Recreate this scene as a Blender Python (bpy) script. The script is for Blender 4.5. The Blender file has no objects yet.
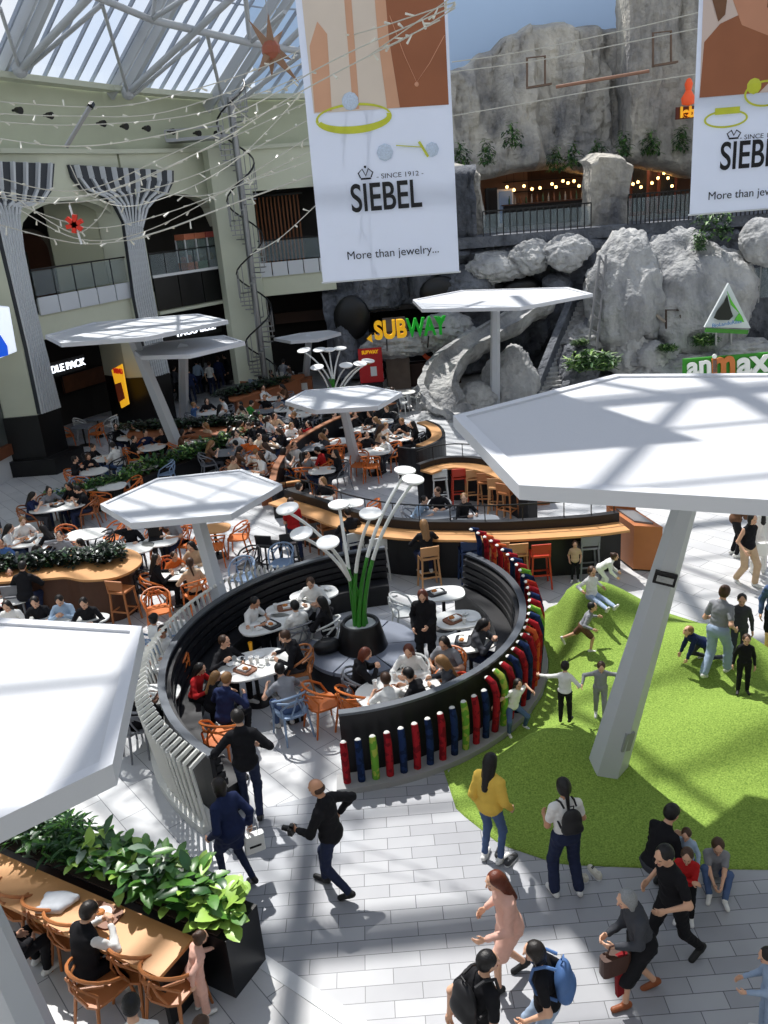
import bpy, math, random
import numpy as np
from mathutils import Vector, Matrix, noise
random.seed(7)
PI = math.pi
SC = bpy.context.scene
COL = SC.collection
R = math.radians

# ---------------------------------------------------------------- camera
CF, CTH, CPH, CH = 860.0, R(20.2), R(4.67), 8.0
_F = Vector((0, math.cos(CTH), -math.sin(CTH)))
_R0 = Vector((1, 0, 0)); _U0 = Vector((0, math.sin(CTH), math.cos(CTH)))
_R = _R0 * math.cos(CPH) - _U0 * math.sin(CPH)
_U = _R0 * math.sin(CPH) + _U0 * math.cos(CPH)
def G(x, y, z=0.0):
    """world point at height z that the photograph shows at (x, y)"""
    d = _F * CF + _R * (x - 384) - _U * (y - 512)
    t = (z - CH) / d.z
    return Vector((d.x * t, d.y * t, z))
def Q(x, y, Y):
    """world point at distance Y that the photograph shows at (x, y)"""
    d = _F * CF + _R * (x - 384) - _U * (y - 512)
    t = Y / d.y
    return Vector((d.x * t, Y, CH + d.z * t))
def PX(p):
    v = Vector(p) - Vector((0, 0, CH)); w = v.dot(_F)
    return 384 + CF * v.dot(_R) / w, 512 - CF * v.dot(_U) / w
cd = bpy.data.cameras.new('camera'); cam = bpy.data.objects.new('camera', cd); COL.objects.link(cam)
cam.matrix_world = Matrix(((_R.x, _U.x, -_F.x, 0), (_R.y, _U.y, -_F.y, 0), (_R.z, _U.z, -_F.z, CH), (0, 0, 0, 1)))
cd.sensor_fit = 'VERTICAL'; cd.sensor_height = 24; cd.lens = 24 * CF / 1024; cd.clip_end = 500
SC.camera = cam

# ---------------------------------------------------------------- materials
MATS = {}
def lin(c):
    c = [v / 255 for v in c]
    return tuple((v / 12.92 if v <= .04045 else ((v + .055) / 1.055) ** 2.4) for v in c) + (1,)
def M(name, col=(128, 128, 128), rough=.6, metal=0., var=0., scale=8., bump=0., emit=0., spec=.4, alpha=1., trans=0., sheen=0.):
    if name in MATS: return MATS[name]
    m = bpy.data.materials.new(name); m.use_nodes = True
    n = m.node_tree.nodes; l = m.node_tree.links; b = n['Principled BSDF']
    c = lin(col)
    b.inputs['Base Color'].default_value = c; b.inputs['Roughness'].default_value = rough
    b.inputs['Metallic'].default_value = metal; b.inputs['Specular IOR Level'].default_value = spec
    if alpha < 1: b.inputs['Alpha'].default_value = alpha
    if trans: b.inputs['Transmission Weight'].default_value = trans
    if emit: b.inputs['Emission Color'].default_value = c; b.inputs['Emission Strength'].default_value = emit
    if var or bump:
        tc = n.new('ShaderNodeTexCoord'); nz = n.new('ShaderNodeTexNoise')
        nz.inputs['Scale'].default_value = scale; nz.inputs['Detail'].default_value = 5
        l.new(tc.outputs['Object'], nz.inputs['Vector'])
        if var:
            mx = n.new('ShaderNodeMix'); mx.data_type = 'RGBA'
            mx.inputs[6].default_value = tuple(max(0, v * (1 - var)) for v in c[:3]) + (1,)
            mx.inputs[7].default_value = tuple(min(1, v * (1 + var)) for v in c[:3]) + (1,)
            l.new(nz.outputs['Fac'], mx.inputs[0]); l.new(mx.outputs[2], b.inputs['Base Color'])
        if bump:
            bp = n.new('ShaderNodeBump'); bp.inputs['Strength'].default_value = bump; bp.inputs['Distance'].default_value = .02
            l.new(nz.outputs['Fac'], bp.inputs['Height']); l.new(bp.outputs['Normal'], b.inputs['Normal'])
    MATS[name] = m
    return m
def cloth(c): return M('cloth_%d_%d_%d' % c, c, .85, var=.12, scale=14, bump=.15, spec=.2)

# ---------------------------------------------------------------- mesh building
class MB:
    def __init__(s): s.v = []; s.f = []; s.m = []; s.cur = 0
    def add(s, v, f):
        o = len(s.v); s.v.extend([tuple(p) for p in v]); s.f.extend([tuple(i + o for i in q) for q in f]); s.m.extend([s.cur] * len(f)); return s
    def box(s, c, d, rz=0, R3=None):
        x, y, z = d[0] / 2, d[1] / 2, d[2] / 2
        P = [Vector((a * x, b * y, e * z)) for e in (-1, 1) for b in (-1, 1) for a in (-1, 1)]
        M3 = R3 if R3 is not None else Matrix.Rotation(rz, 3, 'Z')
        P = [M3 @ p + Vector(c) for p in P]
        return s.add(P, [(0, 2, 3, 1), (4, 5, 7, 6), (0, 1, 5, 4), (1, 3, 7, 5), (3, 2, 6, 7), (2, 0, 4, 6)])
    def bar(s, a, b, w, h=None, up=(0, 0, 1)):
        a, b = Vector(a), Vector(b); h = h or w; d = (b - a); L = d.length
        if L < 1e-6: return s
        d.normalize(); u = Vector(up)
        if abs(d.dot(u)) > .97: u = Vector((0, 1, 0))
        x = d.cross(u).normalized(); z = x.cross(d)
        M3 = Matrix((x, d, z)).transposed()
        return s.box((a + b) / 2, (w, L, h), R3=M3)
    def tube(s, pts, r, n=8, caps=True, close=False):
        pts = [Vector(p) for p in pts]; N = len(pts)
        rs = r if isinstance(r, (list, tuple)) else [r] * N
        V = []; F = []; x = None
        for i, p in enumerate(pts):
            if close: t = pts[(i + 1) % N] - pts[i - 1]
            else: t = pts[min(i + 1, N - 1)] - pts[max(i - 1, 0)]
            t.normalize()
            if x is None:
                x = t.orthogonal().normalized()
            else:
                x = (x - t * x.dot(t)); x = x.normalized() if x.length > 1e-6 else t.orthogonal().normalized()
            y = t.cross(x)
            for k in range(n):
                a = 2 * PI * k / n; V.append(p + (x * math.cos(a) + y * math.sin(a)) * rs[i])
        for i in range(N if close else N - 1):
            j = (i + 1) % N
            for k in range(n):
                k2 = (k + 1) % n; F.append((i * n + k, i * n + k2, j * n + k2, j * n + k))
        if caps and not close: F.append(tuple(range(n))[::-1]); F.append(tuple((N - 1) * n + k for k in range(n)))
        return s.add(V, F)
    def lathe(s, prof, n=24, c=(0, 0, 0)):
        V = [(c[0] + r * math.cos(2 * PI * k / n), c[1] + r * math.sin(2 * PI * k / n), c[2] + z) for r, z in prof for k in range(n)]
        F = [(i * n + k, i * n + (k + 1) % n, (i + 1) * n + (k + 1) % n, (i + 1) * n + k) for i in range(len(prof) - 1) for k in range(n)]
        F.append(tuple(range(n))[::-1]); F.append(tuple((len(prof) - 1) * n + k for k in range(n)))
        return s.add(V, F)
    def prism(s, poly, z0, z1):
        n = len(poly); A = sum(poly[i][0] * poly[(i + 1) % n][1] - poly[(i + 1) % n][0] * poly[i][1] for i in range(n))
        if A < 0: poly = list(poly)[::-1]
        f0 = z0 if callable(z0) else (lambda p: z0); f1 = z1 if callable(z1) else (lambda p: z1)
        V = [(p[0], p[1], f0(p)) for p in poly] + [(p[0], p[1], f1(p)) for p in poly]
        return s.add(V, [tuple(range(n))[::-1], tuple(range(n, 2 * n))] + [(i, (i + 1) % n, n + (i + 1) % n, n + i) for i in range(n)])
    def strip(s, inner, outer, z0, z1):
        """curved wall/top between two polylines"""
        n = len(inner); V = []
        for a, b in zip(inner, outer): V += [(a[0], a[1], z0), (b[0], b[1], z0), (b[0], b[1], z1), (a[0], a[1], z1)]
        F = []
        for i in range(n - 1):
            o = i * 4; p = o + 4
            F += [(o, o + 1, p + 1, p), (o + 1, o + 2, p + 2, p + 1), (o + 2, o + 3, p + 3, p + 2), (o + 3, o, p, p + 3)]
        F += [(3, 2, 1, 0), tuple((n - 1) * 4 + k for k in range(4))]
        return s.add(V, F)
    def plate(s, pts, th):
        """planar polygon in 3-D given thickness along its normal"""
        pts = [Vector(p) for p in pts]; n = len(pts)
        nm = Vector((0, 0, 0))
        for i in range(n): nm += pts[i].cross(pts[(i + 1) % n])
        nm.normalize()
        V = [p - nm * th / 2 for p in pts] + [p + nm * th / 2 for p in pts]
        return s.add(V, [tuple(range(n))[::-1], tuple(range(n, 2 * n))] + [(i, (i + 1) % n, n + (i + 1) % n, n + i) for i in range(n)])
    def ball(s, c, r, n=10, sq=(1, 1, 1)):
        m = max(4, n // 2); V = []; F = []
        for i in range(1, m):
            t = PI * i / m
            for k in range(n):
                a = 2 * PI * k / n; V.append((c[0] + r * sq[0] * math.sin(t) * math.cos(a), c[1] + r * sq[1] * math.sin(t) * math.sin(a), c[2] + r * sq[2] * math.cos(t)))
        V += [(c[0], c[1], c[2] + r * sq[2]), (c[0], c[1], c[2] - r * sq[2])]; T = len(V) - 2
        for i in range(m - 2):
            for k in range(n): F.append((i * n + k, (i + 1) * n + k, (i + 1) * n + (k + 1) % n, i * n + (k + 1) % n))
        for k in range(n): F.append((T, k, (k + 1) % n)); F.append((T + 1, (m - 2) * n + (k + 1) % n, (m - 2) * n + k))
        return s.add(V, F)
    def mesh(s, name, mats, smooth=False):
        me = bpy.data.meshes.new(name); me.from_pydata(s.v, [], s.f); me.update()
        for m in (mats if isinstance(mats, (list, tuple)) else [mats]): me.materials.append(m)
        if isinstance(mats, (list, tuple)) and len(mats) > 1: me.polygons.foreach_set('material_index', s.m)
        if smooth:
            me.polygons.foreach_set('use_smooth', [True] * len(me.polygons))
            if smooth != 'full': me.set_sharp_from_angle(angle=R(40))
        return me
def link(name, data, parent=None, loc=None, rz=None):
    o = bpy.data.objects.new(name, data); COL.objects.link(o)
    if parent: o.parent = parent
    if loc is not None: o.location = loc
    if rz is not None: o.rotation_euler = (0, 0, rz)
    return o
def ob(name, mb, mat, parent=None, smooth=False, **kw): return link(name, mb.mesh(name, mat, smooth), parent, **kw)
LABELS = {}
def tag(o, label, cat, group=None, kind=None):
    w = label.split()
    assert 4 <= len(w) <= 16, (len(w), label)
    if label in LABELS: assert group and LABELS[label] == group, 'dup label ' + label
    LABELS[label] = group
    o['label'] = label; o['category'] = cat
    if group: o['group'] = group
    if kind: o['kind'] = kind
    return o
def thing(name, label, cat, loc=(0, 0, 0), rz=0, group=None, kind=None):
    o = link(name, None, None, loc, rz); o.empty_display_size = .1
    return tag(o, label, cat, group, kind)
def struct(o): o['kind'] = 'structure'; return o
KIDS = {}
def copy_tree(o, loc=None, rz=None, scale=None, parent=None):
    c = o.copy(); COL.objects.link(c)
    for k in ('label', 'category', 'group'):
        if k in c: del c[k]
    if parent: c.parent = parent
    if loc is not None: c.location = loc
    if rz is not None: c.rotation_euler = (0, 0, rz)
    if scale: c.scale = (scale,) * 3
    for ch in KIDS.get(o.name) or list(o.children): copy_tree(ch, parent=c)
    return c
def recolor(o, mat, idx=0):
    o.material_slots[idx].link = 'OBJECT'; o.material_slots[idx].material = mat
def text(name, s, size, mat, parent=None, loc=(0, 0, 0), rot=(0, 0, 0), ext=.01, sx=1., off=0., align='CENTER', shear=0.):
    c = bpy.data.curves.new(name, 'FONT'); c.body = s; c.size = size; c.extrude = ext; c.align_x = align; c.align_y = 'CENTER'; c.offset = off; c.shear = shear
    c.materials.append(mat); tmp = bpy.data.objects.new(name, c); COL.objects.link(tmp); me = bpy.data.meshes.new_from_object(tmp.evaluated_get(bpy.context.evaluated_depsgraph_get())); bpy.data.objects.remove(tmp); me.materials.clear(); me.materials.append(mat); o = link(name, me, parent); o.location = loc; o.rotation_euler = rot; o.scale = (sx, 1, 1); return o
def arc(c, r, a0, a1, n): return [(c[0] + r * math.cos(R(a0 + (a1 - a0) * i / n)), c[1] + r * math.sin(R(a0 + (a1 - a0) * i / n))) for i in range(n + 1)]
# ---------------------------------------------------------------- people: one signed-distance body, clothes grown around it
def v3(*a): return np.array(a, dtype=float)
def nrm(a): n = np.linalg.norm(a); return a / n if n > 1e-9 else a
def rotm(axis, deg): return np.array(Matrix.Rotation(R(deg), 3, axis))
def ik(a, t, l1, l2, pole):
    d = t - a; L = np.linalg.norm(d); L2 = min(L, (l1 + l2) * .999)
    u = nrm(d); x = (l1 * l1 - l2 * l2 + L2 * L2) / (2 * L2); h = math.sqrt(max(l1 * l1 - x * x, 0))
    p = nrm(pole - u * np.dot(pole, u)); return a + u * x + p * h, a + u * L2
def surface(prims, vox, k=.03):
    """surface nets over smooth-joined round cones ('c') and ellipsoids ('e'); 'x' cuts an ellipsoid away"""
    lo = np.full(3, 1e9); hi = -lo
    for p in prims:
        if p[0] == 'x': continue
        if p[0] == 'c': q = [p[1] - max(p[3], p[4]), p[1] + max(p[3], p[4]), p[2] - max(p[3], p[4]), p[2] + max(p[3], p[4])]
        else: m = max(p[2]); q = [p[1] - m, p[1] + m]
        lo = np.minimum(lo, np.min(q, 0)); hi = np.maximum(hi, np.max(q, 0))
    lo -= 3 * vox; hi += 3 * vox
    n = np.ceil((hi - lo) / vox).astype(int) + 1
    D = np.full(n, 1., dtype=np.float32)
    ax = [lo[i] + vox * np.arange(n[i]) for i in range(3)]
    for p in prims:
        kk = p[-1] if isinstance(p[-1], float) and p[0] != 'x' and len(p) > (5 if p[0] == 'c' else 4) else k
        if p[0] == 'c': m = max(p[3], p[4]) + kk + vox; a = np.minimum(p[1], p[2]) - m; b = np.maximum(p[1], p[2]) + m
        else: m = max(p[2]) + kk + vox; a = p[1] - m; b = p[1] + m
        i0 = np.clip(((a - lo) / vox).astype(int), 0, n - 1); i1 = np.clip(((b - lo) / vox).astype(int) + 2, 1, n)
        if np.any(i1 <= i0): continue
        X = ax[0][i0[0]:i1[0], None, None]; Y = ax[1][None, i0[1]:i1[1], None]; Z = ax[2][None, None, i0[2]:i1[2]]
        if p[0] == 'c':
            A, B, ra, rb = p[1:5]; d = B - A; L2 = float(d @ d) + 1e-12
            px, py, pz = X - A[0], Y - A[1], Z - A[2]
            t = np.clip((px * d[0] + py * d[1] + pz * d[2]) / L2, 0, 1)
            f = np.sqrt((px - t * d[0]) ** 2 + (py - t * d[1]) ** 2 + (pz - t * d[2]) ** 2) - (ra + (rb - ra) * t)
        else:
            c, r = p[1], p[2]; Mx = p[3] if len(p) > 3 and isinstance(p[3], np.ndarray) else np.eye(3)
            px, py, pz = X - c[0], Y - c[1], Z - c[2]
            q = [px * Mx[0, i] + py * Mx[1, i] + pz * Mx[2, i] for i in range(3)]
            k0 = np.sqrt(sum((q[i] / r[i]) ** 2 for i in range(3))); k1 = np.sqrt(sum((q[i] / r[i] ** 2) ** 2 for i in range(3))) + 1e-9
            f = k0 * (k0 - 1) / k1
        S = D[i0[0]:i1[0], i0[1]:i1[1], i0[2]:i1[2]]
        if p[0] == 'x': S[...] = np.maximum(S, -f)
        else:
            h = np.maximum(kk - np.abs(S - f), 0) / kk; S[...] = np.minimum(S, f) - h * h * kk * .25
    return nets(D, lo, vox)
def nets(D, lo, vox):
    s = D < 0
    c = s[:-1, :-1, :-1].astype(np.int8)
    tot = c.copy()
    for dx, dy, dz in ((1, 0, 0), (0, 1, 0), (0, 0, 1), (1, 1, 0), (1, 0, 1), (0, 1, 1), (1, 1, 1)):
        tot = tot + s[dx:s.shape[0] - 1 + dx, dy:s.shape[1] - 1 + dy, dz:s.shape[2] - 1 + dz]
    act = (tot > 0) & (tot < 8); idx = np.argwhere(act)
    if len(idx) == 0: return np.zeros((0, 3)), np.zeros((0, 4), int)
    ids = -np.ones(act.shape, dtype=np.int64); ids[tuple(idx.T)] = np.arange(len(idx))
    acc = np.zeros((len(idx), 3)); cnt = np.zeros(len(idx))
    cor = [(a, b, e) for a in (0, 1) for b in (0, 1) for e in (0, 1)]
    for a in cor:
        for axn in range(3):
            if a[axn]: continue
            b = list(a); b[axn] = 1
            da = D[idx[:, 0] + a[0], idx[:, 1] + a[1], idx[:, 2] + a[2]]; db = D[idx[:, 0] + b[0], idx[:, 1] + b[1], idx[:, 2] + b[2]]
            m = (da < 0) != (db < 0); t = np.where(m, da / (da - db + 1e-12), 0)
            pt = np.tile(np.array(a, float), (len(idx), 1)); pt[:, axn] = t
            acc += pt * m[:, None]; cnt += m
    V = lo + (idx + acc / cnt[:, None]) * vox
    Fs = []
    for axn in range(3):
        o1, o2 = [(1, 2), (2, 0), (0, 1)][axn]
        sl0 = [slice(None)] * 3; sl1 = [slice(None)] * 3; sl0[axn] = slice(0, -1); sl1[axn] = slice(1, None)
        a = s[tuple(sl0)]; b = s[tuple(sl1)]
        for flip in (0, 1):
            e = np.argwhere((a & ~b) if not flip else (~a & b))
            e = e[(e[:, o1] > 0) & (e[:, o2] > 0) & (e[:, o1] < s.shape[o1] - 1) & (e[:, o2] < s.shape[o2] - 1)]
            q = []
            for d1, d2 in ((-1, -1), (0, -1), (0, 0), (-1, 0)):
                g = e.copy(); g[:, o1] += d1; g[:, o2] += d2; q.append(ids[g[:, 0], g[:, 1], g[:, 2]])
            q = np.stack(q, 1)
            Fs.append(q if not flip else q[:, ::-1])
    return V, np.concatenate(Fs)
def npmesh(name, V, F, mats):
    me = bpy.data.meshes.new(name)
    me.vertices.add(len(V)); me.vertices.foreach_set('co', V.astype(np.float32).ravel())
    me.loops.add(F.size); me.loops.foreach_set('vertex_index', F.astype(np.int32).ravel())
    me.polygons.add(len(F)); me.polygons.foreach_set('loop_start', np.arange(0, F.size, F.shape[1], dtype=np.int32))
    me.polygons.foreach_set('use_smooth', np.ones(len(F), bool))
    for m in mats: me.materials.append(m)
    me.update(calc_edges=True)
    return me
SKINS = [(214, 168, 140), (196, 146, 116), (226, 184, 158), (178, 128, 98)]
def skin(i): return M('skin_%d' % i, SKINS[i % 4], .5, var=.06, scale=20, spec=.35)
EYE = M('eye_dark', (30, 22, 20), .3); LIP = M('lip', (168, 92, 84), .5)

class Fig:
    def __init__(s, P, sc=1., child=0.):
        """P: pelvis, lean, side, twist, feet, hands, yaw, pitch, toes, knee / elbow poles"""
        g = lambda k, d: P.get(k, d)
        s.sc = sc; ch = child
        leg = .43 * (1 - .10 * ch); arm = .285 * (1 - .06 * ch)
        pel = v3(*g('pelvis', (0, 0, .91))); s.pel = pel
        T = rotm('Z', g('twist', 0)) @ rotm('X', -g('lean', 4)) @ rotm('Y', g('side', 0)); s.T = T
        tl = .50 * (1 - .04 * ch)
        s.neck = pel + T @ v3(0, .0, tl); s.chest = pel + T @ v3(0, 0, .36)
        H = rotm('Z', g('yaw', 0) + g('twist', 0)) @ rotm('X', -g('pitch', 8)) ; s.H = H
        s.hs = 1.02 + .18 * ch
        s.head = s.neck + T @ v3(0, .012, .05) + H @ v3(0, .02, .115 * s.hs)
        s.sh = [pel + T @ v3(sx * (.156 - .012 * ch), 0, tl - .078) for sx in (-1, 1)]
        s.hip = [pel + rotm('Z', g('twist', 0) * .5) @ v3(sx * .088, 0, -.01) for sx in (-1, 1)]
        s.arms = []; s.legs = []
        for i, sx in enumerate((-1, 1)):
            t = v3(*g('hands', ((-.24, .05, .86), (.24, .05, .86)))[i])
            pole = v3(*g('elb', ((-.35, -.8, -.5), (.35, -.8, -.5)))[i])
            e, w = ik(s.sh[i], t, arm, arm * .9, pole); s.arms.append((s.sh[i], e, w))
            t = v3(*g('feet', ((-.1, 0, .08), (.1, 0, .08)))[i])
            pole = v3(*g('knee', ((-.1, 1, 0), (.1, 1, 0)))[i])
            kn, an = ik(s.hip[i], t, leg, leg * .97, pole); s.legs.append((s.hip[i], kn, an))
        s.toe = [nrm(v3(*q)) for q in g('toes', ((-.2, 1, 0), (.2, 1, 0)))]
        s.ctw = g('curl', .6)
    def hand(s, i, fine):
        e, w = s.arms[i][1], s.arms[i][2]; d = nrm(w - e); sx = (-1, 1)[i]
        side = nrm(np.cross(d, v3(0, 0, 1)) + 1e-6) ; inw = nrm(v3(-sx, .1, 0) - d * np.dot(v3(-sx, .1, 0), d) + 1e-6)
        acr = np.cross(d, inw)               # across the palm
        if acr[1] < 0: acr = -acr            # index finger side points forward
        p = [('c', w, w + d * .05, .024, .026, .015), ('c', w + d * .045 - acr * .022, w + d * .085 - acr * .024, .018, .016, .012),
             ('c', w + d * .045 + acr * .022, w + d * .088 + acr * .024, .018, .016, .012), ('c', w + d * .04, w + d * .085, .02, .018, .012)]
        if fine:
            c = s.ctw
            for j, (o, L) in enumerate(((.031, .068), (.011, .078), (-.010, .072), (-.029, .056))):
                a = w + d * (.088 - .004 * abs(j - 1)) + acr * o
                f1 = nrm(d * math.cos(c * .7) + inw * math.sin(c * .7)); f2 = nrm(d * math.cos(c * 1.7) + inw * math.sin(c * 1.7))
                b = a + f1 * L * .5; e2 = b + f2 * L * .5
                p += [('c', a, b, .0095, .0088, .004), ('c', b, e2, .0088, .0075, .004)]
            a = w + d * .03 + acr * .03; b = a + nrm(d * .6 + acr * .7 + inw * .25) * .035; e2 = b + nrm(d + inw * .4 + acr * .1) * .03
            p += [('c', a, b, .012, .010, .006), ('c', b, e2, .010, .008, .004)]
        return p
    def tor(s, g=0., waist=1.):
        c = lambda x, y, z: s.pel + s.T @ v3(x, y, z)
        r = [('e', c(0, -.01, .02), (.150 + g, .112 + g, .12 + g), s.T), ('e', c(0, 0, .17), (.128 * waist + g, .095 * waist + g, .15 + g), s.T),
             ('e', c(0, .0, .33), (.148 + g, .108 + g, .17 + g), s.T), ('c', c(-.12, 0, .415), c(.12, 0, .415), .056 + g, .056 + g), ('c', c(-.11, 0, .44), c(0, 0, .50), .03 + g, .045 + g), ('c', c(.11, 0, .44), c(0, 0, .50), .03 + g, .045 + g)]
        return r
    def body(s, fine=True):
        p = s.tor()
        p += [('c', s.chest + s.T @ v3(0, 0, .08), s.neck + s.T @ v3(0, .01, .06), .055, .048), ]
        for i, (a, e, w) in enumerate(s.arms):
            p += [('c', a, e, .047, .037), ('c', e, w + (e - w) * .1, .037, .024)]
            p += s.hand(i, fine)
        for i, (h, kn, an) in enumerate(s.legs):
            t = s.toe[i]
            p += [('c', h, kn, .077, .049), ('c', kn, an, .051, .033), ('c', an - v3(0, 0, .03), an - v3(0, 0, .04) + t * .13, .034, .026)]
        H, h, z = s.H, s.head, s.hs
        hp = lambda x, y, zz: h + H @ (v3(x, y, zz) * z)
        p += [('e', hp(0, -.008, .02), (.075 * z, .094 * z, .09 * z), H, .02), ('e', hp(0, .018, -.035), (.056 * z, .068 * z, .075 * z), H, .02),
              ('c', hp(0, .088, .012), hp(0, .108, -.022), .008, .013, .008), ('e', hp(0, .078, -.082), (.022, .018, .018), H, .015),
              ('e', hp(-.075, -.005, -.01), (.01, .02, .032), H, .006), ('e', hp(.075, -.005, -.01), (.01, .02, .032), H, .006),
              ('c', hp(-.028, .082, .028), hp(.028, .082, .028), .012, .012, .01), ('c', hp(-.016, .090, -.056), hp(.016, .090, -.056), .008, .008, .006)]
        return p
    def top(s, kind):
        g = {'tee': .008, 'long': .008, 'jacket': .018, 'coat': .018, 'dress': .012, 'tank': .006, 'vest': .015, 'hoodie': .018, 'loose': .02}[kind]
        p = s.tor(g, 1.12 if kind != 'tank' else 1.)
        p += [('c', s.chest + s.T @ v3(0, 0, .08), s.neck + s.T @ v3(0, 0, -.005), .07 + g, .05 + g * .6)]
        for i, (a, e, w) in enumerate(s.arms):
            if kind in ('tank', 'vest'): continue
            if kind == 'tee': p += [('c', a, a + (e - a) * .62, .052 + g, .05 + g * .6)]
            else: p += [('c', a, e, .049 + g, .040 + g * .8), ('c', e, w + (e - w) * .08, .040 + g * .8, .030 + g * .6)]
        if kind in ('jacket', 'hoodie', 'loose', 'tee', 'long', 'vest'):
            p += [('e', s.pel + s.T @ v3(0, 0, .03), (.158 + g, .122 + g, .10 + g), s.T)]
        if kind in ('hoodie', 'jacket'): p += [('c', s.neck + s.T @ v3(-.05, -.06, -.02), s.neck + s.T @ v3(.05, -.06, -.02), .045, .045)]
        if kind in ('coat', 'dress'):
            for h, kn, an in s.legs:
                f = .62 if kind == 'coat' else .8
                p += [('c', h + v3(0, 0, .03), h + (kn - h) * f, .095 + g, .085 + g, .09)]
        return p
    def bottom(s, kind):
        g = {'trousers': .008, 'wide': .02, 'shorts': .015, 'skirt': .014, 'slim': .003, 'jeans': .008}[kind]
        p = [('e', s.pel + s.T @ v3(0, -.01, .01), (.160 + g, .118 + g, .115 + g), s.T)]
        for h, kn, an in s.legs:
            if kind == 'shorts': p += [('c', h, h + (kn - h) * .8, .086 + g, .07 + g)]
            elif kind == 'skirt': p += [('c', h, kn + (kn - h) * .05, .095 + g, .10 + g, .12)]
            else:
                e = an + (kn - an) * .07
                p += [('c', h, kn, .080 + g, .053 + g), ('c', kn, e, .055 + g, .037 + g * 1.6)]
        return p
    def hair(s, kind):
        H, h, z = s.H, s.head, s.hs
        hp = lambda x, y, zz: h + H @ (v3(x, y, zz) * z)
        cut = ('x', hp(0, .115, -.045), (.078 * z, .085 * z, .10 * z), H)
        if kind == 'bald': return [('e', hp(0, -.03, -.015), (.082 * z, .080 * z, .058 * z), H), ('x', hp(0, .085, .02), (.16, .10, .16), H)]
        p = [('e', hp(0, -.018, .030), (.083 * z, .096 * z, .084 * z), H)]
        if kind == 'short': p += [('e', hp(0, -.04, -.01), (.078 * z, .07 * z, .075 * z), H)]
        if kind in ('long', 'pony', 'bun', 'bob'): p += [('e', hp(0, -.035, -.02), (.086 * z, .078 * z, .09 * z), H)]
        if kind == 'long':
            b = s.neck + s.T @ v3(0, -.11, -.17)
            p += [('c', hp(0, -.065, -.03), b, .07, .045), ('c', hp(-.06, -.03, -.03), b + s.T @ v3(-.06, .03, .02), .035, .03), ('c', hp(.06, -.03, -.03), b + s.T @ v3(.06, .03, .02), .035, .03)]
        if kind == 'bob': p += [('c', hp(-.06, -.02, -.04), hp(-.055, -.01, -.11), .035, .03), ('c', hp(.06, -.02, -.04), hp(.055, -.01, -.11), .035, .03), ('c', hp(0, -.06, -.03), hp(0, -.05, -.11), .05, .045)]
        if kind == 'pony': p += [('c', hp(0, -.10, .01), s.neck + s.T @ v3(0, -.12, -.12), .03, .018)]
        if kind == 'bun': p += [('e', hp(0, -.11, .06), (.04, .04, .04), H)]
        return p + [cut]
    def cap(s):
        H, h, z = s.H, s.head, s.hs; hp = lambda x, y, zz: h + H @ (v3(x, y, zz) * z)
        return [('e', hp(0, -.01, .045), (.09 * z, .10 * z, .075 * z), H), ('c', hp(-.03, .09, .04), hp(.03, .09, .04), .02, .02), ('c', hp(-.03, .13, .03), hp(.03, .13, .03), .012, .012), ('x', hp(0, .06, -.06), (.1, .2, .085), H)]
    def shoe(s, i):
        an, t = s.legs[i][2], s.toe[i]; a = an - v3(0, 0, .035)
        return [('c', a - t * .045, a + t * .15 - v3(0, 0, .008), .04, .036, .02), ('c', an, a, .042, .04, .02)]
def make_person(P, top, bottom, hair, shoe=(40, 40, 45), sk=0, sc=1., child=0., vox=.009, fine=True, haircol=(38, 28, 24), name='person', bottomcol=None):
    """returns the body object with its clothes as children; top / bottom = (kind, colour)"""
    f = Fig(P, sc, child)
    V, F = surface(f.body(fine), vox)
    me = npmesh(name, V, F, [skin(sk), EYE, LIP])
    C = V[F].mean(1) - f.head; L = C @ f.H / f.hs
    mi = np.zeros(len(F), np.int32)
    eye = ((np.abs(np.abs(L[:, 0]) - .031) < .013) & (np.abs(L[:, 2] - .002) < max(.006, vox * .6)) & (L[:, 1] > .055))
    lip = (np.abs(L[:, 0]) < .023) & (np.abs(L[:, 2] + .056) < max(.007, vox * .6)) & (L[:, 1] > .07)
    mi[eye] = 1; mi[lip] = 2
    me.polygons.foreach_set('material_index', mi)
    o = link(name, me); o.scale = (sc,) * 3
    cv = max(vox, .011)
    def part(nm, prims, mat, v=cv, k=.03):
        V, F = surface(prims, v, k)
        if nm not in ('hair', 'shoe', 'cap'):      # folds of the cloth
            q = V @ np.array([[31., 9, 14], [-12, 23, 17], [7, -19, 41]]).T
            V = V + (np.sin(q[:, [0]] + 2 * np.sin(q[:, [1]])) * np.cos(q[:, [2]] + np.sin(q[:, [0]]))) * .0045 * np.array([[1, 1, .3]])
        return link(nm, npmesh(nm, V, F, [mat]), o)
    part({'tee': 'shirt', 'long': 'shirt', 'jacket': 'jacket', 'coat': 'coat', 'dress': 'dress', 'tank': 'shirt', 'vest': 'vest', 'hoodie': 'hoodie', 'loose': 'blouse'}[top[0]], f.top(top[0]), cloth(top[1]))
    if bottom: part({'skirt': 'skirt', 'shorts': 'shorts'}.get(bottom[0], 'trousers'), f.bottom(bottom[0]), cloth(bottom[1]))
    if hair == 'cap': part('cap', f.cap(), cloth(haircol))
    elif hair: part('hair', f.hair(hair), M('hair_%d_%d_%d' % haircol, haircol, .45, var=.3, scale=60, bump=.3))
    if shoe:
        for i in (0, 1): part('shoe', f.shoe(i), M('shoe_%d_%d_%d' % shoe, shoe, .5), k=.02)
    o['_fig'] = 0
    del o['_fig']
    return o, f
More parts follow.
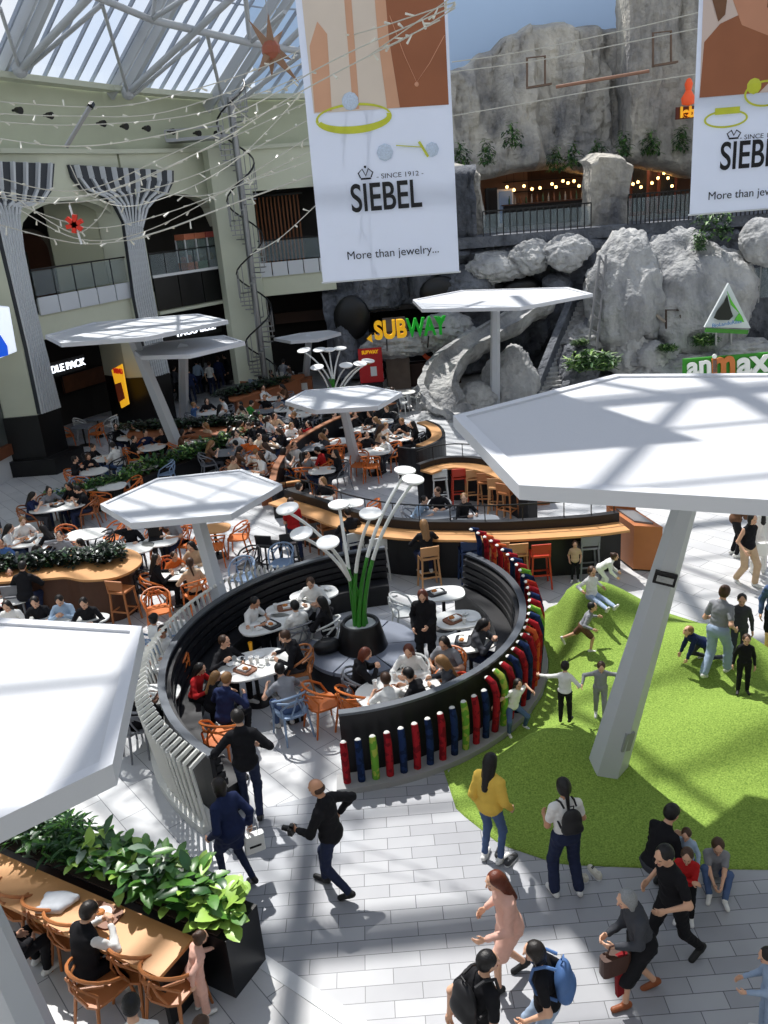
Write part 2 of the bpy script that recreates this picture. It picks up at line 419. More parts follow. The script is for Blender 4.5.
# ---- poses
def P_walk(st=.26, lean=5, arm=.18, lift=.10, **k):
    d = dict(pelvis=(0, 0, .885), lean=lean, feet=((-.09, st, .085), (.09, -st, .085 + lift)), hands=((-.25, -arm, .86), (.25, arm, .90)), toes=((-.1, 1, .0), (.1, 1, -.5)))
    d.update(k); return d
def P_walk2(st=.26, lean=5, arm=.18, lift=.10, **k):
    d = dict(pelvis=(0, 0, .885), lean=lean, feet=((-.09, -st, .085 + lift), (.09, st, .085)), hands=((-.25, arm, .90), (.25, -arm, .86)), toes=((-.1, 1, -.5), (.1, 1, .0)))
    d.update(k); return d
def P_stand(**k):
    d = dict(pelvis=(0, 0, .915), lean=2, feet=((-.11, 0, .085), (.11, .04, .085)), hands=((-.25, .02, .84), (.25, .04, .85))); d.update(k); return d
def P_sit(h=.46, lean=8, hands=((-.16, .38, .80), (.16, .38, .80)), **k):
    d = dict(pelvis=(0, 0, h + .10), lean=lean, feet=((-.13, .43, .085), (.12, .38, .085)), hands=hands, knee=((-.15, .6, 1), (.15, .6, 1)), elb=((-.8, -.4, -.6), (.8, -.4, -.6)))
    d.update(k); return d
# ---------------------------------------------------------------- light, sky
w = bpy.data.worlds.new('world'); SC.world = w; w.use_nodes = True
n = w.node_tree.nodes; l = w.node_tree.links; bg = n['Background']
tc = n.new('ShaderNodeTexCoord'); sp = n.new('ShaderNodeSeparateXYZ'); rp = n.new('ShaderNodeValToRGB'); nz = n.new('ShaderNodeTexNoise')
nz.inputs['Scale'].default_value = 2.2; nz.inputs['Detail'].default_value = 6
mx = n.new('ShaderNodeMix'); mx.data_type = 'RGBA'; mx.inputs[7].default_value = (1, 1, 1, 1)
r2 = n.new('ShaderNodeValToRGB'); r2.color_ramp.elements[0].position = .42; r2.color_ramp.elements[1].position = .58
l.new(tc.outputs['Generated'], sp.inputs[0]); l.new(sp.outputs['Z'], rp.inputs[0]); l.new(tc.outputs['Generated'], nz.inputs['Vector'])
l.new(nz.outputs['Fac'], r2.inputs[0]); l.new(r2.outputs[0], mx.inputs[0]); l.new(rp.outputs[0], mx.inputs[6]); l.new(mx.outputs[2], bg.inputs[0])
e = rp.color_ramp.elements; e[0].position = .0; e[0].color = (1.0, 1.02, 1.05, 1); e[1].position = .9; e[1].color = (.12, .26, .55, 1)
m_ = e.new(.35); m_.color = (.42, .62, .95, 1)
bg.inputs[1].default_value = 1.0
sl = bpy.data.lights.new('sun', 'SUN'); sl.energy = 5.7; sl.angle = R(.7); sl.color = (1, .97, .92)
so = link('sun', sl); so.rotation_mode = 'QUATERNION'
so.rotation_quaternion = Vector((.2, -.58, -1)).normalized().to_track_quat('-Z', 'Y')
SC.view_settings.view_transform = 'Standard'; SC.view_settings.look = 'None'; SC.view_settings.exposure = 0; SC.view_settings.gamma = 1
SC.view_settings.use_curve_mapping = False
SC.cycles.max_bounces = 6; SC.cycles.transparent_max_bounces = 12; SC.cycles.use_denoising = True; SC.cycles.sample_clamp_indirect = 4

# ---------------------------------------------------------------- floor
def tile_mat(name, c1, c2, mortar, rot, bw, bh, ms, off=.5, rough=.45):
    m = bpy.data.materials.new(name); m.use_nodes = True; n = m.node_tree.nodes; l = m.node_tree.links; b = n['Principled BSDF']
    tc = n.new('ShaderNodeTexCoord'); mp = n.new('ShaderNodeMapping'); br = n.new('ShaderNodeTexBrick'); nz = n.new('ShaderNodeTexNoise'); mx = n.new('ShaderNodeMix'); mx.data_type = 'RGBA'; mx.blend_type = 'MULTIPLY'
    mp.inputs['Rotation'].default_value = (0, 0, R(rot)); br.offset = off
    br.inputs['Color1'].default_value = lin(c1); br.inputs['Color2'].default_value = lin(c2); br.inputs['Mortar'].default_value = lin(mortar)
    br.inputs['Scale'].default_value = 1; br.inputs['Mortar Size'].default_value = ms; br.inputs['Brick Width'].default_value = bw; br.inputs['Row Height'].default_value = bh; br.inputs['Mortar Smooth'].default_value = .1
    nz.inputs['Scale'].default_value = 1.2; nz.inputs['Detail'].default_value = 8
    rr = n.new('ShaderNodeValToRGB'); rr.color_ramp.elements[0].color = (.84, .84, .85, 1); rr.color_ramp.elements[0].position = .3; rr.color_ramp.elements[1].position = .7
    l.new(tc.outputs['Object'], mp.inputs[0]); l.new(mp.outputs[0], br.inputs['Vector']); l.new(tc.outputs['Object'], nz.inputs['Vector']); l.new(nz.outputs['Fac'], rr.inputs[0])
    mx.inputs[0].default_value = 1; l.new(br.outputs['Color'], mx.inputs[6]); l.new(rr.outputs[0], mx.inputs[7]); l.new(mx.outputs[2], b.inputs['Base Color'])
    b.inputs['Roughness'].default_value = rough
    return m
FLOOR_W = tile_mat('pale_tiles', (206, 206, 206), (190, 191, 193), (120, 122, 126), 52, 1.3, .42, .006)
FLOOR_G = tile_mat('grey_paving', (170, 172, 177), (148, 150, 156), (92, 94, 99), 0, .62, .205, .005)
struct(ob('floor', MB().prism([(-30, 2), (30, 2), (30, 50), (-30, 50)], -.3, 0), FLOOR_W))
edge = [(345, 789), (313, 796), (265, 808), (240, 836), (223, 868), (222, 905), (232, 933), (371, 1024)]
poly = [G(*p)[:2] for p in edge] + [(.3, 3), (14, 3), (14, 9.5), (8, 9.5), (5, 12), (2.6, 12.9)] + arc((-1.0, 13.9), 3.72, 0, -88, 12)
struct(ob('floor_promenade', MB().prism(poly, -.1, .004), FLOOR_G))
p1, p2 = G(232, 933), G(371, 1024); d = (p2 - p1).normalized(); q = Vector((-d.y, d.x, 0)) * -.17
struct(ob('floor_border', MB().prism([(p1 + d * -.6)[:2], (p1 + d * 6)[:2], (p1 + d * 6 + q)[:2], (p1 + d * -.6 + q)[:2]], -.05, .008), M('border_stone', (205, 207, 210), .5, var=.1)))

# ---------------------------------------------------------------- building on the left
WALL = M('plaster_green', (204, 208, 188), .8, var=.05, scale=2); WALL2 = M('plaster_green_dark', (182, 188, 166), .8, var=.06, scale=2)
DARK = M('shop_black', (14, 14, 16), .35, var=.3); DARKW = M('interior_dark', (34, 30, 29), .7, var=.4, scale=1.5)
FIN_D = M('fin_dark', (58, 62, 68), .6); FIN_L = M('fin_light', (196, 200, 204), .5)
GLASS = M('rail_glass', (150, 165, 170), .05, alpha=.22, spec=.6); STEEL = M('steel', (150, 152, 155), .35, metal=.8); WHITE = M('white_paint', (222, 224, 226), .4)
BLACKM = M('black_metal', (22, 22, 24), .4)
F = [Vector((-13.6, 24.3, 0)), Vector((-10.95, 29.3, 0)), Vector((-8.3, 34.3, 0)), Vector((-5.3, 37.9, 0)), Vector((-1.2, 38.7, 0))]
TOPZ = [12.4, 12.35, 12.25, 12.1, 11.9]
def outn(a, b): d = (b - a).normalized(); return Vector((-d.y, d.x, 0))
def onplane(px, py, P0, d):
    r = _F * CF + _R * (px - 384) - _U * (py - 512); nn = Vector((d[1], -d[0], 0)).normalized()
    return Vector((0, 0, CH)) + r * ((P0 - Vector((0, 0, CH))).dot(nn) / r.dot(nn))
def wseg(mb, a, b, z0, z1, th, off=0., zb0=None, zb1=None, ex=0.):
    nn = outn(a, b); ev = (b - a).normalized() * ex; a = a - ev; b = b + ev; p = [a + nn * off, b + nn * off, b + nn * (off + th), a + nn * (off + th)]
    zb0 = z0 if zb0 is None else zb0; zb1 = z1 if zb1 is None else zb1
    V = [Vector((q.x, q.y, z)) for q, z in zip(p, (z0, zb0, zb0, z0))] + [Vector((q.x, q.y, z)) for q, z in zip(p, (z1, zb1, zb1, z1))]
    mb.add(V, [(0, 3, 2, 1), (4, 5, 6, 7), (0, 1, 5, 4), (1, 2, 6, 5), (2, 3, 7, 6), (3, 0, 4, 7)])
up = MB(); fa = MB(); led = MB(); bands = MB(); slab = MB(); inner = MB(); ceil2 = MB(); back2 = MB()
for i in range(4):
    a, b = F[i], F[i + 1]; nn = outn(a, b); d = (b - a)
    L = d.length
    # upper wall with an arched (or straight) soffit
    N = 16
    for k in range(N):
        u0, u1 = k / N, (k + 1) / N
        def sof(u):
            if i == 3: return 8.55
            v = max(-1, min(1, (u - .5) / .42)); return 7.3 + 1.35 * math.sqrt(max(0, 1 - v * v)) ** .75 if abs(v) < 1 else 7.3
        wseg(up, a + d * u0, a + d * u1, sof(u0), 10.25, .6, .5, sof(u1), 10.25)
    wseg(led, a, b, 10.15, 10.3, .75, .38, ex=.35); wseg(up, a, b, 8.7, 10.2, .5, .62, ex=.5)
    wseg(fa, a, b, 10.3, TOPZ[i], .5, .75, 10.3, TOPZ[i + 1], ex=.5); wseg(led, a, b, TOPZ[i] - .02, TOPZ[i] + .16, .6, .1, TOPZ[i + 1] - .02, TOPZ[i + 1] + .16)
    wseg(bands, a, b, 4.25, 5.1, .45, .4); e_ = d.normalized() * 2.4; wseg(slab, a, b, 4.95, 5.1, .8, .5); wseg(slab, a - e_, b + e_, 4.9, 5.06, 6.3, 1.0)
    wseg(ceil2, a - e_ * .6, b + e_ * .6, 8.75, 8.95, 7, .72)
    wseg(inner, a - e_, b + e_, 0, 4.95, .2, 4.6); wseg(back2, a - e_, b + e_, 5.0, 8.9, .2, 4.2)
struct(ob('wall_left', up, WALL)); struct(ob('wall_fascia', fa, WALL2)); struct(ob('trim_1', led, M('ledge_pale', (196, 200, 182), .7))); struct(ob('wall_band', bands, WALL))
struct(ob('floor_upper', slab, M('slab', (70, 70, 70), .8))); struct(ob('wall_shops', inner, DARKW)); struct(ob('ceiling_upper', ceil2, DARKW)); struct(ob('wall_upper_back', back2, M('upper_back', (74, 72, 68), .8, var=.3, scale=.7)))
# the wall in front of pier 1 on the left, with screen and shop window
a, b = F[0], F[1]; nn = outn(a, b)
struct(ob('wall_left_shop', MB().prism([G(-60, 480)[:2], G(17, 474)[:2], (-12.9, 30), (-16, 27)], 0, 4.3), M('shop_wall', (150, 152, 146), .7)))
e0, e1 = G(0, 484), G(17, 474); dd = (e1 - e0).normalized(); e0 = e0 - dd * 1.2; nn = Vector((dd.y, -dd.x, 0))
t = thing('shop_window', 'shop window above a white plinth at the left edge below the blue screen', 'window')
ob('plinth', MB().bar(e0 + nn * .06 + Vector((0, 0, .38)), e1 + nn * .06 + Vector((0, 0, .38)), .08, .76), M('plinth_white', (196, 198, 200), .6), t)
ob('counter_ledge', MB().bar(e0 + nn * .1 + Vector((0, 0, .95)), e1 + nn * .1 + Vector((0, 0, .95)), .16, .36), M('brown_wood_dark', (112, 66, 44), .6, var=.2), t)
ob('pane', MB().bar(e0 + nn * .06 + Vector((0, 0, 2.2)), e1 + nn * .06 + Vector((0, 0, 2.2)), .03, 2.1), M('window_dull', (88, 92, 90), .15, var=.4, scale=2), t)
ob('frame', MB().bar(e1 + nn * .08 + Vector((0, 0, 1.2)), e1 + nn * .08 + Vector((0, 0, 3.3)), .12).bar(e0 + nn * .08 + Vector((0, 0, 3.28)), e1 + nn * .08 + Vector((0, 0, 3.28)), .08), M('bronze', (90, 74, 58), .5), t)
# blue / white screen, px quad
P0 = Vector((-10.6, 29.0, 0)); 
sq = [onplane(x, y, P0, (.48, .88)) for x, y in ((-30, 303), (8, 306), (16, 352), (-24, 368))]
t = thing('advertising_screen', 'white and blue advertising screen at the left edge on the green pier', 'screen')
ob('casing', MB().plate([p + Vector((-.05, .03, 0)) for p in sq], .12), M('casing', (200, 202, 204), .5), t)
ob('display', MB().plate([p.lerp(sum(sq, Vector()) / 4, .04) + Vector((.06, -.03, 0)) for p in sq], .02), M('screen_white', (232, 240, 250), .3, emit=.7), t)
ob('blue_shape', MB().plate([onplane(x, y, P0, (.48, .88)) + Vector((.09, -.05, 0)) for x, y in ((-20, 330), (-2, 335), (5, 346), (6, 355), (-20, 362))], .02), M('screen_blue', (20, 80, 200), .3, emit=.8), t)

# piers: plain face + finned face that fans out at the top
def fins(name, pxl, pxr, P0, d, nf, off=.16):
    """pxl / pxr: left and right outline in pixels from bottom to top on the plane"""
    L = [onplane(x, y, P0, d) for x, y in pxl]; Rr = [onplane(x, y, P0, d) for x, y in pxr]
    nn = Vector((d[1], -d[0], 0)).normalized(); m = MB()
    for i in range(len(L) - 1):
        for k in range(nf):
            a, b = k / nf, (k + 1) / nf
            q = [L[i].lerp(Rr[i], a), L[i].lerp(Rr[i], b), L[i + 1].lerp(Rr[i + 1], b), L[i + 1].lerp(Rr[i + 1], a)]
            m.cur = 0; m.plate([p + nn * off * .5 for p in q], off)
            m.cur = 1; c0 = L[i].lerp(Rr[i], (a + b) / 2) + nn * (off + .02); c1 = L[i + 1].lerp(Rr[i + 1], (a + b) / 2) + nn * (off + .02)
            m.bar(c0, c1, (L[i] - Rr[i]).length / nf * .42 + .01, .09)
    return struct(ob(name, m, [FIN_D, FIN_L]))
BASEP = M('pier_black', (16, 16, 18), .3)
def zp(x, y, z): return G(x, y, z)
A, B_, C_ = G(5, 418, 2), G(37, 415, 2), G(57, 408, 2)
back = Vector((-.9, .5, 0)) * 1.6
struct(ob('wall_pier_1', MB().prism([A[:2], B_[:2], C_[:2], (C_ + back)[:2], (A + back)[:2]], 2, 8.9), WALL))
struct(ob('baseboard_pier_1', MB().prism([(A + Vector((-.05, -.08, 0)))[:2], (B_ + Vector((.05, -.08, 0)))[:2], (C_ + Vector((.1, 0, 0)))[:2], (C_ + back)[:2], (A + back)[:2]], 0, 2).prism([(A + Vector((-.1, -.3, 0)))[:2], (B_ + Vector((.4, -.4, 0)))[:2], (C_ + Vector((.55, .2, 0)))[:2], (C_ + back)[:2], (A + back)[:2]], 0, .55), BASEP))
d1 = (C_ - B_).normalized()
fins('trim_2', [(37, 414), (24, 350), (12, 300), (0, 250), (-8, 215), (-14, 205), (-34, 200), (-52, 190), (-58, 160)], [(57, 407), (42, 350), (30, 300), (20, 250), (16, 215), (18, 207), (40, 203), (49, 190), (51, 164)], B_, d1, 8)
A, B_, C_ = G(127, 378, 2), G(148, 377, 2), G(167, 373, 2); back = Vector((-.75, .7, 0)) * 1.6
struct(ob('wall_pier_2', MB().prism([A[:2], B_[:2], C_[:2], (C_ + back)[:2], (A + back)[:2]], 2, 8.9), WALL))
struct(ob('baseboard_pier_2', MB().prism([(A + Vector((-.05, -.08, 0)))[:2], (B_ + Vector((.05, -.08, 0)))[:2], (C_ + Vector((.1, 0, 0)))[:2], (C_ + back)[:2], (A + back)[:2]], 0, 2), BASEP))
d2 = Vector((.6, .8, 0))
fins('trim_3', [(148, 377), (140, 340), (132, 300), (125, 250), (121, 222), (112, 205), (98, 196), (80, 190), (70, 178), (66, 165)], [(167, 373), (158, 330), (150, 290), (143, 250), (140, 228), (146, 208), (156, 198), (166, 193), (171, 182), (171, 171)], B_, d2, 9)
a = F[3]; struct(ob('wall_pier_3', MB().prism([(-6.05, 37.3), (-5.75, 36.75), (-4.62, 37.0), (-4.4, 38.6), (-6.2, 38.4)], 0, 10.2), WALL))
# curved reveal seen inside the first arch
struct(ob('wall_reveal', MB().prism([(-9.0, 34.3), (-9.5, 34.9), (-11.6, 33.9), (-11.4, 33.4)], 5.1, 8.8), M('reveal', (166, 170, 148), .8)))
# white panels, rails, glass
def bay(i, u0, u1, npan, black=False):
    a, b = F[i], F[i + 1]; nn = outn(a, b); d = b - a
    p, q = a + d * u0 + nn * .35, a + d * u1 + nn * .35
    t = thing('balcony_railing', {1: 'glass balcony railing on white panels in the arch beside the red ornament', 2: 'balcony railing over the black panel in front of the toy machines'}[i], 'railing')
    mb = MB()
    for k in range(npan): 
        s0 = p.lerp(q, k / npan + .006); s1 = p.lerp(q, (k + 1) / npan - .006); mb.bar(s0 + Vector((0, 0, 5.35 if not black else 5.0)), s1 + Vector((0, 0, 5.35 if not black else 5.0)), .08, .58 if not black else 1.25)
    ob('panel', mb, M('panel_white', (205, 210, 216), .35) if not black else BASEP, t)
    if black: ob('top_trim', MB().bar(p + Vector((0, 0, 5.68)), q + Vector((0, 0, 5.68)), .14, .1), WHITE, t)
    if black: ob('bottom_trim', MB().bar(p + Vector((0, 0, 4.28)), q + Vector((0, 0, 4.28)), .3, .12), M('ledge_pale'), t)
    ob('glass_pane', MB().bar(p + Vector((0, 0, 6.1)), q + Vector((0, 0, 6.1)), .02, .8), GLASS, t)
    hr = MB().bar(p + Vector((0, 0, 6.55)), q + Vector((0, 0, 6.55)), .06, .05)
    for k in range(6): s = p.lerp(q, k / 5); hr.bar(s + Vector((0, 0, 5.6)), s + Vector((0, 0, 6.55)), .04)
    ob('handrail', hr, BLACKM, t)
bay(1, .08, .9, 5); bay(2, .1, .88, 3, True)
def bay3():
    a, b = F[3], F[4]; bay_i = 3
    nn = outn(a, b); d = b - a; p, q = a + d * .18 + nn * .35, a + d * 1.0 + nn * .35
    t = thing('balcony_railing', 'glass balcony railing on white panels behind the spiral staircase', 'railing'); mb = MB()
    for k in range(5):
        s0 = p.lerp(q, k / 5 + .006); s1 = p.lerp(q, (k + 1) / 5 - .006); mb.bar(s0 + Vector((0, 0, 5.35)), s1 + Vector((0, 0, 5.35)), .08, .58)
    ob('panel', mb, M('panel_white'), t); ob('glass_pane', MB().bar(p + Vector((0, 0, 6.1)), q + Vector((0, 0, 6.1)), .02, .8), GLASS, t)
    ob('handrail', MB().bar(p + Vector((0, 0, 6.55)), q + Vector((0, 0, 6.55)), .06, .05), BLACKM, t)
bay3()
# things in the openings
t = thing('alcove_arch', 'brown arched wall panel behind the balcony of the first arch', 'panel', Vector((-12.6, 34.6, 5.1)), R(-30))
ob('panel', MB().prism([(-1.1, 0), (1.1, 0), (1.1, .15), (-1.1, .15)], 0, 1.9), M('alcove_brown', (96, 62, 46), .7, var=.2), t)
m = MB(); n_ = 16; pts = [(1.1 * math.cos(PI * k / n_), 0, 1.9 + .7 * math.sin(PI * k / n_)) for k in range(n_ + 1)]; m.plate(pts, .15); ob('arch_head', m, M('alcove_brown'), t)
ob('frame', MB().tube([(-1.15, -.05, 0), (-1.15, -.05, 1.9)] + [(1.15 * math.cos(PI - PI * k / 12), -.05, 1.9 + .75 * math.sin(PI * k / 12)) for k in range(1, 12)] + [(1.15, -.05, 1.9), (1.15, -.05, 0)], .1), M('alcove_frame', (120, 112, 100), .7), t)
for px, c, lb in ((190, (196, 110, 60), 'orange'), (201, (110, 150, 110), 'green'), (212, (170, 175, 178), 'silver')):
    p = G(px + 1, 276, 5.7); p = onplane(px, 276, F[2] + outn(F[2], F[3]) * 1.0, (F[3] - F[2]))
    t = thing('claw_machine', 'glass toy vending machine with %s base on the upper balcony' % lb, 'vending machine', Vector((p.x, p.y, 5.1)), R(-35))
    ob('base', MB().box((0, 0, .45), (.55, .55, .9)), M('claw_' + lb, c, .4, var=.2), t)
    ob('glass_case', MB().box((0, 0, 1.35), (.52, .52, .9)), M('claw_glass', (150, 170, 165), .1, alpha=.45), t)
    ob('corner_post', MB().bar((-.26, -.26, .9), (-.26, -.26, 1.8), .05).bar((.26, -.26, .9), (.26, -.26, 1.8), .05), WHITE, t)
    ob('header', MB().box((0, 0, 1.9), (.56, .56, .22)), M('claw_head_' + lb, (200, 120, 90) if lb != 'silver' else (180, 90, 80), .4), t)
    ob('toy_pile', MB().ball((-.1, -.1, 1.0), .14).ball((.12, -.05, 1.0), .13).ball((0, .1, 1.05), .14), M('toys_' + lb, (min(255, c[0] + 30), c[1], 90), .7, var=.5, scale=12), t)
# warm wood screen behind the spiral stair on the upper floor
p = onplane(285, 262, F[3] + outn(F[3], F[4]) * 2.5, (F[4] - F[3])); t = thing('slatted_screen', 'lit vertical wooden slat screen in the upper opening by the stair', 'screen', Vector((p.x, p.y, 5.1)))
m = MB()
for k in range(12): m.box((-1.0 + k * .17, 0, 1.6), (.07, .06, 3.2))
ob('slats', m, M('slat_brown', (150, 96, 62), .6), t); ob('frame', MB().box((0, .06, 3.25), (2.2, .1, .1)).box((0, .06, .05), (2.2, .1, .1)), BLACKM, t)  # slats in one plain brown
# signs
LIT = M('sign_lit', (240, 246, 255), .4, emit=2.2)
def signpos(px, py, i, off): return onplane(px, py, F[i] + outn(F[i], F[i + 1]) * off, (F[i + 1] - F[i]))
def seg_rot(i): d = F[i + 1] - F[i]; return math.atan2(d.y, d.x)
p = signpos(59, 368.5, 1, .9); t = thing('shop_sign', 'lit white NOODLE PACK sign over the dark shop on the left', 'sign', p, seg_rot(1))
ob('backing', MB().box((0, .06, 0), (2.6, .06, .5)), DARK, t); text('lettering', 'NOODLE PACK', .36, LIT, t, (0, 0, 0), (PI / 2, 0, 0), .03, 1.0, 0)
p = signpos(191, 331, 2, .4); t = thing('shop_sign', 'lit white TACO BELL sign behind the far canopies', 'sign', p, seg_rot(2))
ob('backing', MB().box((0, .06, 0), (3.4, .06, .6)), DARK, t); text('lettering', 'TACO BELL', .38, LIT, t, (.25, 0, 0), (PI / 2, 0, 0), .03, 1.1, 0)
m = MB(); m.plate([(-1.72 + .22 * math.cos(a_), -.02, .06 + .22 * math.sin(a_)) for a_ in [PI * k / 8 for k in range(9)]], .04).plate([(-1.96, -.02, .03), (-1.48, -.02, .03), (-1.46, -.02, -.03), (-1.98, -.02, -.03)], .04); m.ball((-1.72, -.02, -.1), .06)
ob('bell_emblem', m, LIT, t)
# menu boards and the orange poster
MENU_Y = M('poster_yellow', (240, 176, 40), .4, emit=.75); MENU_R = M('poster_red', (190, 40, 24), .4, emit=.5)
t = thing('menu_poster', 'tall lit yellow menu poster with a bowl on the dark shop wall', 'poster')
P0 = onplane(121, 420, F[0] + outn(F[0], F[1]) * .0, (F[1] - F[0])); P0 = Vector((-9.95, 33.3, 0)); dm = Vector((.75, -.66, 0))
qd = [onplane(x, y, P0, dm) for x, y in ((112, 370), (122, 364), (129, 404), (122, 408))]
ob('board', MB().plate(qd, .06), MENU_Y, t); nn = Vector((dm.y, -dm.x, 0)).normalized() * .05
cc = sum(qd, Vector()) / 4
ob('dish_picture', MB().plate([onplane(x, y, P0, dm) + nn for x, y in ((116, 384), (122, 382), (126, 398), (120, 402))], .02), M('dish', (120, 52, 30), .5, emit=.2, var=.6, scale=9), t)
text('lettering', 'MENU', .24, MENU_R, t, onplane(119.5, 371, P0, dm) + nn * 1.3, (PI / 2, 0, math.atan2(-dm.y, -dm.x) + PI), .01, .9, .02)
p = signpos(84, 379, 1, 4.2); t = thing('menu_board', 'dim orange menu board on the back wall of the left shop', 'menu board', p, seg_rot(1))
ob('board', MB().box((0, 0, 0), (2.4, .06, .7)), M('menu_dim', (96, 58, 36), .5, var=.6, scale=3), t); ob('frame', MB().tube([(-1.2, -.05, .37), (1.2, -.05, .37), (1.2, -.05, -.37), (-1.2, -.05, -.37)], .03, 5, close=True), BLACKM, t)
# far left-back opening: dark ceiling beam + brown band
struct(ob('trim_4', MB().bar((-4.4, 41.5, 2.9), (.2, 41.9, 2.9), .3, .5), M('brown_band', (70, 50, 40), .7)))
# emergency lamps row on the fascia
for k, (x, y) in enumerate(((16, 110), (47, 115), (100, 123), (123, 126), (145, 128), (170, 131), (196, 133), (216, 133))):
    i = 0 if x < 20 else 1 if x < 90 else 2; i = min(i, 2)
    best = None
    for j in range(4):
        p = onplane(x, y, F[j] + outn(F[j], F[j + 1]) * .33, F[j + 1] - F[j]); u = (p - F[j]).dot(F[j + 1] - F[j]) / (F[j + 1] - F[j]).length_squared
        if -.05 <= u <= 1.05 and p.y > 0: best = (p, j)
    if not best: continue
    p, j = best
    o = ob('spotlight', MB().tube([(0, 0, 0), (0, -.2, -.04)], [.08, .12], 12).tube([(0, .0, .0), (0, .16, .0)], .04, 6), BLACKM, None, True, loc=p + Vector((0, 0, 0)), rz=seg_rot(j)); o.location = p
    tag(o, 'small black spotlight in the row on the upper green wall', 'spotlight', 'spotlights on the upper wall')
# platform under the lamps beside the staircase head
p = Q(200, 139, 36.6); t = thing('bracket_platform', 'grey metal platform jutting from the fascia beside the staircase top', 'platform', p)
ob('deck', MB().box((0, 0, 0), (2.4, 1.2, .12)), STEEL, t); ob('handrail', MB().bar((-1.2, -.6, .35), (1.0, -.6, .35), .05).bar((-1.2, -.6, 0), (-1.2, -.6, .35), .04).bar((1.0, -.6, 0), (1.0, -.6, .35), .04), STEEL, t)
# spiral staircase
sx, sy = -4.55, 36.2
t = thing('spiral_staircase', 'grey metal spiral staircase climbing the pier beside the upper openings', 'staircase', (sx, sy, 0))
ob('pole', MB().tube([(0, 0, 0), (0, 0, 11.9)], .13, 10), STEEL, t, True)
st = MB(); hr = []; ba = MB(); N = 62
for k in range(N):
    a = 2 * PI * k / 15.0; z = .25 + k * .185
    ca, sa = math.cos(a), math.sin(a); a2 = a + 2 * PI / 15
    st.prism([(.1 * ca, .1 * sa), (.62 * ca, .62 * sa), (.62 * math.cos(a2), .62 * math.sin(a2))], z, z + .04)
    ba.bar((.62 * ca, .62 * sa, z), (.62 * ca, .62 * sa, z + .95), .03); hr.append((.62 * ca, .62 * sa, z + .95))
ob('treads', st, STEEL, t); ob('balusters', ba, STEEL, t); ob('handrail', MB().tube(hr, .035, 6), BLACKM, t, True)

# ---------------------------------------------------------------- roof
TUBE = M('truss_white', (176, 180, 184), .45); RIB = M('rib_blue', (150, 160, 176), .5)
def on_top(u):
    u = max(0, min(3.999, u)); i = int(u); f = u - i
    p = F[i].lerp(F[i + 1], f) + outn(F[i], F[i + 1]) * .6; p.z = TOPZ[i] + (TOPZ[i + 1] - TOPZ[i]) * f + .1; return p
RD = Vector((2, -1.2, 1.95))
m = MB()
u = -.0
us = [k * .125 for k in range(0, 32)]
for u in us: p = on_top(u); m.bar(p, p + RD * 4.2, .07, .12)
for f in (1.35, 3.0): 
    pts = [on_top(k * .25) + RD * f for k in range(0, 16)]
    for a, b in zip(pts, pts[1:]): m.bar(a, b, .05)
struct(ob('ceiling_glazing_bars', m, RIB))
gm = bpy.data.materials.new('roof_glass'); gm.use_nodes = True; n = gm.node_tree.nodes; l = gm.node_tree.links
tr = n.new('ShaderNodeBsdfTransparent'); gl = n.new('ShaderNodeBsdfGlossy'); ms = n.new('ShaderNodeMixShader'); gl.inputs['Roughness'].default_value = .1; tr.inputs[0].default_value = (.96, .98, 1, 1)
ms.inputs[0].default_value = .04; l.new(tr.outputs[0], ms.inputs[1]); l.new(gl.outputs[0], ms.inputs[2]); l.new(ms.outputs[0], n['Material Output'].inputs[0])
gp = MB()
for i in range(4):
    a, b = on_top(i), on_top(i + .999); gp.add([a, b, b + RD * 4.2, a + RD * 4.2], [(0, 1, 2, 3)])
struct(ob('window_roof', gp, gm))
def D(px, py, Y): return Q(px, py, Y)
W1, W2, W3 = D(20, 70, 30.2), D(128, 93, 34.6), D(224, 107, 37.9)
U0_, U1, U2, U3, U4 = D(92, -8, 27), D(102, 4, 28), D(152, 20, 31), D(250, 43, 34.5), D(330, 56, 37.5)
m = MB()
for a, b, r in ((W1, D(92, -6, 27), .14), (W1 + Vector((.1, 0, -.05)), U1, .09), (W1, D(0, 8, 28), .07), (W2, U1, .07), (W2, D(236, -6, 31), .14), (W2 + Vector((.15, 0, -.1)), D(200, 38, 33.5), .09),
                (W3, D(207, 34, 33), .08), (W3, D(312, 18, 35), .14), (W3 + Vector((.15, 0, -.1)), D(320, 40, 37), .12), (D(80, -10, 26.5), U2, .13), (U2, U3, .15), (U3, U4, .15), (U2, D(156, -8, 30), .09), (U3, D(245, -8, 33), .11),
                (D(150, 20, 31), D(196, -8, 29), .1), (U3, D(285, 12, 33), .1)):
    m.tube([a, b], r * .8, 10)
struct(ob('trim_5', m, TUBE, None, True))
m = MB()
for wv in (W1, W2, W3):
    m.bar(wv + Vector((-.15, .1, 0)), wv + Vector((-.15, .1, 0)) + RD * 4.4, .2, .3); m.bar(wv + Vector((-.75, .3, 0)), wv + Vector((-.75, .3, 0)) + RD * 4.4, .12, .4)
    m.ball(tuple(wv), .24, 12)
struct(ob('ceiling_rafters', m, TUBE))
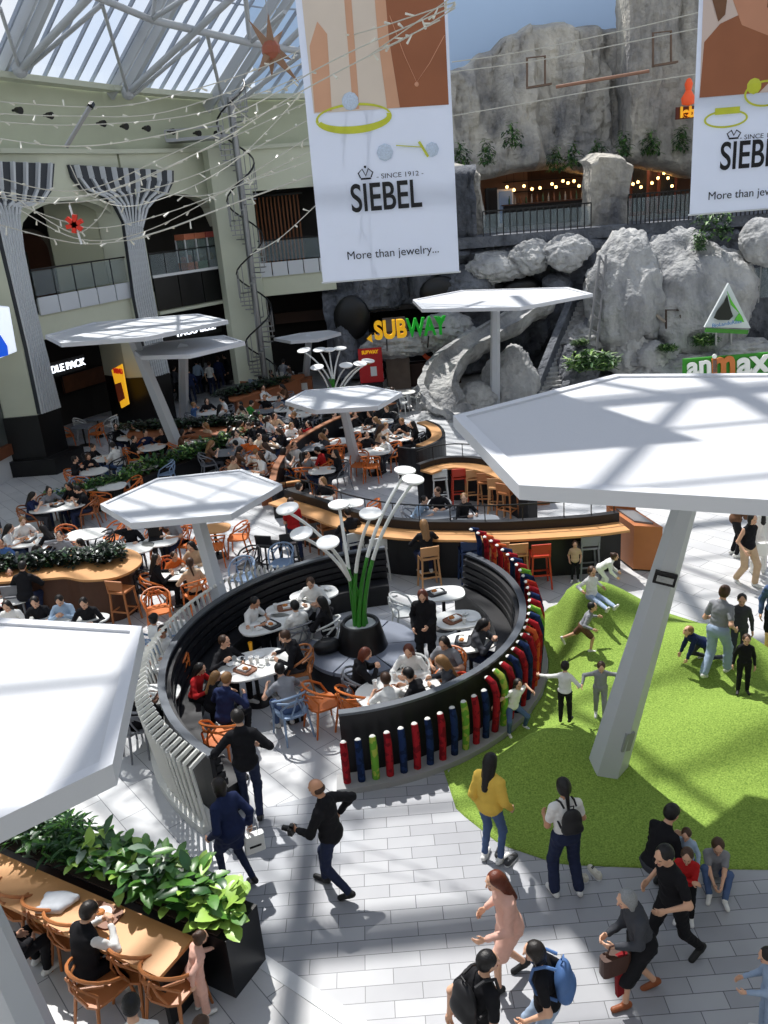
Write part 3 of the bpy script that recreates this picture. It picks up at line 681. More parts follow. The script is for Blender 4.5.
# the flat part of the roof above the hall: what the stripes of shade come from
m = MB()
for Y in (14.0, 19.4, 25.0, 30.6, 36.2): m.bar((-22, Y - .8, 20), (26, Y + .8, 20), .30, .3)
for X in (-12.6, -5.5, 1.6, 8.7): m.bar((X - .3, 8, 20.5), (X + .6, 42, 20.5), .30, .3)
for X in range(-13, 14, 7): m.bar((X, 8, 20.2), (X + 7, 19.4, 20.2), .16); m.bar((X + 7, 19.4, 20.2), (X, 30.6, 20.2), .16); m.bar((X, 30.6, 20.2), (X + 7, 41, 20.2), .16)
for Y in [9 + 1.8 * k for k in range(16)]: m.bar((-22, Y - .8, 20.1), (26, Y + .8, 20.1), .10, .06)
struct(ob('ceiling_beams', m, TUBE))
# hanging star
c = Q(271, 50, 20); t = MB(); random.seed(3)
star = thing('hanging_star', 'brown many-pointed star hanging under the glass roof', 'star ornament', c)
for (x, y, Yo) in ((248, 19, 0), (268, 12, -.1), (300, 84, 0), (272, 78, .1), (258, 72, -.2), (292, 60, .3), (283, 30, .3)):
    tip = Q(x, y, 20 + Yo) - c; sdir = tip.normalized(); o1 = sdir.orthogonal().normalized() * .15; o2 = sdir.cross(o1).normalized() * .15
    k = MB().add([tip, o1, o2, -o1, -o2], [(0, 1, 2), (0, 2, 3), (0, 3, 4), (0, 4, 1)]); ob('spike', k, M('star_brown', (140, 108, 84), .5, var=.2), star)
ob('core', MB().ball((0, 0, 0), .2, 10), M('star_red', (150, 84, 62), .5), star); ob('wire', MB().tube([(0, 0, .2), (0, .2, 4)], .012, 5), STEEL, star)

# the sides of the hall that the camera does not look at: they only shut out the open sky, as the real building does
REAR = M('plaster_rear', (150, 150, 142), .8)
struct(ob('wall_rear', MB().prism([(-24, -4.3), (16, -4.3), (16, -4), (-24, -4)], 0, 13), REAR)); struct(ob('floor_gallery', MB().prism([(-24, -4), (10, -4), (10, .35), (-24, .35)], 5.9, 6.3), REAR)); struct(ob('wall_gallery', MB().prism([(-24, -.6), (10, -.6), (10, -.4), (-24, -.4)], 0, 5.9), REAR))
struct(ob('wall_right', MB().prism([(7.5, -4), (25.5, 34), (25.8, 34), (7.8, -4)], 0, 12.5), REAR))
struct(ob('wall_left_near', MB().prism([(-13.8, 24), (-16.5, 8), (-17, 8), (-14.3, 24)], 0, 12.4), WALL))
# ---------------------------------------------------------------- rock walls, cave cafe, signs
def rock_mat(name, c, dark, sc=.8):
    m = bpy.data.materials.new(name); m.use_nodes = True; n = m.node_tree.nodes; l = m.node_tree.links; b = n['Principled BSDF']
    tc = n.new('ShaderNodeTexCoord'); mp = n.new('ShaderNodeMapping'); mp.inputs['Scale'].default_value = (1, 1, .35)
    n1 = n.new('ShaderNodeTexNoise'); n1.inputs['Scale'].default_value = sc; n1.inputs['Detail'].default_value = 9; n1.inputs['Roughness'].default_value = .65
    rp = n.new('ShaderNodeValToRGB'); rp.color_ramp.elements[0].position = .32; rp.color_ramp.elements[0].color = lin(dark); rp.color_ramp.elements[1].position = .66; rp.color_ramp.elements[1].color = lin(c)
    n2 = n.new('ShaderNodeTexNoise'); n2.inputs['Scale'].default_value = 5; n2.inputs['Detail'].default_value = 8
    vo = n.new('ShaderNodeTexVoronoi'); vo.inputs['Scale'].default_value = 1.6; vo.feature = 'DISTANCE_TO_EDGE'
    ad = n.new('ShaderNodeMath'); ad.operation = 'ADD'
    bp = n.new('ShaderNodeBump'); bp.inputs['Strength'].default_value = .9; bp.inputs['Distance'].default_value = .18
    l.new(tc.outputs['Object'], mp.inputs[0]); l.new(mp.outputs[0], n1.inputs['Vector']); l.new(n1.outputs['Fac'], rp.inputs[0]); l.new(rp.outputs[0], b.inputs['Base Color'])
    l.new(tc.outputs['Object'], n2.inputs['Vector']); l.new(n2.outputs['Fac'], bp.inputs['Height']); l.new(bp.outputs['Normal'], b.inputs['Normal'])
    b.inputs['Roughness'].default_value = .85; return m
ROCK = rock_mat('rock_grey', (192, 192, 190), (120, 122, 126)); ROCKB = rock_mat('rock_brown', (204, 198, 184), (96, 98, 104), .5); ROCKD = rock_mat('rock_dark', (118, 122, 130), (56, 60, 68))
def fr(x, y, z, o=5): return noise.fractal(Vector((x, y, z)), 1.0, 2.0, o)
def cliff(name, X0, X1, Yf, zb, zt, mat, nx=90, nz=60, amp=.9, seed=0., th=2.2, vert=True, tag_=None):
    """rock sheet with real thickness; Yf, zb, zt are functions of x"""
    V = []; Fc = []
    for j in range(nz + 1):
        for i in range(nx + 1):
            x = X0 + (X1 - X0) * i / nx; v = j / nz; z = zb(x) + (zt(x) - zb(x)) * v
            n1 = fr(x * .35 + seed, seed, z * (.09 if vert else .3)); n2 = fr(x * 1.1 + seed, 3, z * (.35 if vert else 1.), 4)
            cr = abs(math.sin(x * 1.15 + 1.6 * n1 + seed)) ** .35
            y = Yf(x, v) - amp * (n1 * 1.3 + .6 * n2 + .55 * cr * (1 if vert else .3)) + .1 * fr(x * 3, 1, z * 3, 2)
            e = min(v, 1 - v) ; y += .8 * max(0, 1 - e / .06) ** 2
            V.append((x + .25 * n2, y, z))
    W = nx + 1
    for j in range(nz):
        for i in range(nx): Fc.append((j * W + i, j * W + i + 1, (j + 1) * W + i + 1, (j + 1) * W + i))
    o = len(V); V += [(x, y + th, z) for x, y, z in V]
    for j in range(nz):
        for i in range(nx): Fc.append(tuple(o + q for q in (j * W + i, (j + 1) * W + i, (j + 1) * W + i + 1, j * W + i + 1)))
    for i in range(nx): Fc += [(i, o + i, o + i + 1, i + 1), (nz * W + i, nz * W + i + 1, o + nz * W + i + 1, o + nz * W + i)]
    for j in range(nz): Fc += [(j * W, (j + 1) * W, o + (j + 1) * W, o + j * W), (j * W + nx, o + j * W + nx, o + (j + 1) * W + nx, (j + 1) * W + nx)]
    m = MB(); m.add(V, Fc); return ob(name, m, mat, None, True)
def zat(px, py, Y): return Q(px, py, Y).z
def interp(pts):
    def f(x):
        if x <= pts[0][0]: return pts[0][1]
        for (a, b), (c, d) in zip(pts, pts[1:]):
            if x <= c: return b + (d - b) * (x - a) / (c - a)
        return pts[-1][1]
    return f
def prof(px, Y): return interp([(Q(x, y, Y).x, Q(x, y, Y).z) for x, y in px])
# painted sky behind the rocks
struct(ob('wall_sky', MB().prism([(-5, 51), (34, 51), (34, 51.3), (-5, 51.3)], 6, 26), M('painted_sky', (184, 208, 236), .8, var=.05, scale=.3)))
YU = 44.0
struct(cliff('wall_cliff_top', Q(300, 60, YU).x, Q(629, 60, YU).x, lambda x, v: YU + 1.6 * v, prof([(300, 195), (430, 195), (470, 183), (520, 172), (560, 168), (600, 175), (629, 160)], YU),
      prof([(300, 90), (450, 66), (474, 58), (485, 44), (500, 40), (506, 28), (522, 24), (540, 12), (565, 11), (585, 18), (600, 16), (629, 22)], YU), ROCKB, 120, 80, .9, 2.3))
struct(cliff('wall_cliff_high', Q(627, 60, YU - .8).x, Q(800, 60, YU - .8).x, lambda x, v: YU - .9 + .5 * v, prof([(627, 163), (660, 168), (700, 178), (800, 170)], YU - .8), lambda x: 17.0, ROCKB, 70, 70, .7, 7.7))
# columns of rock framing the cave
struct(cliff('wall_cliff_column', Q(588, 200, 39.6).x, Q(629, 200, 39.6).x, lambda x, v: 39.6 - .3 * v, prof([(588, 252), (629, 250)], 39.6), prof([(588, 160), (600, 152), (618, 154), (629, 162)], 39.6), ROCKB, 24, 40, .35, 5.1, 1.5))
struct(cliff('wall_cliff_side', Q(452, 200, 40.6).x, Q(481, 200, 40.6).x, lambda x, v: 40.6, prof([(452, 262), (481, 255)], 40.6), prof([(452, 160), (481, 172)], 40.6), ROCKB, 20, 40, .35, 8.1, 1.5))
# lower rock wall behind the ground-floor shops (under the first banner)
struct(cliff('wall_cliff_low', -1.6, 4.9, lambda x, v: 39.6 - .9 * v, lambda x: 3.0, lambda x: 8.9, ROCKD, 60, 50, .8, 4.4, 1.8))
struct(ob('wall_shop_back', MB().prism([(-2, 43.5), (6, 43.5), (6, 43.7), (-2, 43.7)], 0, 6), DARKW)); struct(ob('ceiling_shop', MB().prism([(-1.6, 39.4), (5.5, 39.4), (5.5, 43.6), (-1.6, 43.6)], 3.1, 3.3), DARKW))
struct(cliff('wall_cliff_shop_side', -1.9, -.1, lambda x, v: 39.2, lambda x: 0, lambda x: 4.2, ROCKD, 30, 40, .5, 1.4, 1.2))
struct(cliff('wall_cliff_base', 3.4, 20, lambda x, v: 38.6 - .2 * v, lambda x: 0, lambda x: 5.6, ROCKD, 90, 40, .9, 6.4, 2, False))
# cave cafe: floor, back wall, bar, bulbs, railing
CX0, CX1 = Q(478, 240, 39).x, Q(800, 240, 39).x
struct(ob('floor_cave', MB().prism([(CX0 - 1, 38.4), (CX1 + 3, 38.4), (CX1 + 3, 48.6), (CX0 - 1, 48.6)], 5.55, 6.0), ROCKD))
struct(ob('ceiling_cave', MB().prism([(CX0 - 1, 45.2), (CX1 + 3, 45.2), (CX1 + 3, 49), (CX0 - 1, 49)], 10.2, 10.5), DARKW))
struct(ob('wall_cave_back', MB().prism([(CX0 - 1, 47.4), (CX1 + 3, 47.4), (CX1 + 3, 47.6), (CX0 - 1, 47.6)], 6, 10.3), M('cave_back', (92, 66, 52), .8, var=.3, scale=.6)))
pw = Q(497, 205, 47.2); struct(ob('wall_cave_panel', MB().box((pw.x + .3, 47.2, 7.9), (2.6, .1, 3.2)), M('cave_pale', (150, 118, 100), .8)))
WARM = M('bulb_warm', (255, 190, 110), .4, emit=9)
for k, (x, y) in enumerate(((507, 187), (514, 190), (524, 186), (532, 189), (540, 188), (552, 184), (556, 187), (563, 181), (568, 183), (574, 181), (579, 186), (584, 181), (628, 180), (633, 184), (638, 182), (641, 187), (652, 183), (658, 178), (664, 173), (668, 178), (672, 186), (678, 172), (683, 168), (688, 174))):
    p = Q(x, y, 45.2); m = MB().ball((0, 0, 0), .075, 8); m.cur = 1; m.tube([(0, 0, .06), (0, 0, max(.2, 10.22 - p.z))], .008, 4); t = ob('pendant_bulb', m, [WARM, DARKW], None, True, loc=p)
    tag(t, 'small warm glowing bulb hanging in the cave cafe', 'light bulb', 'bulbs in the cave cafe')
pl = bpy.data.lights.new('cafe_lamp', 'POINT'); pl.energy = 160; pl.color = (1, .7, .45); pl.shadow_soft_size = .4; link('cafe_lamp', pl).location = (Q(540, 200, 45).x, 45.2, 9.0)
pl2 = link('cafe_lamp', pl); pl2.location = (Q(660, 200, 45).x, 45.2, 9.0)
p = Q(505, 225, 46); t = thing('drinks_fridge', 'white drinks fridge at the left of the cave cafe', 'fridge', (p.x, 46, 6)); ob('body', MB().box((0, 0, .9), (.8, .7, 1.8)), WHITE, t); ob('door', MB().box((0, -.37, .95), (.64, .05, 1.5)), M('fridge_glass', (120, 140, 170), .1, emit=.15), t)
p = Q(497, 225, 46); t = thing('wine_cabinet', 'dark upright cabinet left of the white fridge in the cafe', 'cabinet', (p.x - .25, 46, 6)); ob('body', MB().box((0, 0, .95), (.55, .6, 1.9)), BLACKM, t); ob('door', MB().box((0, -.32, .95), (.4, .04, 1.6)), DARKW, t)
p = Q(548, 228, 45.4); t = thing('cafe_bar', 'dark bar counter with shelves in the cave cafe', 'bar counter', (p.x, 45.6, 6)); ob('counter', MB().box((0, 0, .5), (4.4, .6, 1.0)), DARKW, t); ob('top', MB().box((0, 0, 1.03), (4.6, .7, .06)), M('bar_top', (90, 60, 44), .4), t)
ob('shelf', MB().box((0, 1.2, 1.6), (4, .3, .05)).box((0, 1.2, 2.1), (4, .3, .05)), DARKW, t)
for k in range(14):
    o = ob('bottle', MB().lathe([(.05, 0), (.05, .22), (.02, .3), (.02, .4)], 8, (0, 0, 0)), M('bottle_%d' % (k % 3), ((60, 90, 60), (150, 150, 150), (110, 70, 40))[k % 3], .2), None, True, loc=(p.x - 1.9 + k * .28, 45.5, 7.06)); tag(o, 'small bottle standing on the cave cafe bar', 'bottle', 'bottles on the cafe bar')
def railing(lb, pts, h, mat, z0, npost=8):
    t = thing('railing', lb, 'railing'); m = MB()
    for a, b in zip(pts, pts[1:]): m.bar((*a, z0 + h), (*b, z0 + h), .06); 
    ob('handrail', m, mat, t); m = MB()
    for a, b in zip(pts, pts[1:]):
        for k in range(npost + 1): x = a[0] + (b[0] - a[0]) * k / npost; y = a[1] + (b[1] - a[1]) * k / npost; m.bar((x, y, z0), (x, y, z0 + h), .04)
    ob('posts', m, mat, t); g = MB()
    for a, b in zip(pts, pts[1:]): g.bar((*a, z0 + h * .5), (*b, z0 + h * .5), .02, h * .75)
    ob('glass_pane', g, GLASS, t); return t
railing('dark glass railing along the front of the cave cafe left of the rock column', [(Q(482, 240, 38.9).x, 38.4), (Q(588, 240, 38.9).x, 38.4)], 1.0, BLACKM, 6.0, 16)
railing('dark slatted railing along the cave terrace right of the rock column', [(Q(628, 240, 38.2).x, 38.3), (Q(800, 240, 38.2).x, 38.3)], 1.2, BLACKM, 6.0, 40)
m_ = MB()
for (x, y) in ((640, 200), (668, 190)):
    p = Q(x, y, 46); t = thing('cafe_lantern_panel', 'arched dark partition in the cave terrace at %s' % ('the rock column' if x < 650 else 'the orange emblem sign'), 'partition', (p.x, 46.2, 6)); ob('frame', MB().box((0, 0, 1.3), (1.0, .1, 2.6)), M('cave_red', (96, 50, 40), .7), t); ob('inset', MB().box((0, -.07, 1.3), (.7, .04, 2.2)), DARK, t)
# boulders
def boulder(lb, px, py, Y, r, seed, mat=ROCK, sq=(1, 1, 1), rough=.25, lean=.45):
    r *= .66
    bm = bmesh.new(); bmesh.ops.create_icosphere(bm, subdivisions=5, radius=1)
    for v in bm.verts:
        p = v.co.copy(); k = 1 + rough * 1.1 * fr(p.x * .9 + seed, p.y * .9, p.z * .9 + seed, 5) + rough * .45 * (1 - abs(fr(p.x * 2.2 + seed, p.y * 2.2, p.z * 2.2, 4)) * 2.4)
        q = p * k; q.y += lean * q.z; v.co = Vector((q.x * sq[0], q.y * sq[1], q.z * sq[2])) * r
    me = bpy.data.meshes.new('boulder'); bm.to_mesh(me); bm.free(); me.materials.append(mat)
    for p in me.polygons: p.use_smooth = True
    c = Q(px, py, Y) if px is not None else None
    o = link('boulder', me, None, c); tag(o, lb, 'rock'); return o
import bmesh
boulder('long low rock at the left end of the cafe ledge', 497, 268, 38.0, 1.0, 1.2, ROCK, (1.9, 1, .95))
boulder('rounded rock second from the left on the cafe ledge', 530, 258, 37.8, 1.0, 4.2, ROCK, (1.25, 1, 1.0))
boulder('smooth oval rock on the cafe ledge beside the rock column', 566, 252, 37.6, 1.0, 9.2, ROCK, (1.5, 1, .95))
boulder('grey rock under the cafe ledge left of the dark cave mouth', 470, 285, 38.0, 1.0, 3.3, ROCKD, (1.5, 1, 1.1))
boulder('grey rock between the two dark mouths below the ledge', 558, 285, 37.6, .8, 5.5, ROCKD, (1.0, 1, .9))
boulder('tall grey boulder sloping down behind the ladder frames', 624, 298, 36.0, 2.5, 11.1, ROCK, (.98, .9, 1.45), .22)
boulder('large wrinkled sunlit boulder left of the triangle sign', 697, 298, 36.3, 2.8, 14.2, ROCK, (1.22, .9, 1.4), .24)
boulder('round boulder at the right edge under the second banner', 762, 243, 36.4, 1.15, 17.9, ROCK, (1.2, 1, 1.2), .15)
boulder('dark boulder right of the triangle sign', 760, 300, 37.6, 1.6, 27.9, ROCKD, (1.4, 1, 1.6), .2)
boulder('pale pointed boulder in front of the tall grey one', 632, 352, 34.9, 1.15, 21.7, ROCK, (1.2, .9, 1.3), .35)
boulder('pale slanted rock left of the green foliage sign post', 655, 362, 34.4, 1.0, 23.1, ROCK, (1.5, .8, 1.0), .4)
boulder('low jagged rock behind the big canopy edge', 690, 368, 34.0, 1.0, 25.4, ROCK, (2.0, .8, .8), .4)
boulder('low jagged rock under the triangle sign', 735, 352, 34.8, 1.0, 31.4, ROCK, (2.4, .8, .7), .4)
boulder('flat layered rock above the fern', 588, 338, 35.6, .95, 33.4, ROCK, (1.5, 1, .7), .35)
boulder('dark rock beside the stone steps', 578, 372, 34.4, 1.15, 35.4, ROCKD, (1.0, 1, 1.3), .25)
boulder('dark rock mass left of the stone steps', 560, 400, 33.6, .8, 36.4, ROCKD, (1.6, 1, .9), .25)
boulder('large grey boulder right of the stone slide', 512, 382, 33.6, 1.35, 41.4, ROCK, (1.15, .9, 1.3), .22)
boulder('pale rounded rock inside the curve of the slide', 477, 397, 32.9, .85, 43.4, ROCK, (1.25, .9, .9), .25)
boulder('grey block at the foot of the slide, left side', 426, 400, 33.4, .8, 45.4, ROCK, (1.0, 1, 1.1), .25)
boulder('small rock in front of the slide block', 428, 425, 31.4, .62, 46.4, ROCK, (1.1, 1, .9), .3)
boulder('small rock beside the round wooden bench end', 459, 430, 30.6, .6, 47.4, ROCK, (1.25, 1, .9), .3)
boulder('dark rock hood over the shop under the yellow green sign', 400, 345, 37.2, 1.0, 49.4, ROCK, (2.6, 1, .75), .3)
boulder('light rock bulge right of the yellow green sign', 447, 333, 36.9, 1.1, 51.4, ROCK, (1.5, 1, 1.0), .3)
boulder('dark rock arch foot left of the red poster', 345, 352, 38.0, .9, 53.4, ROCKD, (.8, .8, 2.0), .3)
# slide: curved channel
def slide():
    pts = [Q(545, 300, 37.2), Q(520, 318, 36.6), Q(492, 335, 35.8), Q(465, 350, 34.8), Q(446, 368, 33.8), Q(438, 388, 32.8), Q(446, 408, 32.0), Q(462, 420, 31.6)]
    V = []; Fc = []; S = []
    for i in range(len(pts) - 1):
        for k in range(6): S.append(pts[i].lerp(pts[i + 1], k / 6))
    S.append(pts[-1]); NN = 12
    for i, p in enumerate(S):
        t = (S[min(i + 2, len(S) - 1)] - S[max(i - 2, 0)]).normalized(); x = t.cross(Vector((0, 0, 1))).normalized(); z = x.cross(t)
        for k in range(NN + 1):
            a = PI * k / NN; r = .55 + .10 * fr(i * .3, k * .4, 1, 3)
            V.append(p - x * r * math.cos(a) - z * r * .75 * math.sin(a) + z * .3)
        for k in range(NN + 1):
            a = PI * (1 - k / NN); r = .78 + .18 * fr(i * .3, k * .4, 5, 3)
            V.append(p - x * r * math.cos(a) - z * (r * 1.0 * math.sin(a)) + z * .3)
    W = 2 * (NN + 1)
    for i in range(len(S) - 1):
        for k in range(W): Fc.append((i * W + k, i * W + (k + 1) % W, (i + 1) * W + (k + 1) % W, (i + 1) * W + k))
    Fc += [tuple(range(W))[::-1], tuple((len(S) - 1) * W + k for k in range(W))]
    o = ob('stone_slide', MB().add(V, Fc), ROCK, None, True); tag(o, 'curved grey stone slide winding down between the boulders', 'slide')
slide()
# stone steps
t = thing('stone_steps', 'dark stone steps climbing between the rocks behind the far canopy', 'stairs'); m = MB()
for k in range(22):
    p = Q(548 + k * 1.75, 398 - k * 4.6, 33.4 + k * .19); m.box((p.x, p.y, p.z - .1), (1.25, .5, .2))
ob('treads', m, ROCK, t)
m = MB(); a, b = Q(536, 396, 33.6), Q(575, 300, 37.4); c, d_ = Q(566, 396, 33.6), Q(600, 300, 37.4)
ob('side_wall', MB().bar(a, b, .3, .9), ROCKD, t); ob('side_wall', MB().bar(c, d_, .3, .9), ROCKD, t)
# cave mouths: black flattened balls, the shade inside put into their colour
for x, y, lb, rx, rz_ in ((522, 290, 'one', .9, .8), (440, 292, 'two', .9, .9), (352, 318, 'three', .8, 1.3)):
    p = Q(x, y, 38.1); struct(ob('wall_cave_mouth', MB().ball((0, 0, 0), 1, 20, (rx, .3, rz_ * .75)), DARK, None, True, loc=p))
# tall ladder frame
t = thing('ladder_frame', 'tall grey lattice ladder frame leaning on the rocks', 'lattice frame')
a0, a1, b0, b1 = Q(600, 256, 35.6), Q(585, 374, 34.2), Q(607, 256, 35.6), Q(592, 374, 34.2); GREYM = M('grey_frame', (130, 130, 132), .6)
b0, b1 = Q(606, 255, 35.6), Q(594, 374, 34.2)
ob('side_rail', MB().tube([a0, a1], .05, 6), GREYM, t); ob('side_rail', MB().tube([b0, b1], .05, 6), GREYM, t)
for k in range(9): ob('rung', MB().tube([a0.lerp(a1, k / 8), b0.lerp(b1, (k + .7) / 8.7)], .035, 5), GREYM, t)
t = thing('rope_frame', 'dark wooden frame with railings standing on the jagged rocks', 'frame')
q = [Q(666, 310, 34.6), Q(680, 310, 34.6), Q(680, 330, 34.6), Q(666, 330, 34.6)]; ob('frame', MB().tube(q, .05, 6, close=True), M('dark_wood', (70, 56, 48), .7), t)
ob('rail', MB().tube([Q(642, 303, 34.8), Q(665, 322, 34.6)], .06, 6).tube([Q(627, 304, 35), Q(643, 302, 34.8)], .06, 6), M('pale_wood', (150, 140, 128), .7), t)
for k in range(5): ob('post', MB().tube([Q(672 + k * 5, 333, 34.5), Q(673 + k * 5, 345, 34.5)], .03, 5), GREYM, t)
# window frames hung on the cliff and the beam between them
for x0, y0, x1, y1, lb in ((527, 58, 545, 88, 'left'), (653, 33, 671, 66, 'right')):
    t = thing('wooden_window', 'empty wooden window frame fixed high on the cliff, %s of the two' % lb, 'frame'); q = [Q(x0, y0, 42.0), Q(x1, y0 - 2, 42.0), Q(x1, y1 - 3, 42.0), Q(x0, y1, 42.0)]
    ob('frame', MB().tube(q, .06, 6, close=True), M('rust_wood', (112, 92, 78), .7), t); ob('shelf', MB().bar(Q(x0, y1, 41.7), Q(x1 + 6, y1 - 4, 41.7), .35, .08), M('rust_wood'), t)
o = ob('wooden_beam', MB().tube([Q(556, 87, 41.8), Q(649, 71, 41.8)], .07, 8), M('rust_beam', (150, 112, 92), .7)); tag(o, 'long slanting wooden beam fixed across the cliff face', 'beam')
# plants hanging on the cliff
LEAFS = [M('leaf_%d' % i, c, .5, var=.3, scale=9, spec=.4) for i, c in enumerate(((56, 92, 48), (90, 130, 58), (40, 66, 40), (140, 172, 96), (52, 60, 56)))]
def leaf_mesh(name, n, spread, h, ls, mats, seed, up_=.7, asp=.5, lo=0.):
    rnd = random.Random(seed); m = MB()
    for i in range(n):
        m.cur = rnd.choices(range(len(mats)), [4, 2, 2, 1, 1][:len(mats)])[0]
        a = rnd.uniform(0, 2 * PI); rr = math.sqrt(rnd.random()); x, y = spread[0] * rr * math.cos(a), spread[1] * rr * math.sin(a); z = lo + h * rnd.uniform(.15, 1) * (1 - .45 * rr)
        yaw = rnd.uniform(0, 2 * PI); tilt = rnd.uniform(-.2, 1.0) * up_; L = ls * rnd.uniform(.6, 1.25); W = L * asp * rnd.uniform(.8, 1.1)
        d = Vector((math.cos(yaw) * math.cos(tilt), math.sin(yaw) * math.cos(tilt), math.sin(tilt))); s = d.cross(Vector((0, 0, 1))).normalized(); up = s.cross(d)
        p = Vector((x, y, z)); cu = rnd.uniform(.05, .35); Q_ = lambda u, w: p + d * (L * u) + up * (L * (cu * .6 * u - cu * 1.2 * u * u)) + s * (W * .5 * w) + up * (abs(w) * L * .06)
        m.add([p, Q_(.3, -.85), Q_(.3, 0), Q_(.3, .85), Q_(.62, -.9), Q_(.62, 0), Q_(.62, .9), Q_(.86, -.5), Q_(.86, .5), Q_(1, 0)], [(0, 2, 1), (0, 3, 2), (1, 2, 5, 4), (2, 3, 6, 5), (4, 5, 9, 7), (5, 6, 8, 9)])
    return m.mesh(name, mats, True)
def plant(lb, loc, me, cat='plant', group=None, rz=0, stems=True, sc=1., name='plant'):
    t = thing(name, lb, cat, loc, rz, group); o = link('foliage', me, t)
    t.scale = (sc,) * 3
    return t
hang = leaf_mesh('foliage', 160, (.45, .25), 1.3, .3, LEAFS[:3], 3, -.8, .3, -.9)
for k, (x, y, lb) in enumerate(((460, 147, 'at the left end of the cliff'), (487, 145, 'above the first dark rock fold'), (512, 128, 'below the left wooden frame'), (555, 152, 'above the left cave opening'), (572, 148, 'left of the rock column top'), (598, 145, 'above the rock column'), (624, 137, 'right of the rock column top'), (651, 136, 'below the right wooden frame'), (681, 132, 'under the orange emblem sign'))):
    plant('trailing green plant hanging on the cliff ' + lb, Q(x, y, 42.5), hang, rz=k * 1.3)
fern = leaf_mesh('foliage', 500, (1.0, .7), .9, .42, LEAFS[:4], 5, .9, .25)
plant('bushy bright green fern in front of the dark rock', Q(592, 372, 33.3), fern, name='fern'); plant('small green fern tucked beside the triangle sign post', Q(705, 346, 34.0), fern, rz=1, sc=.6, name='fern'); plant('green fern beside the pointed boulder', Q(667, 352, 33.8), fern, rz=2, sc=.4, name='fern'); plant('small green plant on the layered rock', Q(580, 346, 34.6), fern, rz=3, sc=.35, name='fern')
ivy = leaf_mesh('foliage', 260, (.8, .3), 1.6, .3, LEAFS[:3], 8, -.6, .4, -.4)
plant('ivy climbing over the terrace railing above the wrinkled boulder', Q(712, 232, 36.0), ivy, name='ivy'); plant('small ivy on the top of the wrinkled boulder', Q(700, 245, 35.6), ivy, rz=1, sc=.6, name='ivy')
# ---- signs on the rocks
YEL = M('sign_yellow', (240, 180, 30), .4, emit=.35); GRN = M('sign_green', (20, 160, 40), .4, emit=.25)
p = Q(406, 329, 34.9); t = thing('shop_sign', 'yellow and green SUBWAY sign over the cave shop', 'sign', p)
text('yellow_lettering', 'SUB', .98, YEL, t, (.02, 0, 0), (PI / 2, 0, 0), .12, .77, .03, 'RIGHT'); text('green_lettering', 'WAY', .98, GRN, t, (.04, 0, 0), (PI / 2, 0, 0), .12, .68, .03, 'LEFT')
ob('arrow', MB().plate([(1.30, .0, .42), (1.58, .0, .24), (1.34, .0, .06)], .2), GRN, t); ob('arrow', MB().plate([(-1.38, .0, -.42), (-1.6, .0, -.26), (-1.40, .0, -.1)], .2), YEL, t)
ob('bracket', MB().bar((-1.5, .25, -.1), (1.6, .25, -.1), .06).bar((-.8, .2, -.4), (-.8, 1.2, -1), .05).bar((.9, .2, -.4), (.9, 1.2, -1), .05), BLACKM, t)
p = Q(372, 379, 36.2); t = thing('standing_banner', 'red sandwich shop poster standing left of the cave entrance', 'poster', (p.x, p.y, 0)); RED = M('poster_red_matte', (186, 36, 40), .5, var=.1)
ob('board', MB().box((0, 0, 1.3), (1.0, .06, 1.45)), RED, t); ob('cup_picture', MB().box((.1, -.05, 1.05), (.26, .02, .4)), WHITE, t); ob('food_picture', MB().box((-.2, -.045, 1.45), (.36, .02, .2)), M('food_pic', (220, 150, 80), .6, var=.5, scale=9), t)
text('lettering', 'SUBWAY', .2, YEL, t, (0, -.05, 1.86), (PI / 2, 0, 0), .01, .85, .01); ob('foot', MB().box((0, 0, .28), (.9, .3, .56)), BLACKM, t)
p = Q(396, 385, 37.0); struct(ob('wall_stone_tile', MB().prism([(p.x - .35, p.y), (p.x + .65, p.y), (p.x + .65, p.y + 1.6), (p.x - .35, p.y + 1.6)], 0, 2.9), M('stone_tile', (112, 98, 88), .7, var=.35, scale=3)))
p = G(400, 386); t = thing('waste_cabinet', 'grey brown waste cabinet standing by the stone tiled wall', 'cabinet', p + Vector((0, -.1, 0))); ob('body', MB().box((0, 0, .55), (.9, .5, 1.1)), M('cab_brown', (120, 108, 98), .6), t); ob('top', MB().box((0, 0, 1.13), (1.0, .56, .06)), M('cab_top', (180, 178, 172), .4), t); ob('door', MB().box((0, -.27, .5), (.7, .03, .8)), M('cab_door', (98, 86, 78), .6), t)
p = Q(435, 368, 37.5); t = thing('snack_counter', 'red counter with round logo inside the cave shop', 'counter', (p.x, 37.6, 0)); ob('body', MB().box((0, 0, .5), (2.2, .6, 1.0)), M('count_dark', (60, 40, 34), .6), t); ob('arch', MB().tube([(.5 * math.cos(a_), -.1, 1.5 + .4 * math.sin(a_)) for a_ in [PI * k / 10 for k in range(-4, 15)]], .09), M('arch_red', (170, 70, 40), .5, emit=.1), t); ob('green_panel', MB().box((.7, .1, 1.7), (.6, .05, .9)), M('pan_green', (40, 120, 50), .5, emit=.1), t)
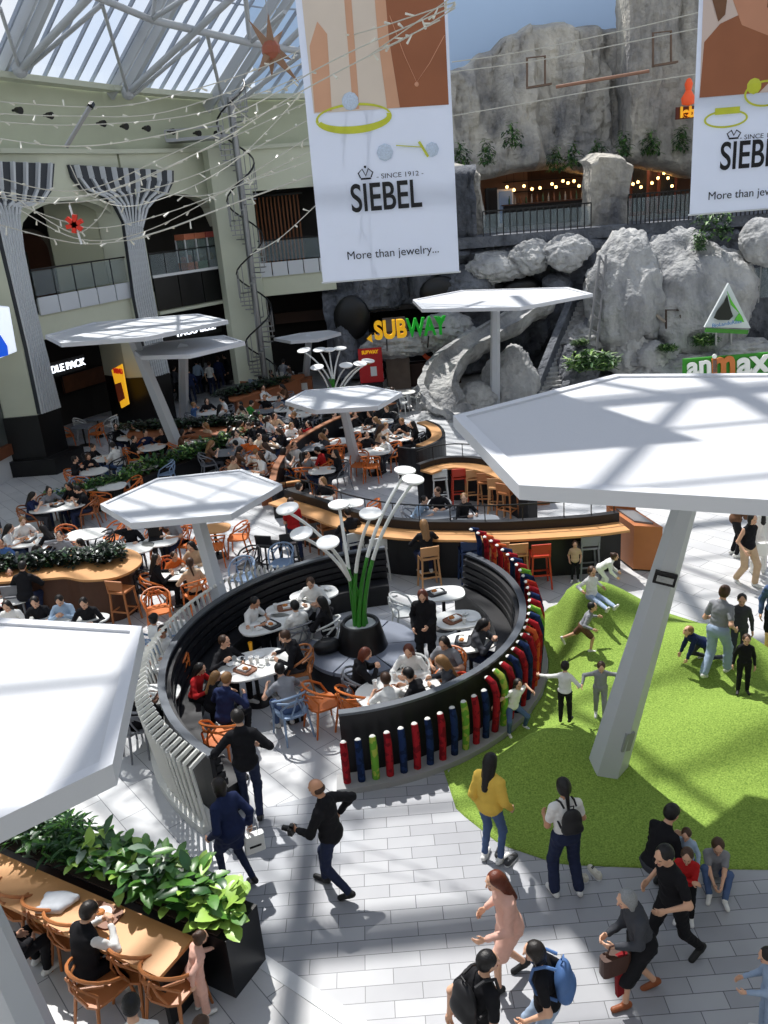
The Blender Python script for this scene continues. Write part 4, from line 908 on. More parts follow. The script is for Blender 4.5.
# triangle sign and the word board
t = thing('triangle_sign', 'white triangular slope sign on a post above the word board', 'sign'); q = [Q(706, 325, 33.2), Q(748, 326, 33.2), Q(728, 286, 33.2)]
q2 = [Q(704, 327, 33.3), Q(750, 328, 33.3), Q(728, 283, 33.3)]
cc = sum(q, Vector()) / 3
ob('board', MB().plate(q2, .12), M('tri_white', (214, 222, 224), .4), t); ob('green_slope', MB().plate([Q(x, y, 33.08) for x, y in ((727, 291), (731, 300), (735, 306), (742, 317), (744, 322), (734, 321), (739, 313), (731, 305))], .05), M('tri_green', (90, 190, 50), .5), t)
ob('black_slope', MB().plate([Q(x, y, 33.08) for x, y in ((714, 318), (717, 311), (724, 302), (727, 295), (729, 304), (731, 311), (733, 316), (729, 320), (718, 320))], .05), M('tri_black', (30, 36, 30), .5), t)
ob('base_strip', MB().plate([Q(x, y, 33.2) for x, y in ((706, 328), (748, 330), (747, 334), (705, 332))], .12), M('tri_strip', (70, 140, 50), .6, var=.2), t); ob('post', MB().tube([Q(716, 333, 33.3), Q(716, 345, 33.3)], .05).tube([Q(731, 333, 33.3), Q(731, 345, 33.3)], .05), STEEL, t)
text('lettering', 'BioLanduRilax', .2, M('tri_blue', (70, 130, 190), .5), t, Q(727, 323.5, 33.05), (PI / 2, R(-4), 0), .01, 1.)
t = thing('word_board', 'green animax board standing behind the big canopy', 'sign'); q = [Q(683, 359, 32.6), Q(770, 352, 32.6), Q(770, 378, 32.6), Q(683, 378, 32.6)]
ob('board', MB().plate(q, .15), M('board_green', (52, 142, 36), .5, var=.1), t)
text('lettering', 'ani', 1.02, M('lett_white', (226, 230, 226), .4, emit=.1), t, Q(687, 368, 32.45), (PI / 2, R(-4), 0), .03, 1., .03, 'LEFT'); text('orange_letter', 'm', 1.5, M('lett_orange', (204, 120, 60), .5), t, Q(711, 366, 32.45), (PI / 2, R(-4), 0), .03, .82, .05, 'LEFT'); text('lettering', 'ax', 1.3, M('lett_white'), t, Q(737, 365, 32.45), (PI / 2, R(-4), 0), .03, 1., .04, 'LEFT')
p = Q(688, 103, 41.4); t = thing('emblem_sign', 'orange emblem with yellow lettering beside the second banner', 'sign', p); text('lettering', 'leb', .62, M('leb_yellow', (236, 170, 40), .4, emit=.5), t, (0, 0, -.38), (PI / 2, 0, 0), .05, .9, .02)
ob('backing', MB().box((0, .1, -.38), (1.0, .06, .5)), M('leb_back', (90, 40, 30), .6), t); ob('emblem', MB().lathe([(.05, -.1), (.26, -.05), (.3, .2), (.12, .5), (.18, .75), (.1, .95), (.02, 1.0)], 14), M('leb_orange', (222, 84, 40), .5, emit=.25), t, True)
railing('pale rail with glass at the right edge below the round boulder', [(Q(745, 300, 36).x, 36.2), (Q(790, 300, 36).x, 36.0)], 1.6, STEEL, 2.6, 3)

# ---------------------------------------------------------------- banners
def banner(idx, px0, pxb0, pxb1, Y, W, Hh, lab):
    """bottom-left corner at pxb0; local x right, z up from the bottom edge"""
    o = Q(*pxb0, Y); t = thing('advertising_banner', lab, 'banner', o)
    m = bpy.data.materials.get('banner_white')
    if not m:
        m = bpy.data.materials.new('banner_white'); m.use_nodes = True; n = m.node_tree.nodes; l = m.node_tree.links; b = n['Principled BSDF']; b.inputs['Base Color'].default_value = lin((226, 230, 240)); b.inputs['Roughness'].default_value = .7
        tl = n.new('ShaderNodeBsdfTranslucent'); tl.inputs[0].default_value = lin((226, 232, 244)); mx = n.new('ShaderNodeMixShader'); mx.inputs[0].default_value = .45; l.new(b.outputs[0], mx.inputs[1]); l.new(tl.outputs[0], mx.inputs[2]); l.new(mx.outputs[0], n['Material Output'].inputs[0])
    s = W / 137.                                   # metres per photo pixel on the banner
    ob('sheet', MB().box((W / 2, .02, Hh / 2), (W, .012, Hh)), m, t)
    ob('batten', MB().tube([(-.02, .02, 0), (W + .02, .02, 0)], .015, 6), M('batten', (200, 204, 210), .4), t)
    def q(x, z, y=-.004): return Vector((x * s, y, z * s * .877))
    return t, q, s
SK1 = M('ad_skin', (206, 158, 128), .6, var=.18, scale=1.2); SK2 = M('ad_skin_pale', (214, 200, 186), .6, var=.08, scale=2); SK3 = M('ad_skin_deep', (150, 92, 62), .6, var=.2, scale=1.5); GOLD = M('ad_gold', (196, 200, 60), .35, var=.25, scale=6); INK = M('ad_ink', (18, 18, 24), .5); DIA = M('ad_stone', (190, 204, 226), .3, var=.35, scale=40)
t, q, s = banner(1, None, (323, 283), (460, 272), 14.4, 2.22, 8.2, 'large white jewellery advertising banner with a gold ring, hanging at the centre')
T1 = 8.2 / s / .877
ob('photo_panel', MB().plate([q(7, 176), q(134, 174), q(134, T1 - 3), q(3, T1 - 3)], .004), SK2, t)
ob('finger_picture', MB().plate([q(8, 177, -.008), q(24, 177, -.008), q(26, 250, -.008), q(18, 262, -.008), q(9, 240, -.008)], .004).plate([q(44, 177, -.008), q(50, 177, -.008), q(52, T1 - 3, -.008), q(44, T1 - 3, -.008)], .004), SK1, t)
ob('shoulder_picture', MB().plate([q(84, 175, -.008), q(134, 174, -.008), q(134, T1 - 3, -.008), q(78, T1 - 3, -.008), q(74, 280, -.008), q(82, 230, -.008)], .004), SK3, t)
ob('finger_picture', MB().plate([q(76, 175, -.010), q(88, 175, -.010), q(82, 240, -.010), q(76, T1 - 3, -.010), q(68, T1 - 3, -.010), q(72, 240, -.010)], .004), SK1, t)
ob('necklace_picture', MB().tube([q(84, 262, -.014), q(95, 225, -.014), q(105, 198, -.014), q(118, 215, -.014), q(133, 240, -.014)], .006, 5).ball(q(105, 196, -.012), .035, 8, (1, .3, 1)), M('ad_chain', (206, 150, 120), .4), t)
ring = MB(); N = 32; o_, i_ = [], []
def rr(k, a, b, cx, cz): an = 2 * PI * k / N; return q(cx + a * math.cos(an), cz + b * math.sin(an), -.012)
for k in range(N):
    th = 3.5 if math.sin(2 * PI * k / N) > 0 else 6.5
    ring.add([rr(k, 36, 15, 44, 168), rr(k + 1, 36, 15, 44, 168), rr(k + 1, 36 - th * .7, 15 - th, 44, 169), rr(k, 36 - th * .7, 15 - th, 44, 169)], [(0, 1, 2, 3)])
ob('ring_picture', ring, GOLD, t); ob('stone_picture', MB().ball(q(42, 185, -.012), .13, 10, (1, .15, 1)), DIA, t)
ob('earring_picture', MB().ball(q(71, 132, -.012), .13, 6, (1, .15, 1))  , DIA, t); ob('earring_picture', MB().ball(q(116, 131, -.012), .11, 6, (1, .15, 1)), DIA, t); ob('pin_picture', MB().bar(q(82, 138, -.012), q(108, 134, -.012), .04, .012).tube([q(104, 140, -.012), q(112, 124, -.012)], .02, 6), GOLD, t)
text('brand_lettering', 'SIEBEL', .58, INK, t, q(69, 86, -.01), (PI / 2, 0, 0), .004, .70, .008); text('small_lettering', '- SINCE 1912 -', .10, INK, t, q(84, 108, -.01), (PI / 2, 0, 0), .002, 1.2); text('slogan_lettering', 'More than jewelry...', .18, INK, t, q(72, 27, -.01), (PI / 2, 0, 0), .003, 1.02, 0)
ob('crown_emblem', MB().tube([q(46, 107, -.012), q(56, 107, -.012)], .014, 5).tube([q(46, 108, -.012), q(44, 113, -.012), q(48, 117, -.012), q(51, 110, -.012), q(54, 117, -.012), q(58, 113, -.012), q(56, 108, -.012)], .011, 5).ball(q(51, 119, -.012), .02), INK, t)
t2, q, s2 = banner(2, None, (690, 215), (770, 209), 15.2, 2.35, 8.2, 'second white jewellery advertising banner with a portrait, cut by the right edge')
s = s2; T1 = 8.2 / s / .877
ob('photo_panel', MB().plate([q(4, 119), q(134, 119), q(134, T1 - 3), q(1, T1 - 3)], .004), M('ad_pale', (206, 186, 176), .6), t2)
ob('shoulder_picture', MB().plate([q(4, 119, -.008), q(60, 119, -.008), q(80, 140, -.008), q(80, 215, -.008), q(56, 210, -.008), q(40, 196, -.008), q(20, 188, -.008), q(6, 172, -.008)], .004), SK3, t2)
ob('neck_picture', MB().plate([q(40, 185, -.010), q(72, 170, -.010), q(80, 250, -.010), q(45, 240, -.010), q(28, 215, -.010)], .004), M('ad_skin_warm', (190, 134, 106), .6, var=.12, scale=2), t2)
ob('hair_picture', MB().plate([q(10, 215, -.013), q(18, 190, -.013), q(24, 196, -.013), q(26, 225, -.013), q(34, 260, -.013), q(14, 262, -.013)], .004).plate([q(62, 200, -.013), q(80, 180, -.013), q(84, 250, -.013), q(68, 250, -.013)], .004), M('ad_hair', (112, 76, 52), .6, var=.3, scale=6), t2)
ob('lips_picture', MB().plate([q(44, 226, -.014), q(52, 230, -.014), q(60, 226, -.014), q(52, 222, -.014)], .003), LIP, t2)
ring = MB()
for cx, cz, a, b in ((30, 96, 21, 9), (66, 118, 20, 13)):
    for k in range(N): ring.add([rr(k, a, b, cx, cz), rr(k + 1, a, b, cx, cz), rr(k + 1, a - 2, b - 2, cx, cz), rr(k, a - 2, b - 2, cx, cz)], [(0, 1, 2, 3)])
ob('ring_picture', ring, GOLD, t2); ob('stone_picture', MB().box(q(31, 104, -.012), (.4, .02, .1)).ball(q(55, 126, -.012), .12, 10, (1, .15, 1)), GOLD, t2)
text('brand_lettering', 'SIEBEL', .60, INK, t2, q(60, 57, -.01), (PI / 2, 0, 0), .004, .70, .008); text('small_lettering', '- SINCE 1912 -', .10, INK, t2, q(66, 76, -.01), (PI / 2, 0, 0), .002, 1.2); text('slogan_lettering', 'More than jewelry...', .18, INK, t2, q(60, 18, -.01), (PI / 2, 0, 0), .003, 1.02, 0)
ob('crown_emblem', MB().tube([q(34, 76, -.012), q(43, 76, -.012)], .014, 5).tube([q(34, 77, -.012), q(32, 81, -.012), q(36, 84, -.012), q(38.5, 79, -.012), q(41, 84, -.012), q(45, 81, -.012), q(43, 77, -.012)], .011, 5), INK, t2)

# ---------------------------------------------------------------- light garlands
WIRE = M('garland_wire', (190, 188, 178), .6); TWIG = M('garland_bulb', (214, 212, 200), .4, var=.3)
def garland(pts, Y0, Y1, r=.016, tw=True, seed=1):
    rnd = random.Random(seed); n = len(pts); P = [Q(x, y, Y0 + (Y1 - Y0) * i / (n - 1)) for i, (x, y) in enumerate(pts)]
    S = []
    for i in range(n - 1):
        p0, p1, p2, p3 = P[max(i - 1, 0)], P[i], P[i + 1], P[min(i + 2, n - 1)]
        for k in range(8):
            t = k / 8; S.append(.5 * (2 * p1 + (p2 - p0) * t + (2 * p0 - 5 * p1 + 4 * p2 - p3) * t * t + (3 * p1 - p0 - 3 * p2 + p3) * t ** 3))
    S.append(P[-1]); m = MB().tube(S, r, 5); m.cur = 1
    L = 0
    for a, b in zip(S, S[1:]):
        L += (b - a).length
        if tw and L > .35: L = 0; d = Vector((rnd.uniform(-1, 1), rnd.uniform(-1, 1), rnd.uniform(-1, .4))).normalized() * rnd.uniform(.07, .16); m.tube([a, a + d], [.010, .02], 4)
    o = ob('light_garland', m, [WIRE, TWIG]); tag(o, 'string of small unlit bulbs strung across the hall below the glass roof', 'string lights', 'string light garlands'); return o
GL = [[(-10, 101), (88, 107), (150, 101), (250, 72), (312, 44)], [(-10, 113), (70, 116), (170, 111), (312, 60)], [(-10, 121), (80, 125), (200, 113), (312, 72)], [(-10, 137), (60, 146), (130, 141), (230, 116), (340, 57), (455, 6)],
      [(-10, 190), (60, 198), (130, 184), (220, 141), (300, 92), (440, 20)], [(-10, 193), (50, 200), (110, 190), (200, 152), (312, 100)], [(-10, 196), (60, 203), (140, 192), (220, 165), (312, 118)], [(20, 205), (60, 220), (100, 228), (160, 215), (240, 185), (312, 150)],
      [(20, 210), (75, 238), (130, 236), (200, 205), (312, 135)], [(-10, 222), (75, 243), (130, 240), (150, 236)], [(130, 240), (170, 228), (230, 205), (312, 175)], [(18, 200), (70, 232), (95, 222), (110, 200)], [(140, 188), (200, 196), (260, 178), (312, 160)], [(250, 255), (280, 238), (316, 205)],
      [(70, 165), (90, 195), (140, 205), (230, 165), (312, 82)], [(0, 178), (50, 190), (100, 186), (180, 150), (312, 92)], [(230, 100), (240, 112), (252, 122)], [(310, 98), (360, 62), (455, -5)], [(310, 45), (370, 30), (455, 2)], [(310, 60), (380, 50), (455, 8)], [(312, 112), (350, 80), (400, 20)]]
for k, g in enumerate(GL): garland(g, 15.5 + (k % 3) * .6, 12.6 if g[-1][0] > 400 else 17, .009 + .006 * (k == 10), True, k)
for k, g in enumerate(([(452, 62), (520, 52), (625, 30), (700, 12)], [(452, 72), (540, 60), (640, 40), (700, 28)], [(452, 116), (520, 104), (620, 86), (696, 74)])):
    o = garland(g, 22, 22, .012, False, 50 + k)
t = thing('garland_rod', 'short grey rod holding garlands at the upper left wall', 'rod'); ob('rod', MB().tube([Q(90, 107, 15.8), Q(66, 147, 15.8)], .04, 8), STEEL, t); ob('hook', MB().tube([Q(90, 107, 15.8), Q(92, 104, 15.9)], .055, 6), BLACKM, t)
t = thing('garland_ornament', 'red ornament on a white rod hanging in the first arch', 'ornament', Q(75, 225, 15.6)); ob('rod', MB().tube([(-.03, 0, .32), (.05, 0, -.32)], .02, 6), WHITE, t)
m = MB(); [m.bar((0, -.02, 0), (.15 * math.cos(a_), -.02, .02 + .15 * math.sin(a_)), .07) for a_ in [PI * k / 3 + .3 for k in range(6)]]; ob('red_shape', m, M('orn_red', (214, 50, 30), .5), t)
# ---------------------------------------------------------------- canopies
CAN = M('canopy_white', (196, 198, 202), .6, var=.04, scale=40, bump=.05); CANR = M('canopy_rim', (206, 208, 213), .45); POLE = M('canopy_pole', (196, 200, 206), .45)
def canopy(lb, verts, z, base, r0, r1, th=.14, zbase=0., cent=None, sides=6):
    V = [v if isinstance(v, Vector) else G(v[0], v[1], z) for v in verts]; c = cent or sum(V, Vector()) / len(V)
    b = base if isinstance(base, Vector) else G(*base, zbase); b = Vector((b.x, b.y, 0))
    t = thing('canopy', lb, 'canopy', b); P_ = [v - b for v in V]; c = c - b
    A = sum(P_[i].x * P_[(i + 1) % len(P_)].y - P_[(i + 1) % len(P_)].x * P_[i].y for i in range(len(P_)))
    if A < 0: P_ = P_[::-1]
    inn = [p.lerp(c, .055) for p in P_]
    ob('roof_panel', MB().prism([p[:2] for p in [q.lerp(c, .02) for q in P_]], c.z - th * .9, c.z - .03), CAN, t)
    m = MB()
    n = len(P_); m.strip([p[:2] for p in inn] + [inn[0][:2]], [p[:2] for p in P_] + [P_[0][:2]], c.z - th, c.z); ob('rim', m, CANR, t)
    top = Vector((c.x, c.y, c.z - th)); 
    pl = MB().tube([Vector((0, 0, 0)), top * .5, top * .93, top * .97, top], [r0, (r0 + r1) / 2, r1, r1 * 1.15, r1 * 1.5], sides); ob('pole', pl, POLE, t)
    return t, top, P_, c
C1z = 5.3; cx1 = Vector((3.795, 9.535, C1z)); rad = 3.04
v1 = [cx1 + Vector((rad * math.cos(R(-24.9 + 60 * i)), rad * math.sin(R(-24.9 + 60 * i)), 0)) for i in range(6)]
v1[3] = G(453, 415.5, C1z); v1[2] = G(615, 374, C1z); v1[4] = G(519, 485, C1z)
b1 = Vector((2.86, 10.2, 0))
t1, top, _, _ = canopy('largest white hexagonal canopy on a leaning pole rising from the green mound', v1, C1z, b1, .28, .125, .15, cent=cx1)
sg = top * .55; ax_ = top.normalized()
rot = Vector((0, 0, 1)).rotation_difference(ax_)
yawm = Matrix.Rotation(R(20), 3, 'Z')
def on_pole(px, py, Y=None):
    r = _F * CF + _R * (px - 384) - _U * (py - 512); best = min(range(100), key=lambda k: (lambda P: (PX(P)[1] - py) ** 2)(b1 + top * (k / 100))); return b1 + top * (best / 100), best / 100
ps, fs = on_pole(683, 571); rr_ = .28 + (.125 - .28) * fs
tc_ = (Vector((0, 0, CH)) - ps); tc_.z = 0; tc_.normalize()
Mx = Matrix.Identity(3); xa = Vector((-tc_.y, tc_.x, 0)); xa = (xa - ax_ * xa.dot(ax_)).normalized(); ya = ax_.cross(xa)
if ya.dot(tc_) > 0: xa = -xa; ya = ax_.cross(xa)
M3 = Matrix((xa, ya, ax_)).transposed()
ob('plate', MB().box(ps - b1 - ya * (rr_ * .93), (.27, .05, .17), R3=M3), BLACKM, t1); ob('plate_text', MB().box(ps - b1 - ya * (rr_ * .93 + .04), (.20, .01, .08), R3=M3), M('plate_pale', (170, 172, 174), .5, var=.4, scale=30), t1)
pq, fq = on_pole(658, 730); rq = .28 + (.125 - .28) * fq; ob('hatch', MB().box(pq - b1 - ya * (rq * .70) - xa * (rq * -.55 if xa.x > 0 else .55 * rq), (.14, .05, .32), R3=M3 @ Matrix.Rotation(R(38), 3, 'Z')), M('hatch_grey', (150, 152, 156), .4), t1)
C2z = 4.2; c2 = Vector((-4.19, 6.2, C2z)); v2 = [c2 + Vector((2.2 * math.cos(R(-21.5 + 60 * i)), 2.2 * math.sin(R(-21.5 + 60 * i)), 0)) for i in range(6)]
v2[1] = G(142, 626, C2z); v2[0] = G(112.5, 764, C2z)
v2[2] = v2[1] + (G(0, 617.6, C2z) - v2[1]).normalized() * 2.2; v2[5] = v2[0] + (G(0, 818, C2z) - v2[0]).normalized() * 2.2
canopy('large white canopy cut by the left edge above the leafy planter', v2, C2z, G(62, 1102), .23, .17, .19, cent=c2)
canopy('white hexagonal canopy beside the slatted ring fence', [(100, 504), (157, 478), (242, 469), (282, 484), (231, 514), (131, 523)], 2.95, (234, 647), .19, .15, .12)
canopy('white hexagonal canopy over the crowd with flower lamps behind it', [(285, 401), (305, 390), (367, 385), (402, 392), (378, 406), (315, 410)], 2.75, (358, 473), .17, .13, .12)
canopy('wide white canopy on an upright pole in front of the stone slide', [(412.5, 299.5), (462, 290), (568, 287), (593, 293.5), (520, 307), (422, 309)], 4.15, G(495, 404), .2, .17, .12)
canopy('widest far canopy on a leaning pole before the green pier', [(45, 335), (94, 322), (198, 313.5), (228, 320), (145, 337), (61, 343)], 4.8, (184, 462), .26, .19, .12)
canopy('smaller far canopy behind the leaning pole of the widest one', [(133, 349.4), (160, 341.5), (224, 335), (245, 341.5), (190, 354.5), (141, 356)], 4.1, (184, 420), .2, .15, .12)
canopy('small grey canopy far back under the upper floor by the stair', [(273.5, 338), (299.6, 333), (328.7, 330), (341, 332.5), (318, 339), (291, 341)], 2.75, (305, 388), .17, .14, .12)

# ---------------------------------------------------------------- furniture prototypes (each first copy is used in the scene)
CC = {'orange': (206, 112, 50), 'blue': (136, 158, 186), 'black': (30, 30, 34), 'grey': (120, 122, 128), 'white': (206, 208, 206), 'brown': (150, 90, 54), 'tan': (196, 146, 98), 'red': (186, 56, 34), 'wood': (176, 112, 66), 'navy': (44, 62, 100)}
CM = {k: M('seat_' + k, v, .4, var=.05) for k, v in CC.items()}
PROTO = {}
def build_chair(col):
    t = link('looped_chair', None); m = CM[col]
    seat = MB().prism([(-.21, -.18), (-.23, .0), (-.22, .2), (-.14, .245), (.14, .245), (.22, .2), (.23, .0), (.21, -.18), (.1, -.235), (-.1, -.235)], .43, .462); ob('seat', seat, m, t)
    for x, y, tx, ty in ((-.2, .2, -.23, .25), (.2, .2, .23, .25), (-.19, -.17, -.23, -.25), (.19, -.17, .23, -.25)):
        ob('leg', MB().tube([(tx, ty, 0), (x, y, .44)], [.015, .022], 6), m, t, True)
    b = MB()
    arcp = lambda r0, z0, z1, a0, a1: [(r0 * 1.08 * math.cos(R(a0 + (a1 - a0) * k / 10)), r0 * math.sin(R(a0 + (a1 - a0) * k / 10)) , z0 + (z1 - z0) * math.sin(PI * k / 10)) for k in range(11)]
    b.tube([(-.2, .2, .45), (-.25, .12, .62)] + arcp(.26, .68, .82, 170, 370)[1:-1] + [(.25, .12, .62), (.2, .2, .45)], .020, 6)
    b.tube([(-.2, -.16, .45), (-.22, -.16, .6), (-.1, -.27, .74), (.1, -.27, .72), (.24, -.08, .68)], .017, 6)
    b.tube([(.2, -.16, .45), (.22, -.16, .6), (.1, -.28, .74), (-.1, -.27, .72), (-.24, -.08, .68)], .017, 6)
    b.tube([(-.1, -.22, .46), (-.06, -.28, .62), (0, -.29, .8)], .014, 6); b.tube([(.1, -.22, .46), (.06, -.28, .62), (0, -.29, .8)], .014, 6)
    ob('backrest', b, m, t, True); return t
def build_stool(col):
    t = link('bar_stool', None); m = CM[col]
    for x, y in ((-.17, .17), (.17, .17), (-.17, -.17), (.17, -.17)): ob('leg', MB().bar((x * 1.25, y * 1.25, 0), (x, y, .74), .035), m, t)
    ob('seat', MB().box((0, 0, .755), (.40, .40, .04)), m, t)
    ob('backrest', MB().box((0, -.2, .93), (.40, .03, .22), R3=Matrix.Rotation(R(8), 3, 'X')).bar((-.18, -.19, .75), (-.18, -.21, .9), .03).bar((.18, -.19, .75), (.18, -.21, .9), .03), m, t)
    ob('footrest', MB().bar((-.2, .2, .27), (.2, .2, .27), .03).bar((-.2, -.2, .33), (.2, -.2, .33), .03).bar((-.2, -.2, .3), (-.2, .2, .3), .025).bar((.2, -.2, .3), (.2, .2, .3), .025), m, t); return t
def build_highchair_seat(): pass
def place(kind, col, loc, face, label, cat, group=None, sc=None):
    if kind not in PROTO:
        t = {'chair': build_chair, 'stool': build_stool}[kind](col); PROTO[kind] = t
        KIDS[t.name] = list(t.children); c = t
    else:
        c = copy_tree(PROTO[kind])
        for o in c.children: recolor(o, CM[col])
    c.location = loc; c.rotation_euler = (0, 0, -R(face))
    if sc: c.scale = (sc,) * 3
    return tag(c, label, cat, group)
def chair(px, py, face, col, phrase, group=None): p = G(px, py, .46); p.z = 0; return place('chair', col, p, face, phrase, 'chair', group)
def stool(px, py, face, col, phrase, group=None): p = G(px, py, 0); return place('stool', col, p, face, phrase, 'stool', group)
TABW = M('table_white', (226, 226, 222), .35); TABG = M('table_grey', (120, 124, 130), .4); OAK = M('oak_top', (204, 150, 96), .45, var=.12, scale=3); OAKD = M('oak_face', (150, 90, 56), .55, var=.12, scale=3)
def superell(rx, ry, n=28, e=.62): return [(rx * math.copysign(abs(math.cos(2 * PI * k / n)) ** e, math.cos(2 * PI * k / n)), ry * math.copysign(abs(math.sin(2 * PI * k / n)) ** e, math.sin(2 * PI * k / n))) for k in range(n)]
TMESH = {}
def table(px, py, rx, ry, rot, where, col='white', z=.74, e=None):
    p = G(px, py, z); p.z = 0
    rnd = rx == ry
    t = thing('dining_table', '%s %stopped table %s' % (col, 'round ' if rnd else '', where), 'table', p, R(rot))
    key = (rx, ry, col, z)
    if key not in TMESH:
        a = MB().prism(superell(rx, ry, 28, 1 if rnd else .7), z - .03, z).mesh('tabletop', {'white': TABW, 'grey': TABG, 'oak': OAK}[col]); b = MB().tube([(0, 0, .02), (0, 0, z - .03)], .035, 8).mesh('leg', BLACKM, True); c = MB().lathe([(.24, 0), (.24, .015), (.05, .035)], 16).mesh('foot', BLACKM)
        TMESH[key] = (a, b, c)
    for nm, me in zip(('tabletop', 'leg', 'foot'), TMESH[key]): link(nm, me, t)
    return t
TRAY = [M('tray_brown', (130, 84, 58), .5), M('tray_black', (40, 40, 44), .4)]; PAPER = M('paper_white', (236, 236, 232), .6); CUPM = [M('cup_white', (232, 232, 230), .5), M('cup_red', (190, 50, 40), .5), M('drink_orange', (240, 170, 30), .3)]; FOOD = M('food', (190, 120, 60), .7, var=.5, scale=30)
CL = {}
def clutter(t, rx, ry, where, n, seed):
    rnd = random.Random(seed); M4 = Matrix.Translation(t.location) @ Matrix.Rotation(t.rotation_euler.z, 4, 'Z'); used = []
    def spot(r):
        for _ in range(40):
            a = rnd.uniform(0, 2 * PI); k = rnd.uniform(.0, .8); x, y = (rx - r) * k * math.cos(a), (ry - r) * k * math.sin(a)
            if all((x - u) ** 2 + (y - v) ** 2 > (r + q) ** 2 for u, v, q in used): used.append((x, y, r)); return M4 @ Vector((x, y, .741))
        return None
    kinds = (['tray', 'cup', 'plate', 'napkin', 'cup', 'bowl', 'napkin', 'tray', 'plate', 'cup', 'bowl', 'cup'])[:n]
    for kd in kinds:
        if kd == 'tray':
            p = spot(.17)
            if p is None: continue
            c = rnd.randint(0, 1)
            if ('tray', c) not in CL: CL['tray', c] = (MB().prism(superell(.19, .14, 20, .4), 0, .012).strip([q for q in superell(.18, .13, 20, .4)], [q for q in superell(.19, .14, 20, .4)], .012, .028).mesh('food_tray', TRAY[c]), MB().box((.02, 0, .03), (.2, .15, .03)).mesh('paper', PAPER), MB().ball((-.03, .02, .05), .05, 8, (1.2, 1, .6)).mesh('food', FOOD))
            o = thing('food_tray', '%s food tray on the table %s' % (('brown', 'black')[c], where), 'tray', p, rnd.uniform(0, 3), 'trays on the table ' + where)
            for nm, me in zip(('base', 'paper', 'food'), CL['tray', c]): link(nm, me, o)
            continue
        p = spot({'cup': .045, 'plate': .11, 'napkin': .07, 'bowl': .08}[kd])
        if p is None: continue
        if kd not in CL:
            CL[kd] = {'cup': lambda: MB().lathe([(.028, 0), (.04, .11), (.042, .115), (.036, .115), (.03, .09)], 12).mesh('paper_cup', CUPM[0], True), 'plate': lambda: MB().lathe([(.06, 0), (.11, .014), (.112, .018), (.06, .006)], 18).mesh('plate', CUPM[0], True),
                      'napkin': lambda: MB().plate([(-.07, -.05, .012), (.05, -.07, .03), (.08, .05, .01), (-.03, .07, .035)], .008).plate([(-.02, -.06, .045), (.06, .0, .02), (.0, .06, .05)], .006).mesh('crumpled_napkin', PAPER), 'bowl': lambda: MB().lathe([(.04, 0), (.075, .045), (.07, .047), (.03, .012)], 16).mesh('food_bowl', CUPM[0], True)}[kd]()
        nm = {'cup': 'paper_cup', 'plate': 'plate', 'napkin': 'crumpled_napkin', 'bowl': 'food_bowl'}[kd]
        o = link(nm, CL[kd], None, p, rnd.uniform(0, 3)); tag(o, {'cup': 'white paper cup', 'plate': 'small white plate', 'napkin': 'crumpled white napkin', 'bowl': 'white food bowl'}[kd] + ' on the table ' + where, {'cup': 'cup', 'plate': 'plate', 'napkin': 'napkin', 'bowl': 'bowl'}[kd], {'cup': 'cups', 'plate': 'plates', 'napkin': 'napkins', 'bowl': 'bowls'}[kd] + ' on the table ' + where)

# ---------------------------------------------------------------- ring seating with slats and coloured poles
CLx = (.16, 12.67); CR = (-1.0, 13.9)
BENCH = M('bench_black', (24, 24, 28), .45, bump=.1, scale=6); CAP = M('cap_steel', (96, 100, 106), .35, metal=.5)
def bench(t, c, r, a0, a1, h, n=30, seat_r=.5):
    """wall on radius r, bench inside it"""
    ob('wall_panel', MB().strip(arc(c, r, a0, a1, n), arc(c, r + .07, a0, a1, n), 0, h), BENCH, t); ob('cap', MB().strip(arc(c, r - .03, a0, a1, n), arc(c, r + .09, a0, a1, n), h, h + .04), CAP, t)
    ob('seat', MB().strip(arc(c, r - seat_r, a0, a1, n), arc(c, r - .1, a0, a1, n), .38, .46), BENCH, t); ob('seat_base', MB().strip(arc(c, r - seat_r + .06, a0, a1, n), arc(c, r - .1, a0, a1, n), 0, .38), M('bench_base', (18, 18, 20), .5), t)
    m = MB()
    for k in range(4): m.strip(arc(c, r - .16 + .02 * k, a0, a1, n), arc(c, r - .01, a0, a1, n), .52 + k * .13, .62 + k * .13)
    ob('backrest', m, BENCH, t)
t = thing('curved_bench', 'curved black bench with white slatted back around the left half of the ring', 'bench', (0, 0, 0))
bench(t, CLx, 3.92, 93, 226, 1.08, 40)
SLAT = M('slat_white', (226, 226, 220), .5); m = MB(); nS = 64
for k in range(nS):
    a = R(104 + (226 - 104) * k / (nS - 1)); u = Vector((math.cos(a), math.sin(a), 0)); c = Vector((CLx[0], CLx[1], 0)); s = Vector((-u.y, u.x, 0)); h = 1.12 if k < 22 else 1.12 + .02 * (k - 22)
    hh = .45 + .65 * min(1, k / 14)
    m.bar(c + u * 4.20 + Vector((0, 0, .1)), c + u * 4.34 + s * .07 + Vector((0, 0, hh + .05)), .035, .05); m.bar(c + u * 4.34 + s * .07 + Vector((0, 0, hh + .05)), c + u * 4.14 + s * .14 + Vector((0, 0, hh + .20)), .035, .05)
ob('slat_screen', m, SLAT, t); ob('slat_base', MB().strip(arc(CLx, 4.0, 93, 226, 40), arc(CLx, 4.3, 93, 226, 40), 0, .12), SLAT, t)

